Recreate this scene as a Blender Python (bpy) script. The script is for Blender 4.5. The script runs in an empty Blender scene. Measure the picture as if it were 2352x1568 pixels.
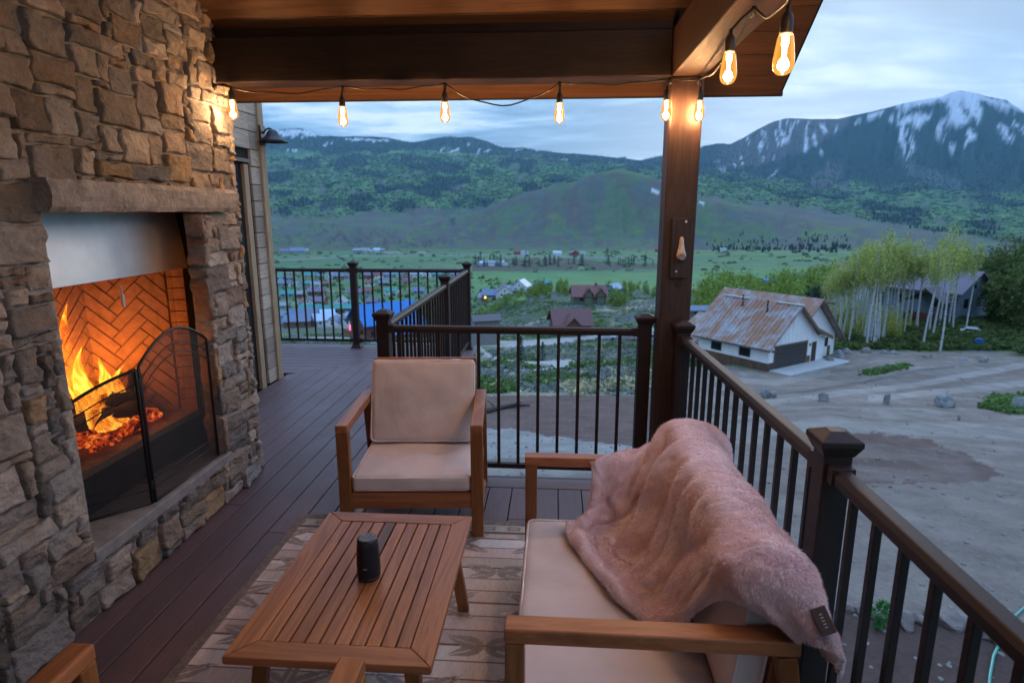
import bpy, bmesh, math, random
import numpy as np
from mathutils import Vector, Matrix
C = bpy.context.scene.collection
S = bpy.context.scene
R = math.radians
rnd = random.Random(7)

# ---------------- camera ----------------
H = 1.66; PITCH = R(12.05); YAW = R(3.96); FP = 1400.0     # FP: focal length in pixels of a 2352 px wide frame
cam = bpy.data.cameras.new("camera"); cam_o = bpy.data.objects.new("camera", cam); C.objects.link(cam_o)
cam.sensor_width = 36; cam.lens = FP / 2352 * 36
cam_o.location = (0, 0, H); cam_o.rotation_euler = (R(90) - PITCH, 0, YAW)
cam.clip_start = 0.05; cam.clip_end = 30000
cam.dof.use_dof = True; cam.dof.focus_distance = 2.45; cam.dof.aperture_fstop = 4.0
S.camera = cam_o
S.view_settings.view_transform = 'Standard'; S.view_settings.look = 'None'
S.view_settings.exposure = 1.35; S.view_settings.gamma = 1
S.cycles.use_denoising = True
S.cycles.max_bounces = 6; S.cycles.diffuse_bounces = 3; S.cycles.glossy_bounces = 3
S.cycles.transparent_max_bounces = 24; S.cycles.volume_bounces = 1
S.cycles.sample_clamp_indirect = 4.0; S.cycles.caustics_reflective = False; S.cycles.caustics_refractive = False

# ---------------- node helpers ----------------
class NT:
    def __init__(s, nt): s.nt = nt; s.n = nt.nodes; s.l = nt.links
    def add(s, t, **kw):
        x = s.n.new(t)
        for k, v in kw.items(): setattr(x, k, v)
        return x
    def put(s, sock, v):
        if v is None: return
        if isinstance(v, bpy.types.NodeSocket): s.l.new(v, sock)
        else: sock.default_value = v
    def math(s, op, a, b=None, c=None):
        m = s.add('ShaderNodeMath', operation=op); s.put(m.inputs[0], a)
        if b is not None: s.put(m.inputs[1], b)
        if c is not None: s.put(m.inputs[2], c)
        return m.outputs[0]
    def mix(s, f, a, b, mode='MIX'):
        m = s.add('ShaderNodeMix', data_type='RGBA', blend_type=mode); s.put(m.inputs[0], f)
        for i, v in ((6, a), (7, b)):
            if isinstance(v, (tuple, list)) and len(v) == 3: v = (*v, 1)
            s.put(m.inputs[i], v)
        return m.outputs[2]
    def noise(s, vec, scale, detail=4, rough=.55, dist=0, out=0):
        m = s.add('ShaderNodeTexNoise'); s.put(m.inputs['Vector'], vec)
        m.inputs['Scale'].default_value = scale; m.inputs['Detail'].default_value = detail
        m.inputs['Roughness'].default_value = rough; m.inputs['Distortion'].default_value = dist
        return m.outputs[out]
    def ramp(s, f, stops, interp='LINEAR'):
        m = s.add('ShaderNodeValToRGB'); s.put(m.inputs[0], f); e = m.color_ramp.elements; m.color_ramp.interpolation = interp
        while len(e) < len(stops): e.new(.5)
        for i, (p, c) in enumerate(stops):
            e[i].position = p
            e[i].color = (*c, 1) if isinstance(c, (tuple, list)) else (c, c, c, 1)
        return m.outputs[0]
    def maprange(s, f, a, b, c=0., d=1.):
        m = s.add('ShaderNodeMapRange'); s.put(m.inputs[0], f)
        for i, v in enumerate((a, b, c, d)): m.inputs[i + 1].default_value = v
        return m.outputs[0]
    def mapping(s, vec, scale=(1, 1, 1), loc=None, rot=(0, 0, 0)):
        m = s.add('ShaderNodeMapping'); s.put(m.inputs[0], vec); m.inputs['Scale'].default_value = scale
        m.inputs['Rotation'].default_value = rot
        if loc is not None: s.put(m.inputs['Location'], loc)
        return m.outputs[0]
    def bump(s, h, strength=.3, dist=.01):
        m = s.add('ShaderNodeBump'); s.put(m.inputs['Height'], h)
        m.inputs['Strength'].default_value = strength; m.inputs['Distance'].default_value = dist
        return m.outputs[0]

def mat(name, fn=None, **kw):
    m = bpy.data.materials.new(name); m.use_nodes = True
    t = NT(m.node_tree); b = t.n['Principled BSDF']; m['_'] = 0
    col = kw.get('color', (.5, .5, .5)); b.inputs['Base Color'].default_value = (*col, 1)
    b.inputs['Roughness'].default_value = kw.get('rough', .6); b.inputs['Metallic'].default_value = kw.get('metal', 0)
    b.inputs['Specular IOR Level'].default_value = kw.get('spec', .5)
    if fn: fn(t, b)
    return m

def speckle(col, amt=.25, scale=8, rough=.7, bumps=.1, bd=.005, metal=0, spec=.5, **k):
    def f(t, b):
        oc = t.add('ShaderNodeTexCoord').outputs['Object']
        n = t.noise(oc, scale, 6, .6)
        c = t.mix(t.maprange(n, .3, .7), tuple(v * (1 - amt) for v in col), tuple(min(1, v * (1 + amt)) for v in col))
        t.put(b.inputs['Base Color'], c)
        if bumps: t.put(b.inputs['Normal'], t.bump(t.noise(oc, scale * 5, 4), bumps, bd))
    return mat(k.get('name', 'paint'), f, color=col, rough=rough, metal=metal, spec=spec)

def wood(name, dark, light, axis=1, scale=1.0, rough=.45, rings=6.0, knots=0.0, tint=.35, bumps=.12, spec=.4):
    def f(t, b):
        oc = t.add('ShaderNodeTexCoord').outputs['Object']
        isl = t.add('ShaderNodeNewGeometry').outputs['Random Per Island']
        off = t.add('ShaderNodeCombineXYZ')
        t.put(off.inputs[0], t.math('MULTIPLY', isl, 37.)); t.put(off.inputs[1], t.math('MULTIPLY', isl, 91.)); t.put(off.inputs[2], t.math('MULTIPLY', isl, 53.))
        sc = [1.0 * scale] * 3; sc[axis] = .09 * scale
        v = t.mapping(oc, tuple(sc), off.outputs[0])
        n1 = t.noise(v, 9, 5, .6, 1.2)
        w = t.math('FRACT', t.math('MULTIPLY', n1, rings))
        w = t.math('ABSOLUTE', t.math('SUBTRACT', w, .5))
        n2 = t.noise(t.mapping(oc, tuple(q * 6 if i != axis else q * 3 for i, q in enumerate(sc)), off.outputs[0]), 12, 5, .7)
        g = t.math('ADD', t.math('MULTIPLY', w, .9), t.math('MULTIPLY', n2, .55))
        c = t.mix(t.maprange(g, .12, .85), dark, light)
        c = t.mix(t.math('MULTIPLY', t.math('SUBTRACT', isl, .0), tint), c, tuple(x * .45 for x in dark))
        if knots:
            vo = t.add('ShaderNodeTexVoronoi'); sck = [1.0] * 3; sck[axis] = .35
            t.put(vo.inputs['Vector'], t.mapping(oc, tuple(sck), off.outputs[0])); vo.inputs['Scale'].default_value = knots
            c = t.mix(t.maprange(vo.outputs[0], .05, .13, .85, 0.), c, tuple(x * .25 for x in dark))
        t.put(b.inputs['Base Color'], c)
        t.put(b.inputs['Roughness'], t.maprange(n2, .2, .8, rough - .08, rough + .15))
        t.put(b.inputs['Normal'], t.bump(g, bumps, .003))
    return mat(name, f, rough=rough, spec=spec)

# ---------------- world: dusk sky with broken cloud ----------------
w = bpy.data.worlds.new("World"); S.world = w; w.use_nodes = True
t = NT(w.node_tree); bg = t.n['Background']
sky = t.add('ShaderNodeTexSky', sky_type='NISHITA'); sky.sun_disc = False
SUN_EL, SUN_AZ = R(4), R(22)
sky.sun_elevation = SUN_EL; sky.sun_rotation = SUN_AZ; sky.altitude = 2700; sky.air_density = 1.4; sky.ozone_density = 3.0
gen = t.add('ShaderNodeTexCoord').outputs['Generated']
sp = t.add('ShaderNodeSeparateXYZ'); t.put(sp.inputs[0], gen)
zz = t.math('MAXIMUM', sp.outputs[2], 0.0)
den = t.math('ADD', zz, .16)
cv = t.add('ShaderNodeCombineXYZ'); t.put(cv.inputs[0], t.math('DIVIDE', sp.outputs[0], den)); t.put(cv.inputs[1], t.math('DIVIDE', sp.outputs[1], den)); cv.inputs[2].default_value = 3.1
big = t.noise(t.mapping(cv.outputs[0], (.55, 1.0, 1), rot=(0, 0, R(25))), 1.15, 7, .56, .5)
fine = t.noise(t.mapping(cv.outputs[0], (.5, 1.4, 1), rot=(0, 0, R(35))), 4.2, 6, .6, .6)
cf_ = t.math('ADD', t.math('MULTIPLY', big, .74), t.math('MULTIPLY', fine, .26))
cf_ = t.math('ADD', t.math('MULTIPLY', cf_, 1.7), -.35)
cloud = t.ramp(cf_, [(.36, (.06, .105, .175)), (.44, (.095, .16, .25)), (.50, (.15, .23, .33)), (.56, (.25, .325, .405)), (.64, (.41, .46, .49))])
# lighter, paler air low down towards the set sun
dirn = Vector((math.sin(SUN_AZ), math.cos(SUN_AZ), .10)).normalized()
dp = t.add('ShaderNodeVectorMath', operation='DOT_PRODUCT'); t.put(dp.inputs[0], gen); dp.inputs[1].default_value = dirn
glow = t.math('POWER', t.math('MAXIMUM', dp.outputs['Value'], 0.), 16.)
c1 = t.mix(t.math('MULTIPLY', glow, .48), cloud, (.60, .62, .62))
low = t.maprange(sp.outputs[2], .0, .4, .12, 0.)
c1 = t.mix(low, c1, (.21, .35, .49))
c1 = t.mix(t.maprange(sp.outputs[2], .38, .85), c1, (.37, .57, .95))
nz = t.add('ShaderNodeVectorMath', operation='SCALE'); t.put(nz.inputs[0], sky.outputs[0]); nz.inputs['Scale'].default_value = .05
c2 = t.mix(.12, c1, nz.outputs[0], 'ADD')
t.put(bg.inputs[0], c2); bg.inputs[1].default_value = 1.0
w.cycles.sampling_method = 'MANUAL'; w.cycles.sample_map_resolution = 512

sun = bpy.data.lights.new('sun', 'SUN'); sun.energy = .35; sun.angle = R(18); sun.color = (1.0, .93, .84)
so = bpy.data.objects.new('sun', sun); C.objects.link(so)
so.rotation_euler = Vector((-math.sin(SUN_AZ), -math.cos(SUN_AZ), -.22)).to_track_quat('-Z', 'Y').to_euler()

# ---------------- geometry helpers ----------------
cP, sP, cY, sY = math.cos(PITCH), math.sin(PITCH), math.cos(YAW), math.sin(YAW)
cf = (-sY * cP, cY * cP, -sP); cr = (cY, sY, 0); cu = (-sY * sP, cY * sP, cP)
def ray(x, y):
    a = (x - 1176) / FP; b = (784 - y) / FP
    return [cf[i] + a * cr[i] + b * cu[i] for i in range(3)]
def at(x, y, X=None, Y=None, Z=None, D=None):
    """a measured sight line cut by a known plane or distance"""
    d = ray(x, y)
    if X is not None: q = X / d[0]
    elif Y is not None: q = Y / d[1]
    elif D is not None: q = D / math.hypot(d[0], d[1])
    else: q = (Z - H) / d[2]
    return Vector((q * d[0], q * d[1], H + q * d[2]))
def az_of(x, y=600):
    d = ray(x, y); return math.atan2(d[0], d[1])
def slope_of(x, y):
    d = ray(x, y); return -d[2] / math.hypot(d[0], d[1])

def props(o, label=None, cat=None, group=None, kind=None):
    if label: o['label'] = label
    if cat: o['category'] = cat
    if group: o['group'] = group
    if kind: o['kind'] = kind
    return o
def empty(name, label, cat, loc=(0, 0, 0), rz=0, group=None):
    o = bpy.data.objects.new(name, None); C.objects.link(o); o.location = loc; o.rotation_euler = (0, 0, rz)
    o.empty_display_size = .1
    return props(o, label, cat, group)
def dup(root, loc=None, rz=None, label=None):
    r = root.copy(); C.objects.link(r)
    if loc is not None: r.location = loc
    if rz is not None: r.rotation_euler = (0, 0, rz)
    if label: r['label'] = label
    for ch in root.children:
        c = ch.copy(); C.objects.link(c); c.parent = r
        for g in ch.children:
            d = g.copy(); C.objects.link(d); d.parent = c
    return r

class MB:
    def __init__(s): s.v = []; s.f = []; s.m = []; s.c = None
    def add(s, vs, fs, m=0):
        o = len(s.v); s.v += [tuple(p) for p in vs]; s.f += [tuple(i + o for i in f) for f in fs]; s.m += [m] * len(fs); return s
    def box(s, x0, x1, y0, y1, z0, z1, m=0, M=None):
        vs = [Vector((x, y, z)) for z in (z0, z1) for y in (y0, y1) for x in (x0, x1)]
        if M is not None: vs = [M @ p for p in vs]
        return s.add(vs, [(0, 2, 3, 1), (4, 5, 7, 6), (0, 1, 5, 4), (2, 6, 7, 3), (0, 4, 6, 2), (1, 3, 7, 5)], m)
    def bar(s, a, b, wdt, hgt, m=0, up=(0, 0, 1)):
        """box of section wdt x hgt running from a to b"""
        a, b = Vector(a), Vector(b); d = (b - a); L = d.length; d.normalize()
        u = Vector(up); x = d.cross(u)
        if x.length < 1e-4: x = d.cross(Vector((0, 1, 0)))
        x.normalize(); z = x.cross(d)
        M = Matrix((x, d, z)).transposed().to_4x4(); M.translation = a
        return s.box(-wdt / 2, wdt / 2, 0, L, -hgt / 2, hgt / 2, m, M)
    def tube(s, pts, r, n=8, m=0, closed=False, cap=True):
        pts = [Vector(p) for p in pts]; k = len(pts); rr = r if isinstance(r, (list, tuple)) else [r] * k
        vs = []; up = None
        for i, p in enumerate(pts):
            if closed: d = pts[(i + 1) % k] - pts[i - 1]
            else: d = pts[min(i + 1, k - 1)] - pts[max(i - 1, 0)]
            d.normalize()
            if up is None:
                up = Vector((0, 0, 1)) if abs(d.z) < .9 else Vector((1, 0, 0))
            x = d.cross(up); x.normalize(); up = x.cross(d)
            for j in range(n):
                a = 2 * math.pi * j / n
                vs.append(p + x * math.cos(a) * rr[i] + up * math.sin(a) * rr[i])
        fs = []
        for i in range(k if closed else k - 1):
            for j in range(n):
                a = i * n + j; b = i * n + (j + 1) % n; c = ((i + 1) % k) * n
                fs.append((a, b, c + (j + 1) % n, c + j))
        if not closed and cap: fs += [tuple(range(n))[::-1], tuple((k - 1) * n + j for j in range(n))]
        return s.add(vs, fs, m)
    def lathe(s, prof, c=(0, 0, 0), n=20, m=0, cap=True):
        vs = [(c[0] + r * math.cos(2 * math.pi * j / n), c[1] + r * math.sin(2 * math.pi * j / n), c[2] + z) for r, z in prof for j in range(n)]
        fs = [(i * n + j, i * n + (j + 1) % n, (i + 1) * n + (j + 1) % n, (i + 1) * n + j) for i in range(len(prof) - 1) for j in range(n)]
        if cap: fs += [tuple(range(n))[::-1], tuple((len(prof) - 1) * n + j for j in range(n))]
        return s.add(vs, fs, m)
    def prism(s, poly, z0, z1, m=0, M=None):
        n = len(poly); vs = [Vector((x, y, z0)) for x, y in poly] + [Vector((x, y, z1)) for x, y in poly]
        if M is not None: vs = [M @ p for p in vs]
        fs = [tuple(range(n))[::-1], tuple(range(n, 2 * n))] + [(i, (i + 1) % n, n + (i + 1) % n, n + i) for i in range(n)]
        return s.add(vs, fs, m)
    def quad(s, a, b, c, d, m=0): return s.add([a, b, c, d], [(0, 1, 2, 3)], m)
    def build(s, name, mats, parent=None, bevel=0, smooth=False, segs=2):
        me = bpy.data.meshes.new(name); me.from_pydata(s.v, [], s.f)
        mats = mats if isinstance(mats, (list, tuple)) else [mats]
        for q in mats: me.materials.append(q)
        if len(mats) > 1: me.polygons.foreach_set('material_index', s.m)
        bm = bmesh.new(); bm.from_mesh(me); bmesh.ops.recalc_face_normals(bm, faces=bm.faces); bm.to_mesh(me); bm.free()
        if smooth: me.polygons.foreach_set('use_smooth', [True] * len(me.polygons))
        me.update(); o = bpy.data.objects.new(name, me); C.objects.link(o)
        if parent is not None: o.parent = parent
        if bevel:
            b = o.modifiers.new('b', 'BEVEL'); b.width = bevel; b.segments = segs; b.limit_method = 'ANGLE'; b.angle_limit = R(40)
        return o
def npmesh(name, V, F, mats, parent=None, smooth=True, cols=None, vals=None):
    """mesh from numpy arrays; F (n,3|4)"""
    me = bpy.data.meshes.new(name); V = np.asarray(V, np.float32); F = np.asarray(F, np.int32); k = F.shape[1]
    me.vertices.add(len(V)); me.vertices.foreach_set('co', V.ravel())
    me.loops.add(F.size); me.loops.foreach_set('vertex_index', F.ravel())
    me.polygons.add(len(F)); me.polygons.foreach_set('loop_start', np.arange(0, F.size, k, dtype=np.int32))
    me.polygons.foreach_set('loop_total', np.full(len(F), k, np.int32))
    me.polygons.foreach_set('use_smooth', np.full(len(F), smooth))
    for q in (mats if isinstance(mats, (list, tuple)) else [mats]): me.materials.append(q)
    me.update(calc_edges=True); me.validate()
    if cols is not None:
        a = me.color_attributes.new('Col', 'FLOAT_COLOR', 'POINT')
        a.data.foreach_set('color', np.concatenate([np.asarray(cols, np.float32), np.ones((len(V), 1), np.float32)], 1).ravel())
    o = bpy.data.objects.new(name, me); C.objects.link(o)
    if parent is not None: o.parent = parent
    return o

# value noise (numpy)
def _h(i, j, s):
    n = (i.astype(np.int64) * 374761393 + j.astype(np.int64) * 668265263 + s * 1442695041) & 0x7fffffff
    n = (n ^ (n >> 13)) * 1274126177 & 0x7fffffff
    return ((n ^ (n >> 16)) & 0xffff) / 65535.0
def vnoise(x, y, s=0):
    i = np.floor(x); j = np.floor(y); fx = x - i; fy = y - j
    fx = fx * fx * (3 - 2 * fx); fy = fy * fy * (3 - 2 * fy); i = i.astype(np.int64); j = j.astype(np.int64)
    a = _h(i, j, s); b = _h(i + 1, j, s); c = _h(i, j + 1, s); d = _h(i + 1, j + 1, s)
    return a + (b - a) * fx + (c - a) * fy + (a - b - c + d) * fx * fy
def fbm(x, y, o=4, s=0, g=.5):
    r = 0; a = 1; k = 0
    for q in range(o): r = r + a * vnoise(x * 2 ** q + q * 17.3, y * 2 ** q - q * 9.1, s + q); k += a; a *= g
    return r / k
def sstep(a, b, x): q = np.clip((x - a) / (b - a), 0, 1); return q * q * (3 - 2 * q)
# ---------------- terrain: one sheet in polar rows about the house ----------------
NR = [3, 7, 33, 60, 80, 105, 130, 180, 230, 280, 330, 400, 560, 745, 950]
TL = [1.553, .680, .308, .260, .244, .230, .211, .203, .199, .187, .172, .149, .1066, .0801, .0628]
TC1 = [1.553, .680, .308, .262, .242, .220, .2016, .190, .178, .165, .152, .143, .1066, .0801, .0628]
TC2 = [1.553, .680, .308, .262, .242, .218, .2016, .152, .134, .129, .124, .115, .1066, .0801, .0628]
TR1 = [1.553, .680, .308, .262, .238, .210, .178, .145, .133, .128, .123, .117, .1066, .0801, .0628]
TR2 = [1.553, .680, .308, .262, .212, .157, .132, .113, .108, .107, .107, .1055, .1000, .0801, .0628]
NCOL = [(-2000, TL), (870, TL), (1100, TC1), (1240, TC2), (1500, TC2), (1650, TR1), (1800, TR1), (1950, TR2), (4000, TR2)]
FX = [-1200, 640, 800, 964, 1100, 1200, 1296, 1374, 1430, 1491, 1613, 1750, 1932, 2100, 2352, 3600]
FAR = {1150: [560, 562, 562, 565, 565, 566, 566, 566, 566, 568, 575, 575, 570, 575, 580, 560],
       1400: [540, 545, 545, 545, 548, 545, 540, 538, 538, 545, 560, 555, 550, 560, 570, 540],
       1900: [500, 512, 512, 518, 492, 446, 425, 396, 385, 401, 450, 478, 518, 535, 545, 500],
       2350: [480, 500, 500, 500, 497, 464, 448, 425, 415, 425, 466, 488, 506, 520, 530, 480],
       3000: [430, 455, 450, 450, 446, 438, 432, 428, 426, 424, 436, 462, 482, 492, 500, 430],
       4200: [380, 398, 385, 385, 390, 392, 395, 397, 399, 402, 402, 420, 432, 436, 440, 380],
       5400: [330, 350, 345, 345, 350, 358, 365, 371, 374, 378, 370, 368, 362, 350, 345, 330]}
SIL = [(-1200, 300), (300, 310), (600, 318), (625, 300), (650, 298), (690, 296), (712, 303), (730, 315), (800, 317), (850, 315), (894, 317), (925, 326), (956, 327),
       (1000, 319), (1022, 315), (1045, 317), (1077, 317), (1120, 327), (1151, 339), (1198, 342), (1260, 349), (1355, 358), (1420, 364), (1472, 369), (1500, 363), (1522, 359), (1560, 357),
       (1600, 345), (1617, 337), (1646, 331), (1678, 332), (1706, 318), (1741, 297), (1775, 281), (1803, 274), (1845, 273), (1926, 273), (1985, 262), (2034, 250),
       (2072, 238), (2125, 229), (2160, 224), (2185, 213), (2205, 209), (2229, 214), (2264, 224), (2310, 231), (2352, 257), (2500, 300), (2900, 330), (3600, 330)]
def horiz_az(xs, ys): return np.array([az_of(x, y) for x, y in zip(xs, ys)])
azF = np.linspace(R(-50), R(44), 700)
azA = np.concatenate([np.linspace(R(-180), R(-51), 60), azF, np.linspace(R(45), R(180), 60)])
rA = np.concatenate([[0.5, 1.5, 2.4], np.exp(np.linspace(math.log(3.2), math.log(110), 400)), np.exp(np.linspace(math.log(111.5), math.log(9500), 310))])
ctrl_r = NR + [1150, 1400, 1900, 2350, 3000, 4200, 5400, 6500, 7600, 9500]
T = []
caz = np.array([az_of(x, 600) for x, _ in NCOL])
def t_at(x, t): return slope_of(min(max(x, 640), 2352), 784 + FP * math.tan(math.atan(t) - PITCH))     # a level line across the picture
for i, r in enumerate(NR): T.append(np.interp(azA, caz, [t_at(c[0], c[1][i]) if i > 1 else c[1][i] for c in NCOL]))
for r in (1150, 1400, 1900, 2350, 3000, 4200, 5400):
    ys = FAR[r]; a = horiz_az(FX, ys)
    T.append(np.interp(azA, a, [slope_of(x, y) for x, y in zip(FX, ys)]))
sa = horiz_az([p[0] for p in SIL], [p[1] for p in SIL]); st = [slope_of(*p) for p in SIL]
ts = np.interp(azA, sa, st); T.append(ts); T.append(ts + .035); T.append(ts + .06)
T = np.array(T); cr_ = np.array(ctrl_r, float); Zc = H - T * cr_[:, None]
Zc[0] = -3.0; Zc[1] = -3.1
# monotone cubic in log r
u = np.log(cr_); du = np.diff(u)[:, None]; dl = np.diff(Zc, axis=0) / du
m = np.zeros_like(Zc); m[1:-1] = np.where(dl[:-1] * dl[1:] > 0, 2 * dl[:-1] * dl[1:] / (dl[:-1] + dl[1:] + 1e-9 * np.sign(dl[:-1] + dl[1:] + 1e-12)), 0)
uq = np.log(np.maximum(rA, 3.0)); ix = np.clip(np.searchsorted(u, uq, side='right') - 1, 0, len(u) - 2)
hh = (u[ix + 1] - u[ix])[:, None]; q = ((uq - u[ix]) / hh[:, 0])[:, None]
ZZ = ((2 * q**3 - 3 * q**2 + 1) * Zc[ix] + (q**3 - 2 * q**2 + q) * hh * m[ix] + (-2 * q**3 + 3 * q**2) * Zc[ix + 1] + (q**3 - q**2) * hh * m[ix + 1])
RR, AA = np.meshgrid(rA, azA, indexing='ij'); X = RR * np.sin(AA); Y = RR * np.cos(AA)
# relief
nf = fbm(X / 260, Y / 260, 5, 3) - .5
ng = np.abs(fbm(AA * 34, np.log(RR) * 3.0 + 5, 5, 11) - .5) * 2
ng2 = np.abs(fbm(AA * 90 + 1.7 * fbm(AA * 20, np.log(RR) * 9, 3, 5), np.log(RR) * 5.0, 4, 31) - .5) * 2
env = sstep(1000, 2000, RR)
ZZ += env * RR * .010 * nf * (1 - .6 * sstep(5200, 6300, RR) * (1 - sstep(6500, 6900, RR)))
mt = sstep(3800, 5600, RR) * (1 - .97 * sstep(6200, 6450, RR)); 
right = sstep(R(14), R(20), AA)
ZZ -= mt * (.35 + right * 1.2) * (ng * 120 + ng2 * 60)
hl = sstep(1050, 1300, RR) * (1 - sstep(1700, 1890, RR))
ZZ -= hl * (ng * 16 + ng2 * 7) * (1 + 0 * RR)
ZZ += sstep(2100, 2600, RR) * (1 - sstep(5000, 5800, RR)) * (fbm(AA * 60, np.log(RR) * 22, 4, 71) - .5) * RR * .012
ZZ += sstep(9, 60, RR) * (1 - sstep(300, 900, RR)) * (fbm(X / 9, Y / 9, 4, 8) - .5) * .35
flat = (1 - sstep(66, 72, RR)) * sstep(50, 56, RR) * sstep(R(15), R(17), AA) * (1 - sstep(R(25), R(28), AA))
ZZ = ZZ * (1 - flat) + (-13.0) * flat

# picture coordinates of every ground point, used to lay out ground cover as measured
vx, vy, vz = X, Y, ZZ - H
dz_ = vx * cf[0] + vy * cf[1] + vz * cf[2]; dz_ = np.where(dz_ < .1, .1, dz_)
PX = 1176 + FP * (vx * cr[0] + vy * cr[1]) / dz_; PY = 784 - FP * (vx * cu[0] + vy * cu[1] + vz * cu[2]) / dz_
def inpoly(pts, soft=0, wob=0, s=0):
    px, py = PX, PY
    if wob:
        px = PX + (fbm(PX / 30, PY / 10, 3, s + 40) - .5) * wob * 2; py = PY + (fbm(PX / 30, PY / 10, 3, s + 90) - .5) * wob
    r = np.zeros(PX.shape, bool); n = len(pts); j = n - 1
    for i in range(n):
        xi, yi = pts[i]; xj, yj = pts[j]
        if yi != yj: r ^= ((yi > py) != (yj > py)) & (px < (xj - xi) * (py - yi) / (yj - yi) + xi)
        j = i
    return r.astype(float)
def stroke(pts, wds, px=None, py=None, ay=1.0):
    px = PX if px is None else px; py = PY if py is None else py; best = np.full(PX.shape, 9.)
    if not isinstance(wds, (list, tuple)): wds = [wds] * len(pts)
    for (a, b, wa, wb) in zip(pts[:-1], pts[1:], wds[:-1], wds[1:]):
        dx, dy = b[0] - a[0], (b[1] - a[1]) * ay; L = dx * dx + dy * dy + 1e-6
        tt = np.clip(((px - a[0]) * dx + (py - a[1]) * ay * dy) / L, 0, 1)
        d = np.hypot(px - a[0] - tt * dx, (py - a[1]) * ay - tt * dy) / (wa + (wb - wa) * tt)
        best = np.minimum(best, d)
    return 1 - sstep(.7, 1.15, best)
def lay(col, c, msk):
    return col * (1 - msk[..., None]) + np.array(c) * msk[..., None]
n1 = fbm(X / 3.0, Y / 3.0, 4, 21); n2 = fbm(AA * 70, np.log(RR) * 26, 5, 22); n3 = fbm(AA * 160, np.log(RR) * 60, 4, 23)
col = np.zeros(X.shape + (3,)); col[:] = (.085, .12, .065)
# near hillside: sage and new grass
sg = sstep(.42, .60, fbm(X / 6, Y / 4, 5, 51))
col = lay(col, (.115, .135, .125), sg * (RR < 300)); col = lay(col, (.10, .16, .05), sstep(.56, .70, fbm(X / 5, Y / 8, 4, 52)) * (RR < 300))
col = lay(col, (.27, .25, .17), sstep(.60, .72, fbm(X / 3, Y / 6, 4, 53)) * .6 * (RR < 200))
# valley floor
vf = sstep(330, 420, RR) * (1 - sstep(930, 1000, RR)); 
col = lay(col, (.085, .17, .085), vf * 1.0)
band = fbm(AA * 7, np.log(RR) * 42, 4, 61)
col = lay(col, (.12, .20, .08), vf * sstep(.5, .62, band)); col = lay(col, (.15, .17, .12), vf * sstep(.60, .70, fbm(AA * 5, np.log(RR) * 55, 3, 62)) * .8)
fieldm = inpoly([(1085, 626), (1520, 626), (1900, 612), (1900, 642), (1520, 668), (1240, 668), (1085, 672)], 0, 3)
col = lay(col, (.11, .22, .09), fieldm * (RR > 300)); col = lay(col, (.13, .21, .08), fieldm * (RR > 300) * sstep(.5, .65, fbm(AA * 9, np.log(RR) * 70, 3, 63)))
brn = inpoly([(1085, 597), (1290, 592), (1380, 600), (1520, 606), (1520, 618), (1085, 624)], 0, 4, 3)
col = lay(col, (.085, .075, .065), brn * (RR > 300) * .85)
col = lay(col, (.19, .19, .19), stroke([(640, 598), (800, 588), (1090, 586), (1300, 590), (1520, 592)], 2.2) * (RR > 500) * .8)
col = lay(col, (.24, .22, .18), inpoly([(880, 577), (985, 577), (985, 582), (880, 582)]) * (RR > 500))
# hills
hill = sstep(955, 1150, RR)
col = lay(col, (.080, .100, .090), hill); col = lay(col, (.100, .088, .080), hill * sstep(.42, .60, n2) * .8)
col = lay(col, (.080, .135, .065), hill * sstep(.50, .66, fbm(AA * 40, np.log(RR) * 14, 4, 64)) * .7)
col = lay(col, (.040, .045, .042), hill * (RR < 2300) * sstep(.88, .96, 1 - ng2) * sstep(.45, .6, fbm(AA * 14, np.log(RR) * 5, 3, 69)) * (PX < 1060) * .9)
topy = np.interp(PX, [600, 800, 1000, 1200, 1400, 1613, 1750, 2000, 2352], [352, 352, 350, 365, 385, 405, 415, 428, 445])
lowy = np.interp(PX, [600, 720, 900, 1000, 1130, 1240, 1500, 1613, 1750, 1900, 2100, 2352], [492, 500, 482, 478, 468, 450, 425, 448, 462, 478, 520, 560])
forest = (RR > 2050) * (1 - sstep(-6, 8, PY - lowy + 26 * (n2 - .5))) + (RR > 1100) * (PX > 1900) * (1 - sstep(-6, 8, PY - lowy))
forest = np.clip(forest, 0, 1)
asp = forest * sstep(.40, .50, fbm(AA * 55, np.log(RR) * 20, 4, 65) + .10)
con = forest * np.clip(sstep(.555, .59, fbm(AA * 26, np.log(RR) * 13, 4, 66)) + (1 - sstep(-8, 10, PY - topy + 6 + 40 * (n2 - .5))), 0, 1)
col = lay(col, (.075, .145, .07), asp); col = lay(col, (.115, .19, .075), asp * sstep(.48, .62, fbm(AA * 30, np.log(RR) * 11, 3, 68)))
col = lay(col, (.022, .040, .036), con)
col = lay(col, (.10, .16, .05), (RR > 1050) * (RR < 2300) * sstep(.66, .74, fbm(AA * 60, np.log(RR) * 30, 4, 67)) * sstep(480, 500, PY) * .8)
# green crest and flank of the cone hill
col = lay(col, (.09, .14, .055), (RR > 1500) * (RR < 2000) * stroke([(1385, 392), (1430, 388), (1490, 402)], 9))
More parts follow.
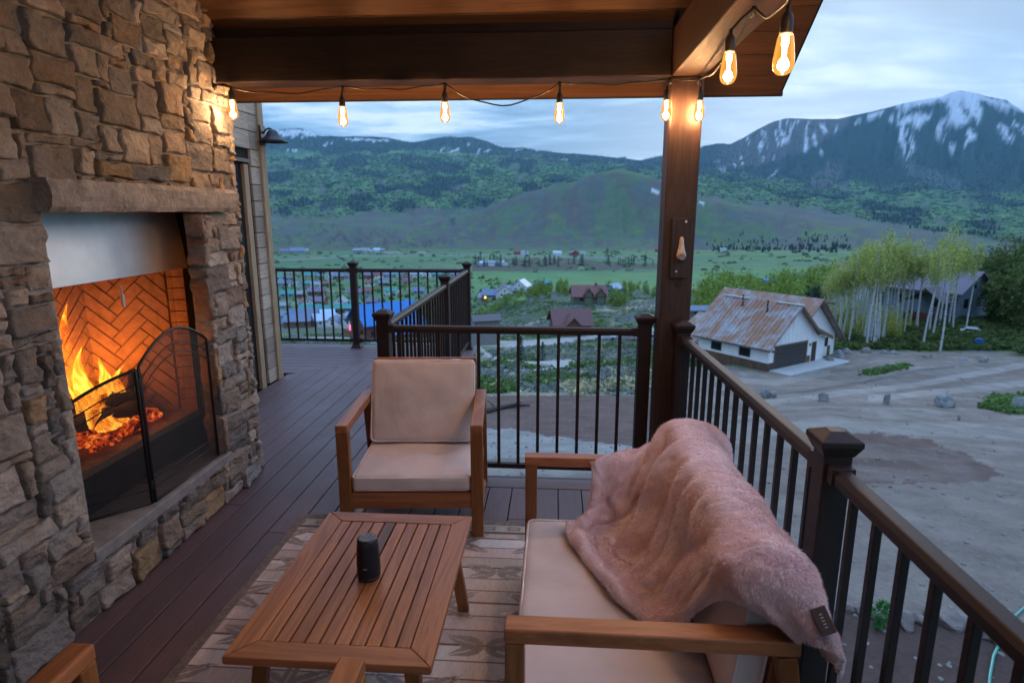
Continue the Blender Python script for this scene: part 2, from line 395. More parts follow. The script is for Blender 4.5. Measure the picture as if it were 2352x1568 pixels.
# rock and bare ground high on the right-hand mountain
rk = sstep(R(13), R(16), AA) * (RR > 4300)
col = lay(col, (.10, .085, .085), rk * inpoly([(1600, 345), (1706, 300), (1800, 262), (1960, 255), (1930, 300), (1850, 345), (1760, 375), (1620, 395)], 0, 12, 5) * .85)
col = lay(col, (.105, .10, .095), rk * inpoly([(1860, 410), (1905, 365), (1935, 375), (1925, 425), (1860, 432)], 0, 10, 6) * .7)
col = lay(col, (.10, .115, .11), rk * inpoly([(2060, 350), (2110, 375), (2230, 430), (2180, 440), (2080, 400)], 0, 12, 7) * .6)
def c2d(l): return [((2500 + x / 1.755) / 1.6327, (200 + y / 1.755) / 1.6327) for x, y in l]
wx = PX + (fbm(PX / 14, PY / 14, 4, 77) - .5) * 20; wy = PY + (fbm(PX / 14, PY / 14, 4, 78) - .5) * 14
sn = np.zeros(X.shape)
for pts, wd in [([(1530, 345), (1660, 318), (1800, 300), (1930, 262), (2050, 290), (2200, 320), (2352, 375)], [7, 8, 9, 9, 10, 9, 6]),
                ([(1860, 300), (1900, 420), (1850, 450)], [10, 9, 6]), ([(1960, 300), (2040, 380), (2070, 470)], [14, 12, 5]), ([(1900, 340), (1960, 430), (1880, 450)], 13),
                ([(1530, 400), (1560, 480), (1545, 560), (1560, 650), (1580, 690)], [8, 7, 6, 4, 2]), ([(1600, 430), (1720, 420)], 9), ([(1590, 440), (1660, 480)], 7),
                ([(1600, 530), (1612, 650)], [6, 3]), ([(1860, 440), (1800, 490), (1800, 540), (1840, 590), (1900, 655)], [6, 9, 7, 4, 1.5]),
                ([(1990, 500), (2000, 545)], 8), ([(1990, 560), (1960, 620)], 2), ([(2200, 490), (2240, 540), (2290, 610)], [8, 8, 2]), ([(2300, 470), (2352, 510)], 3),
                ([(752, 445), (775, 595)], [2.2, 4]), ([(800, 445), (830, 500), (780, 600)], 3), ([(855, 445), (860, 490)], 2.5), ([(925, 455), (912, 560), (910, 620)], [2.2, 3.5, 7]),
                ([(965, 520), (972, 590)], 3.6), ([(632, 515), (655, 620)], 3), ([(712, 515), (750, 600)], 2), ([(1015, 480), (1040, 520)], 5.5), ([(1110, 470), (1115, 510)], 3),
                ([(1160, 470), (1260, 450)], 2), ([(612, 590), (618, 630)], 2.5), ([(492, 685), (500, 730)], 3), ([(335, 750), (370, 765)], 3.5), ([(448, 730), (452, 740)], 3.5),
                ([(620, 690), (645, 692)], 3), ([(690, 700), (722, 688)], 2.2), ([(985, 650), (1015, 655)], 3.5), ([(1050, 600), (1060, 610)], 3), ([(670, 822), (740, 770)], 1.4),
                ([(310, 715), (330, 720)], 3), ([(1330, 410), (1440, 380)], 3), ([(1460, 430), (1480, 440)], 4), ([(540, 560), (542, 580)], 2.5)]:
    sn = np.maximum(sn, stroke(c2d(pts), wd, wx, wy))
sn *= rk * sstep(.33, .46, n3 + .12)
w2x = PX + (n3 - .5) * 16; w2y = PY + (fbm(PX / 6, PY / 4, 3, 80) - .5) * 9
for pts, wd in [([(632, 303), (665, 302), (705, 304), (722, 311)], [7, 7, 6, 3]), ([(650, 312), (700, 314)], 3.2), ([(795, 319), (845, 321), (892, 323)], 3.0), ([(745, 333), (760, 332)], 2.4),
                ([(1011, 346), (1022, 340)], 2), ([(1030, 348), (1055, 343)], 2), ([(1097, 352), (1104, 342)], 2.4), ([(1112, 352), (1124, 345)], 2), ([(1183, 344), (1200, 344)], 1.8),
                ([(1230, 347), (1242, 348)], 1.5), ([(1036, 366), (1052, 362)], 1.5), ([(1290, 368), (1300, 366)], 1.4), ([(1075, 331), (1078, 331)], 1.4), ([(660, 345), (690, 343)], 1.5)]:
    sn = np.maximum(sn, stroke(pts, wd, w2x, w2y) * (RR > 4300) * sstep(.40, .48, n3 + .08))
for pts, wd in [([(1498, 436), (1512, 443)], 3), ([(1606, 464), (1618, 470)], 3)]: sn = np.maximum(sn, stroke(pts, wd) * (RR > 1300))
col = lay(col, (.50, .53, .58), sn)
# near ground: yard, drives, earth
nearm = (RR < 210).astype(float)
yard = inpoly([(1560, 846), (1663, 838), (1762, 856), (1905, 830), (1915, 806), (2100, 808), (2500, 812), (2900, 820), (4200, 900), (4200, 4000), (900, 4000), (900, 1052), (1120, 1050), (1500, 1040), (1520, 1000), (1560, 940)], 0, 5, 9) * nearm
col = lay(col, (.20, .165, .14), yard)
col = lay(col, (.155, .125, .105), yard * sstep(.48, .66, fbm(X / 5, Y / 2.0, 6, 54)) * .7); col = lay(col, (.28, .245, .215), yard * sstep(.55, .7, fbm(X / 2, Y / .9, 5, 57)) * .5)
for pts, wd, c, a in [([(1700, 905), (1850, 898), (2000, 875), (2110, 852), (2190, 842)], 3.5, (.10, .095, .085), .7), ([(1760, 925), (1950, 900), (2100, 885), (2352, 838)], 7, (.30, .265, .235), .7),
                      ([(2060, 898), (2200, 880), (2352, 850)], 5, (.15, .12, .10), .55), ([(2000, 915), (2352, 880)], 8, (.31, .27, .24), .7), ([(1900, 870), (2060, 862), (2352, 830)], 4, (.17, .15, .13), .5),
                      ([(1650, 990), (1900, 975), (2400, 1000)], 16, (.28, .25, .22), .6), ([(1650, 870), (1780, 880), (1900, 856)], 8, (.27, .245, .22), .6)]:
    col = lay(col, c, stroke(pts, wd, PX, PY + (n1 - .5) * 6) * nearm * a)
col = lay(col, (.115, .072, .062), (.6 + .4 * sstep(.4, .6, fbm(X / 1.3, Y / 1.3, 4, 58))) * inpoly([(1895, 1003), (1960, 995), (2080, 1000), (2200, 1035), (2300, 1085), (2260, 1105), (2130, 1112), (1980, 1110), (1900, 1095)], 0, 30, 10) * nearm * .9)
col = lay(col, (.06, .10, .035), inpoly([(1972, 860), (2020, 846), (2085, 834), (2075, 846), (2010, 862)], 0, 4, 11) * nearm)
col = lay(col, (.05, .085, .035), inpoly([(2250, 935), (2290, 915), (2420, 895), (2420, 955), (2300, 948)], 0, 5, 12) * nearm)
earth = inpoly([(1000, 905), (1250, 902), (1500, 908), (1520, 1000), (1500, 1040), (1120, 1052), (1000, 1056)], 0, 7, 13) * nearm
col = lay(col, (.14, .092, .078), earth); col = lay(col, (.30, .29, .27), earth * inpoly([(1000, 975), (1180, 985), (1330, 1010), (1500, 1030), (1500, 1045), (1000, 1060)], 0, 10, 14) * .8)
col = lay(col, (.33, .31, .22), inpoly([(1000, 893), (1480, 893), (1480, 908), (1000, 908)], 0, 4, 15) * nearm * .7)
bed = inpoly([(1300, 1412), (2060, 1404), (2230, 1425), (2400, 1460), (3200, 1560), (5200, 2600), (3000, 9000), (1200, 9000)], 0, 10, 19) * (RR < 12) * (RR > 2.5)
col = lay(col, (.085, .056, .048), bed)
road = np.maximum(stroke([(600, 775), (760, 778), (900, 784), (1080, 787), (1180, 790), (1270, 784), (1380, 772), (1500, 757), (1560, 752)], [5, 5, 5, 8, 8, 7, 6, 5, 5]), stroke([(1095, 796), (1112, 812), (1135, 822), (1180, 831), (1240, 836)], [7, 6, 4, 4, 6]))
road = np.maximum(road, stroke([(1090, 848), (1180, 853), (1250, 850), (1310, 838)], [3, 3.4, 4, 8])); road = np.maximum(road, stroke([(1235, 837), (1310, 832)], 8))
col = lay(col, (.34, .33, .31), road * nearm)
col = lay(col, (.30, .28, .21), stroke([(1090, 757), (1180, 752), (1240, 735), (1262, 728)], 5) * (RR < 230) * .8)
col = lay(col, (.32, .29, .20), stroke([(1290, 716), (1400, 712), (1530, 700)], 3.5) * (RR > 120) * (RR < 300) * .8)
col = lay(col, (.30, .28, .24), stroke([(640, 752), (720, 748), (830, 752)], 3.5) * (RR > 60) * (RR < 320) * .7)
col = lay(col, (.055, .085, .035), inpoly([(1905, 740), (2000, 735), (2400, 720), (2900, 720), (2900, 806), (2352, 806), (2100, 801), (1908, 799)], 0, 5, 16) * nearm)
col = lay(col, (.22, .22, .20), stroke([(2120, 745), (2230, 742), (2400, 735)], 3) * nearm * .7)
for a, b in (((640, 627), (860, 623)), ((640, 648), (870, 640)), ((640, 673), (800, 668)), ((640, 698), (690, 697)), ((850, 640), (1000, 636))): col = lay(col, (.21, .22, .22), stroke([a, b], 1.6) * (RR > 250) * .8)
nr, na = X.shape
idx = np.arange(nr * na).reshape(nr, na); nx = np.roll(idx, -1, 1)
Fq = np.stack([idx[:-1], nx[:-1], nx[1:], idx[1:]], -1).reshape(-1, 4)
def ground_fn(t, b):
    a = t.add('ShaderNodeVertexColor', layer_name='Col'); oc = t.add('ShaderNodeTexCoord').outputs['Object']
    n = t.noise(oc, .9, 8, .68); f = t.noise(oc, 14, 5, .7); bl = t.noise(oc, .035, 6, .6)
    k = t.math('ADD', t.math('MULTIPLY', n, .8), t.math('ADD', t.math('MULTIPLY', f, .5), t.math('MULTIPLY', bl, .5)))
    c = t.mix(1.0, a.outputs[0], t.ramp(k, [(.55, .55), (.9, 1.0), (1.0, 1.25)]), 'MULTIPLY')
    m_ = t.add('ShaderNodeMapRange'); t.put(m_.inputs[0], k); m_.inputs[1].default_value = .6; m_.inputs[2].default_value = 1.2; m_.inputs[3].default_value = .50; m_.inputs[4].default_value = 1.5
    cc = t.add('ShaderNodeVectorMath', operation='SCALE'); t.put(cc.inputs[0], a.outputs[0]); t.put(cc.inputs['Scale'], m_.outputs[0])
    t.put(b.inputs['Base Color'], cc.outputs[0]); t.put(b.inputs['Normal'], t.bump(t.math('ADD', n, t.math('MULTIPLY', f, .3)), .5, .12))
M_ground = mat('ground', ground_fn, rough=.95, spec=.1)
gnd = npmesh('ground', np.stack([X, Y, ZZ], -1).reshape(-1, 3), Fq, M_ground, cols=col.reshape(-1, 3))
props(gnd, 'dusk hillside, dirt yard, green valley floor and snow-streaked mountains', 'ground', kind='structure')
def gz(x, y):
    r = math.hypot(x, y); a = math.atan2(x, y)
    i = int(np.clip(np.searchsorted(rA, r) - 1, 0, nr - 2)); j = int(np.clip(np.searchsorted(azA, a) - 1, 0, na - 2))
    fr = (r - rA[i]) / (rA[i + 1] - rA[i]); fa = (a - azA[j]) / (azA[j + 1] - azA[j])
    return float((ZZ[i, j] * (1 - fa) + ZZ[i, j + 1] * fa) * (1 - fr) + (ZZ[i + 1, j] * (1 - fa) + ZZ[i + 1, j + 1] * fa) * fr)
def on(x, y, lo=4, hi=9000):
    """where the measured sight line through (x, y) first meets the ground beyond lo metres"""
    a = az_of(x, y); s = slope_of(x, y); j = int(np.clip(np.searchsorted(azA, a), 0, na - 1))
    tt = (H - ZZ[:, j]) / rA
    for i in range(nr):
        if rA[i] >= lo and tt[i] <= s: 
            r = rA[i]; break
    else: r = hi
    r = min(r, hi)
    return Vector((r * math.sin(a), r * math.cos(a), gz(r * math.sin(a), r * math.cos(a))))
def gpt(r, x, y=650):
    a = az_of(x, y); return Vector((r * math.sin(a), r * math.cos(a), gz(r * math.sin(a), r * math.cos(a))))
# ---------------- far woods: nobody could count them ----------------
def scatter(name, P, Sx, Sz, tv, tf, mats, cols, label, cat, jit=.25, seed=1, kind='stuff'):
    g = np.random.default_rng(seed); n = len(P); k = len(tv); ang = g.uniform(0, 6.28, n)
    V = tv[None] * (1 + jit * g.uniform(-1, 1, (n, k, 1)))
    cx, sx = np.cos(ang)[:, None], np.sin(ang)[:, None]
    W = np.stack([(V[..., 0] * cx - V[..., 1] * sx) * Sx[:, None] + P[:, 0, None], (V[..., 0] * sx + V[..., 1] * cx) * Sx[:, None] + P[:, 1, None], V[..., 2] * Sz[:, None] + P[:, 2, None]], -1)
    F = (tf[None] + (np.arange(n) * k)[:, None, None]).reshape(-1, tf.shape[1])
    o = npmesh(name, W.reshape(-1, 3), F, mats, smooth=False, cols=np.repeat(cols, k, 0))
    return props(o, label, cat, kind=kind)
def cone_t(n=6):
    vs = []; fs = []
    for (z0, z1, r) in ((.0, .55, 1.), (.3, .82, .72), (.6, 1.05, .42)):
        o = len(vs); vs += [(r * math.cos(6.283 * j / n), r * math.sin(6.283 * j / n), z0) for j in range(n)] + [(0, 0, z1)]
        fs += [(o + j, o + (j + 1) % n, o + n) for j in range(n)]
    return np.array(vs), np.array(fs)
bm = bmesh.new(); bmesh.ops.create_icosphere(bm, subdivisions=1, radius=1); ICV = np.array([v.co[:] for v in bm.verts]); ICF = np.array([[v.index for v in f.verts] for f in bm.faces]); bm.free()
def leaf_fn(t, b):
    a = t.add('ShaderNodeVertexColor', layer_name='Col'); i = t.add('ShaderNodeNewGeometry').outputs['Random Per Island']
    s = t.add('ShaderNodeVectorMath', operation='SCALE'); t.put(s.inputs[0], a.outputs[0]); t.put(s.inputs['Scale'], t.maprange(i, 0, 1, .65, 1.35)); t.put(b.inputs['Base Color'], s.outputs[0])
M_far = mat('distant_foliage', leaf_fn, rough=.9, spec=.1)
g = np.random.default_rng(5)
def pick(mask, n, lo, hi):
    m_ = mask * (RR > lo) * (RR < hi) * (AA > R(-49)) * (AA < R(43)) * RR ** 1.1; p = m_.ravel() / m_.sum()
    k = g.choice(len(p), n, p=p); P = np.stack([X.ravel()[k], Y.ravel()[k], ZZ.ravel()[k]], -1)
    P[:, :2] += g.normal(0, 1, (n, 2)) * (RR.ravel()[k] * .004)[:, None]; return P, RR.ravel()[k]
P, rr = pick(np.clip(asp - con, 0, 1), 24000, 1000, 5200)
s = rr * .0012 * g.uniform(.6, 1.3, len(P)) + 1.5
cA = np.array((.085, .155, .07))[None] * g.uniform(.8, 1.2, (len(P), 1)) + g.uniform(0, .02, (len(P), 1)) * np.array((1, .6, 0))
scatter('aspen_woods', P, s * 1.7, s * .8, ICV, ICF, M_far, cA, 'pale green aspen woods spread in clumps over the far hillsides', 'woods', .3, 2)
P, rr = pick(con * (1 - sn), 24000, 1000, 6350)
s = np.minimum(rr * .0010, 3.1) * g.uniform(.6, 1.3, len(P)) + .8; tv, tf = cone_t(5)
scatter('conifer_woods', P - np.array((0, 0, 1.)), s, s * 3.6, tv, tf, M_far, np.array((.02, .038, .032))[None] * g.uniform(.7, 1.4, (len(P), 1)), 'dark conifer woods covering the upper ridges and mountain', 'woods', .15, 3)
sh = inpoly([(1630, 560), (1700, 535), (1800, 540), (1930, 535), (1960, 590), (1640, 592)], 0, 6, 33) * (RR > 900) * (RR < 2300)
P, rr = pick(sh * sstep(.48, .6, fbm(AA * 90, np.log(RR) * 60, 3, 34)), 300, 880, 2300); s = g.uniform(1.3, 3.0, len(P))
scatter('hill_foot_conifers', P, s, s * 3., tv, tf, M_far, np.array((.02, .042, .036))[None] * g.uniform(.7, 1.4, (len(P), 1)), 'dark conifers along the foot of the slope right of the timber post', 'woods', .15, 4)
P, rr = pick(vf * sstep(.5, .6, fbm(AA * 30, np.log(RR) * 40, 3, 91)) * (1 - fieldm) * (PY < 626) , 650, 420, 1050); s = g.uniform(1.0, 3.4, len(P))
scatter('valley_willows', P, s * 1.3, s, ICV, ICF, M_far, np.array((.12, .155, .085))[None] * g.uniform(.6, 1.5, (len(P), 1)), 'low grey green willows dotted over the valley floor', 'willows', .35, 6)
tn = inpoly([(600, 622), (1075, 622), (1240, 672), (1240, 712), (1090, 740), (820, 745), (600, 745)], 0, 6, 35)
P, rr = pick(tn, 900, 200, 620); s = g.uniform(.5, 2.0, len(P))
scatter('town_trees', P, s, s * 1.5, ICV, ICF, M_far, np.array((.085, .13, .045))[None] * g.uniform(.5, 1.7, (len(P), 1)), 'yellow green shrubs and small trees between the town houses', 'shrubs', .35, 7)
# ---------------- materials for the house ----------------
def deck_fn(ax):
    def f(t, b):
        oc = t.add('ShaderNodeTexCoord').outputs['Object']; isl = t.add('ShaderNodeNewGeometry').outputs['Random Per Island']
        sc = [1, 1, 1]; sc[ax] = .06
        off = t.add('ShaderNodeCombineXYZ'); t.put(off.inputs[0], t.math('MULTIPLY', isl, 31.)); t.put(off.inputs[1], t.math('MULTIPLY', isl, 17.))
        g_ = t.noise(t.mapping(oc, tuple(sc), off.outputs[0]), 90, 5, .7, .6); big = t.noise(oc, 2.2, 5, .6)
        c = t.mix(t.maprange(g_, .3, .7), (.108, .064, .069), (.170, .108, .117)); c = t.mix(t.maprange(isl, 0, 1, 0, .35), c, (.055, .033, .033))
        c = t.mix(t.maprange(big, .5, .75, 0, .22), c, (.16, .125, .12))
        t.put(b.inputs['Base Color'], c); t.put(b.inputs['Roughness'], t.maprange(big, .3, .7, .38, .58)); t.put(b.inputs['Normal'], t.bump(g_, .35, .0025))
    return f
M_deckY = mat('deck_composite', deck_fn(1), rough=.45); M_deckX = mat('deck_composite_cross', deck_fn(0), rough=.45)
M_dark = speckle((.012, .011, .011), name='shadow_board', rough=.9)
M_rail = speckle((.024, .0145, .0145), .2, 60, .58, .06, .001, spec=.35, name='bronze_powder_coat')
M_timberZ = wood('stained_timber_upright', (.026, .013, .010), (.072, .035, .024), 2, 1.6, .5, 5, 2.4, .1, .2)
M_timberX = wood('stained_timber_beam', (.013, .007, .006), (.034, .017, .012), 0, 1.6, .55, 5, 1.6, .15, .2)
M_timberY = wood('stained_timber_side_beam', (.030, .014, .009), (.080, .036, .022), 1, 1.6, .55, 5, 1.6, .15, .2)
M_ceil = wood('stained_ceiling_board', (.095, .043, .019), (.21, .10, .045), 0, .8, .5, 3, 2.1, .3, .2)
M_trim = wood('pale_trim_board', (.28, .19, .11), (.50, .37, .235), 2, 1.8, .7, 5, 1.5, .2, .2)
M_siding = wood('weathered_siding', (.36, .28, .21), (.74, .61, .48), 1, 1.5, .75, 7, 2.2, .75, .3)
M_steel = speckle((.80, .83, .85), .10, 5, .42, .1, .001, metal=.95, name='brushed_steel')
M_blk = speckle((.018, .018, .020), .3, 12, .45, .1, .001, name='black_metal')
M_soot = speckle((.045, .045, .048), .5, 4, .7, .3, .004, name='sooty_panel')

# ---------------- deck ----------------
dk = empty('deck', None, None); props(dk, 'reddish brown composite board deck running along the house', 'deck', kind='structure')
b1 = MB(); b2 = MB()
wy_, gp = .140, .006
XR, YF = .86, 3.47
def mitre(x): return 6.07 + .82 * (x + 2.63)
x = -2.76 + .004; k = 0
while x < XR - .15:
    x1 = x + wy_ - gp
    y1a, y1b = (YF, YF) if x > -.99 else (mitre(x), mitre(x1))
    y0 = -1.4 if x > -1.95 else 3.4
    # boards meet end to end here and there
    cuts = sorted([y0] + [c for c in ([2.62 + (k * 1.37) % 1.1] if k % 3 == 0 else []) if c < min(y1a, y1b) - .3])
    for i, c in enumerate(cuts):
        e = cuts[i + 1] - .003 if i + 1 < len(cuts) else None
        pa, pb = (y1a - .004, y1b - .004) if e is None else (e, e)
        b1.prism([(x, c), (x1, c), (x1, pb), (x, pa)], -.025, 0)
    x += wy_; k += 1
y = 4.2
for i in range(40):
    y = 7.42 - i * wy_
    if y < 4.6: break
    y0 = y - wy_ + gp
    def mx(v): return -2.63 + (v - 6.07) / .82
    xa, xb = min(mx(y0), -1.0), min(mx(y), -1.0)
    if xb < -6: break
    lo = -6.0
    if xa < -2.79: xa = xb = max(xa, -6)
    if y0 < 5.86: xa = min(xa, -2.80); xb = min(xb, -2.80)
    if y < 5.0: break
    b2.prism([(lo, y0), (xa, y0), (xb, y), (lo, y)], -.025, 0)
b2.prism([(-.985, YF + .004), (XR, YF + .004), (XR, YF + .142), (-.985, YF + .142)], -.025, .0)
b1.build('deck_boards', M_deckY, dk, .003); b2.build('cross_boards', M_deckX, dk, .003)
fb = MB(); fb.box(-1.0, XR + .012, 3.615, 3.64, -.26, -.002); fb.box(XR + .0, XR + .025, -1.4, 3.61, -.26, -.002); fb.box(-1.005, -.985, 3.66, 7.46, -.26, -.002); fb.box(-6, -1.0, 7.43, 7.455, -.26, -.003)
fb.build('fascia_board', speckle((.07, .035, .032), name='fascia'), dk)
ub = MB()
for i in range(24): ub.box(-2.7 + i * .16, -2.66 + i * .16, -1.3, 3.5 if i > 10 else 6.0, -.24, -.03)
ub.box(-5.9, -1.02, 6.0, 7.4, -.24, -.06); ub.box(-2.7, .84, -1.3, 3.6, -.25, -.24)
ub.build('joist', M_dark, dk)

# ---------------- stone fireplace ----------------
def stone_field(name, org, ud, vd, nd, Wd, Hd, holes, seed, parent, mats, cu_=.052, cv_=.036, depth=.030, ghost=None):
    rg = random.Random(seed); nu, nv = max(1, round(Wd / cu_)), max(1, round(Hd / cv_)); du_, dv_ = Wd / nu, Hd / nv
    jit = {(i, j): ((rg.random() - .5) * du_ * (.30 if 0 < i < nu else 0.1), (rg.random() - .5) * dv_ * (.34 if 0 < j < nv else 0.1)) for i in range(nu + 1) for j in range(nv + 1)}
    occ = [[False] * nv for _ in range(nu)]
    for (a0, a1, c0, c1) in holes:
        for i in range(nu):
            for j in range(nv):
                if a0 - 1e-3 < (i + .5) * du_ < a1 and c0 - 1e-3 < (j + .5) * dv_ < c1: occ[i][j] = True
    hol = [r[:] for r in occ]
    V = []; F = []; Cc = []
    o, ud, vd, nd = Vector(org), Vector(ud), Vector(vd), Vector(nd)
    pal = [(.30, .265, .235), (.34, .29, .245), (.26, .225, .20), (.37, .31, .25), (.25, .235, .225), (.32, .26, .21), (.36, .30, .26), (.34, .235, .14), (.31, .285, .265), (.28, .215, .17), (.38, .33, .29)]
    for j in range(nv):
        for i in range(nu):
            if occ[i][j]: continue
            q = rg.random()
            w_, h_ = rg.choice([(2, 2), (3, 2), (4, 3), (3, 3), (2, 1), (3, 4), (5, 3), (4, 2), (2, 3), (1, 2), (3, 1), (4, 4), (5, 2), (3, 2), (4, 3), (5, 4), (4, 1)])
            while w_ > 1 and (i + w_ > nu or any(occ[i + a][j] for a in range(w_))): w_ -= 1
            while h_ > 1 and (j + h_ > nv or any(occ[i + a][j + c] for a in range(w_) for c in range(h_))): h_ -= 1
            for a in range(w_):
                for c in range(h_): occ[i + a][j + c] = True
            ring = [(i + a, j) for a in range(w_)] + [(i + w_, j + c) for c in range(h_)] + [(i + w_ - a, j + h_) for a in range(w_)] + [(i, j + h_ - c) for c in range(h_)]
            P = [Vector((a * du_ + jit[a, c][0], c * dv_ + jit[a, c][1])) for a, c in ring]
            # refine the outline and knock its corners off
            PP = []
            for a in range(len(P)): 
                p, q2 = P[a], P[(a + 1) % len(P)]; PP += [p, (p + q2) / 2 + Vector((rg.uniform(-1, 1), rg.uniform(-1, 1))) * .0035]
            PP = [(PP[a - 1] + PP[a] * 14 + PP[(a + 1) % len(PP)]) / 16 for a in range(len(PP))]
            cen = sum(PP, Vector((0, 0))) / len(PP); n = len(PP); sz = min(w_ * du_, h_ * dv_)
            ins = .0065 + rg.random() * .004; hgt = depth * rg.uniform(.45, 1.15)
            tl = (rg.uniform(-1, 1) * .15, rg.uniform(-1, 1) * .12); ph1, ph2 = rg.uniform(0, 6), rg.uniform(0, 6)
            base = len(V); c_ = rg.choice(pal); f_ = rg.uniform(.60, 1.45); c_ = (c_[0] * f_ * 1.0, c_[1] * f_ * 1.02, c_[2] * f_ * 1.05)
            def place(p2, h):
                return o + ud * p2.x + vd * p2.y + nd * h
            rings = []
            for (kk, hh_) in ((0, -.02), (0, hgt * .66), (.0025, hgt * .90), (.009, hgt), (.014, hgt * 1.01), (.5, hgt * 1.03)):
                lst = []
                for p in PP:
                    d = p - cen; L = d.length
                    sh_ = (L - ins - kk) / L if kk < .1 else max(.1, (L - ins - .014) / L) * (1 - kk)
                    p2 = cen + d * max(sh_, .08)
                    e = (p2 - cen); h = hh_ + (e.x * tl[0] + e.y * tl[1]) * (1 if hh_ > 0 else 0)
                    if hh_ > 0: h += .0035 * math.sin(p2.x * 47 + ph1 + 2 * math.sin(p2.y * 31)) + .0035 * math.sin(p2.y * 58 + ph2) + .002 * math.sin((p2.x - p2.y) * 130 + ph1)
                    lst.append(place(p2, h))
                V += lst; Cc += [c_] * n
            V.append(place(cen, hgt * 1.03 + .002)); Cc.append(c_)
            for r_ in range(5):
                for a in range(n):
                    q0 = base + r_ * n + a; q1 = base + r_ * n + (a + 1) % n; F.append((q0, q1, q1 + n)); F.append((q0, q1 + n, q0 + n))
            last = base + 5 * n
            for a in range(n): F.append((last + a, last + (a + 1) % n, base + 6 * n))
    me_o = npmesh(name, [v[:] for v in V], F, mats, parent, True, cols=np.array(Cc))
    bm_ = bmesh.new(); bm_.from_mesh(me_o.data); bmesh.ops.recalc_face_normals(bm_, faces=bm_.faces); bm_.to_mesh(me_o.data); bm_.free()
    return me_o
def stone_fn(t, b):
    a = t.add('ShaderNodeVertexColor', layer_name='Col'); oc = t.add('ShaderNodeTexCoord').outputs['Object']
    n = t.noise(oc, 9, 7, .65); f = t.noise(oc, 45, 6, .7); st_ = t.noise(t.mapping(oc, (1, 1, 3)), 5, 4, .6)
    s = t.add('ShaderNodeVectorMath', operation='SCALE'); t.put(s.inputs[0], a.outputs[0]); t.put(s.inputs['Scale'], t.maprange(t.math('ADD', n, t.math('MULTIPLY', f, .6)), .5, 1.15, .62, 1.3))
    c = t.mix(t.maprange(st_, .56, .68, 0, .4), s.outputs[0], (.33, .20, .10)); c = t.mix(t.maprange(n, .60, .75, 0, .45), c, (.36, .34, .31))
    t.put(b.inputs['Base Color'], c)
    vo = t.add('ShaderNodeTexVoronoi'); t.put(vo.inputs['Vector'], t.mapping(oc, (1, 1, 1.6))); vo.inputs['Scale'].default_value = 26
    t.put(b.inputs['Normal'], t.bump(t.math('ADD', t.math('ADD', f, t.math('MULTIPLY', n, 1.2)), t.math('MULTIPLY', vo.outputs[0], .5)), 1.0, .014))
M_stone = mat('field_stone', stone_fn, rough=.85, spec=.25)
M_mortar = speckle((.30, .285, .27), .35, 30, .95, .6, .006, name='mortar', spec=.15)
M_conc = speckle((.25, .245, .24), .25, 14, .85, .4, .003, name='cast_concrete')
fp = empty('stone_fireplace', 'tall rustic stone fireplace chimney with a grey stone mantel', 'fireplace', (0, 0, 0))
FX_ = -1.895                                   # mortar plane of the chimney's face
Y0, Y1, ZT = 1.735, 3.60, 4.2
oy0, oy1, oz0, oz1 = 2.175, 3.19, .29, 1.66    # the opening
bk = MB()
bk.box(-2.76, FX_, Y0, oy0, 0, ZT); bk.box(-2.76, FX_, oy1 + .32, Y1, 0, ZT); bk.box(-2.76, FX_, oy0, oy1 + .32, oz1, ZT); bk.box(-2.76, FX_ + .001, oy0, oy1 + .32, 0, oz0 - .03)
bk.box(-1.975, FX_ - .0005, oy1, oy1 + .32, oz0 - .03, oz1)
bk.build('chimney_core', M_mortar, fp)
stone_field('stone_facing', (FX_, Y0, 0), (0, 1, 0), (0, 0, 1), (1, 0, 0), Y1 - Y0, ZT, [(oy0 - Y0, oy1 - Y0, oz0 - .02, oz1 + .115), (oy1 - Y0, oy1 - Y0 + .24, oz1, oz1 + .115)], 11, fp, M_stone)
stone_field('jamb_stones', (FX_ - .085, oy1 + .004, oz0), (1, 0, 0), (0, 0, 1), (0, -1, 0), .12, oz1 - oz0, [], 5, fp, M_stone, .12, .06, .02)
stone_field('jamb_stones', (FX_ - .02, oy0 - .004, oz0), (-1, 0, 0), (0, 0, 1), (0, 1, 0), .12, oz1 - oz0, [], 6, fp, M_stone, .12, .06, .02)
stone_field('end_stones', (FX_ + .01, Y1, 0), (-1, 0, 0), (0, 0, 1), (0, 1, 0), .8, ZT, [], 8, fp, M_stone, .1, .07, .03)
stone_field('side_stones', (FX_ - .84, Y0, 0), (1, 0, 0), (0, 0, 1), (0, -1, 0), .85, ZT, [], 18, fp, M_stone, .055, .04, .03)
# mantel: a rough-faced slab
mv = MB()
ny, nz_ = 40, 6
rg = random.Random(3)
prof = lambda yy, zz: .062 + .010 * math.sin(yy * 9) + rg.uniform(-.006, .006)
vs = []
y0m, y1m, z0m, z1m = 2.125, 3.44, 1.658, 1.777
for j in range(nz_ + 1):
    for i in range(ny + 1):
        e = 0 if 0 < j < nz_ else -.012
        vs.append((FX_ + .035 + .062 + .012 * (float(fbm(np.array([i * .35]), np.array([j * .6]), 3, 5)[0]) - .5) * 2 + rg.uniform(-.002, .002) + e, y0m + (y1m - y0m) * i / ny, z0m + (z1m - z0m) * j / nz_ + rg.uniform(-.003, .003)))
fs = [(j * (ny + 1) + i, j * (ny + 1) + i + 1, (j + 1) * (ny + 1) + i + 1, (j + 1) * (ny + 1) + i) for j in range(nz_) for i in range(ny)]
nb = len(vs); vs += [(FX_ - .02, v[1], v[2]) for v in vs[:]]
def bd(a, b_): fs.append((a, b_, b_ + nb, a + nb))
for i in range(ny): bd(i, i + 1); bd(nz_ * (ny + 1) + i, nz_ * (ny + 1) + i + 1)
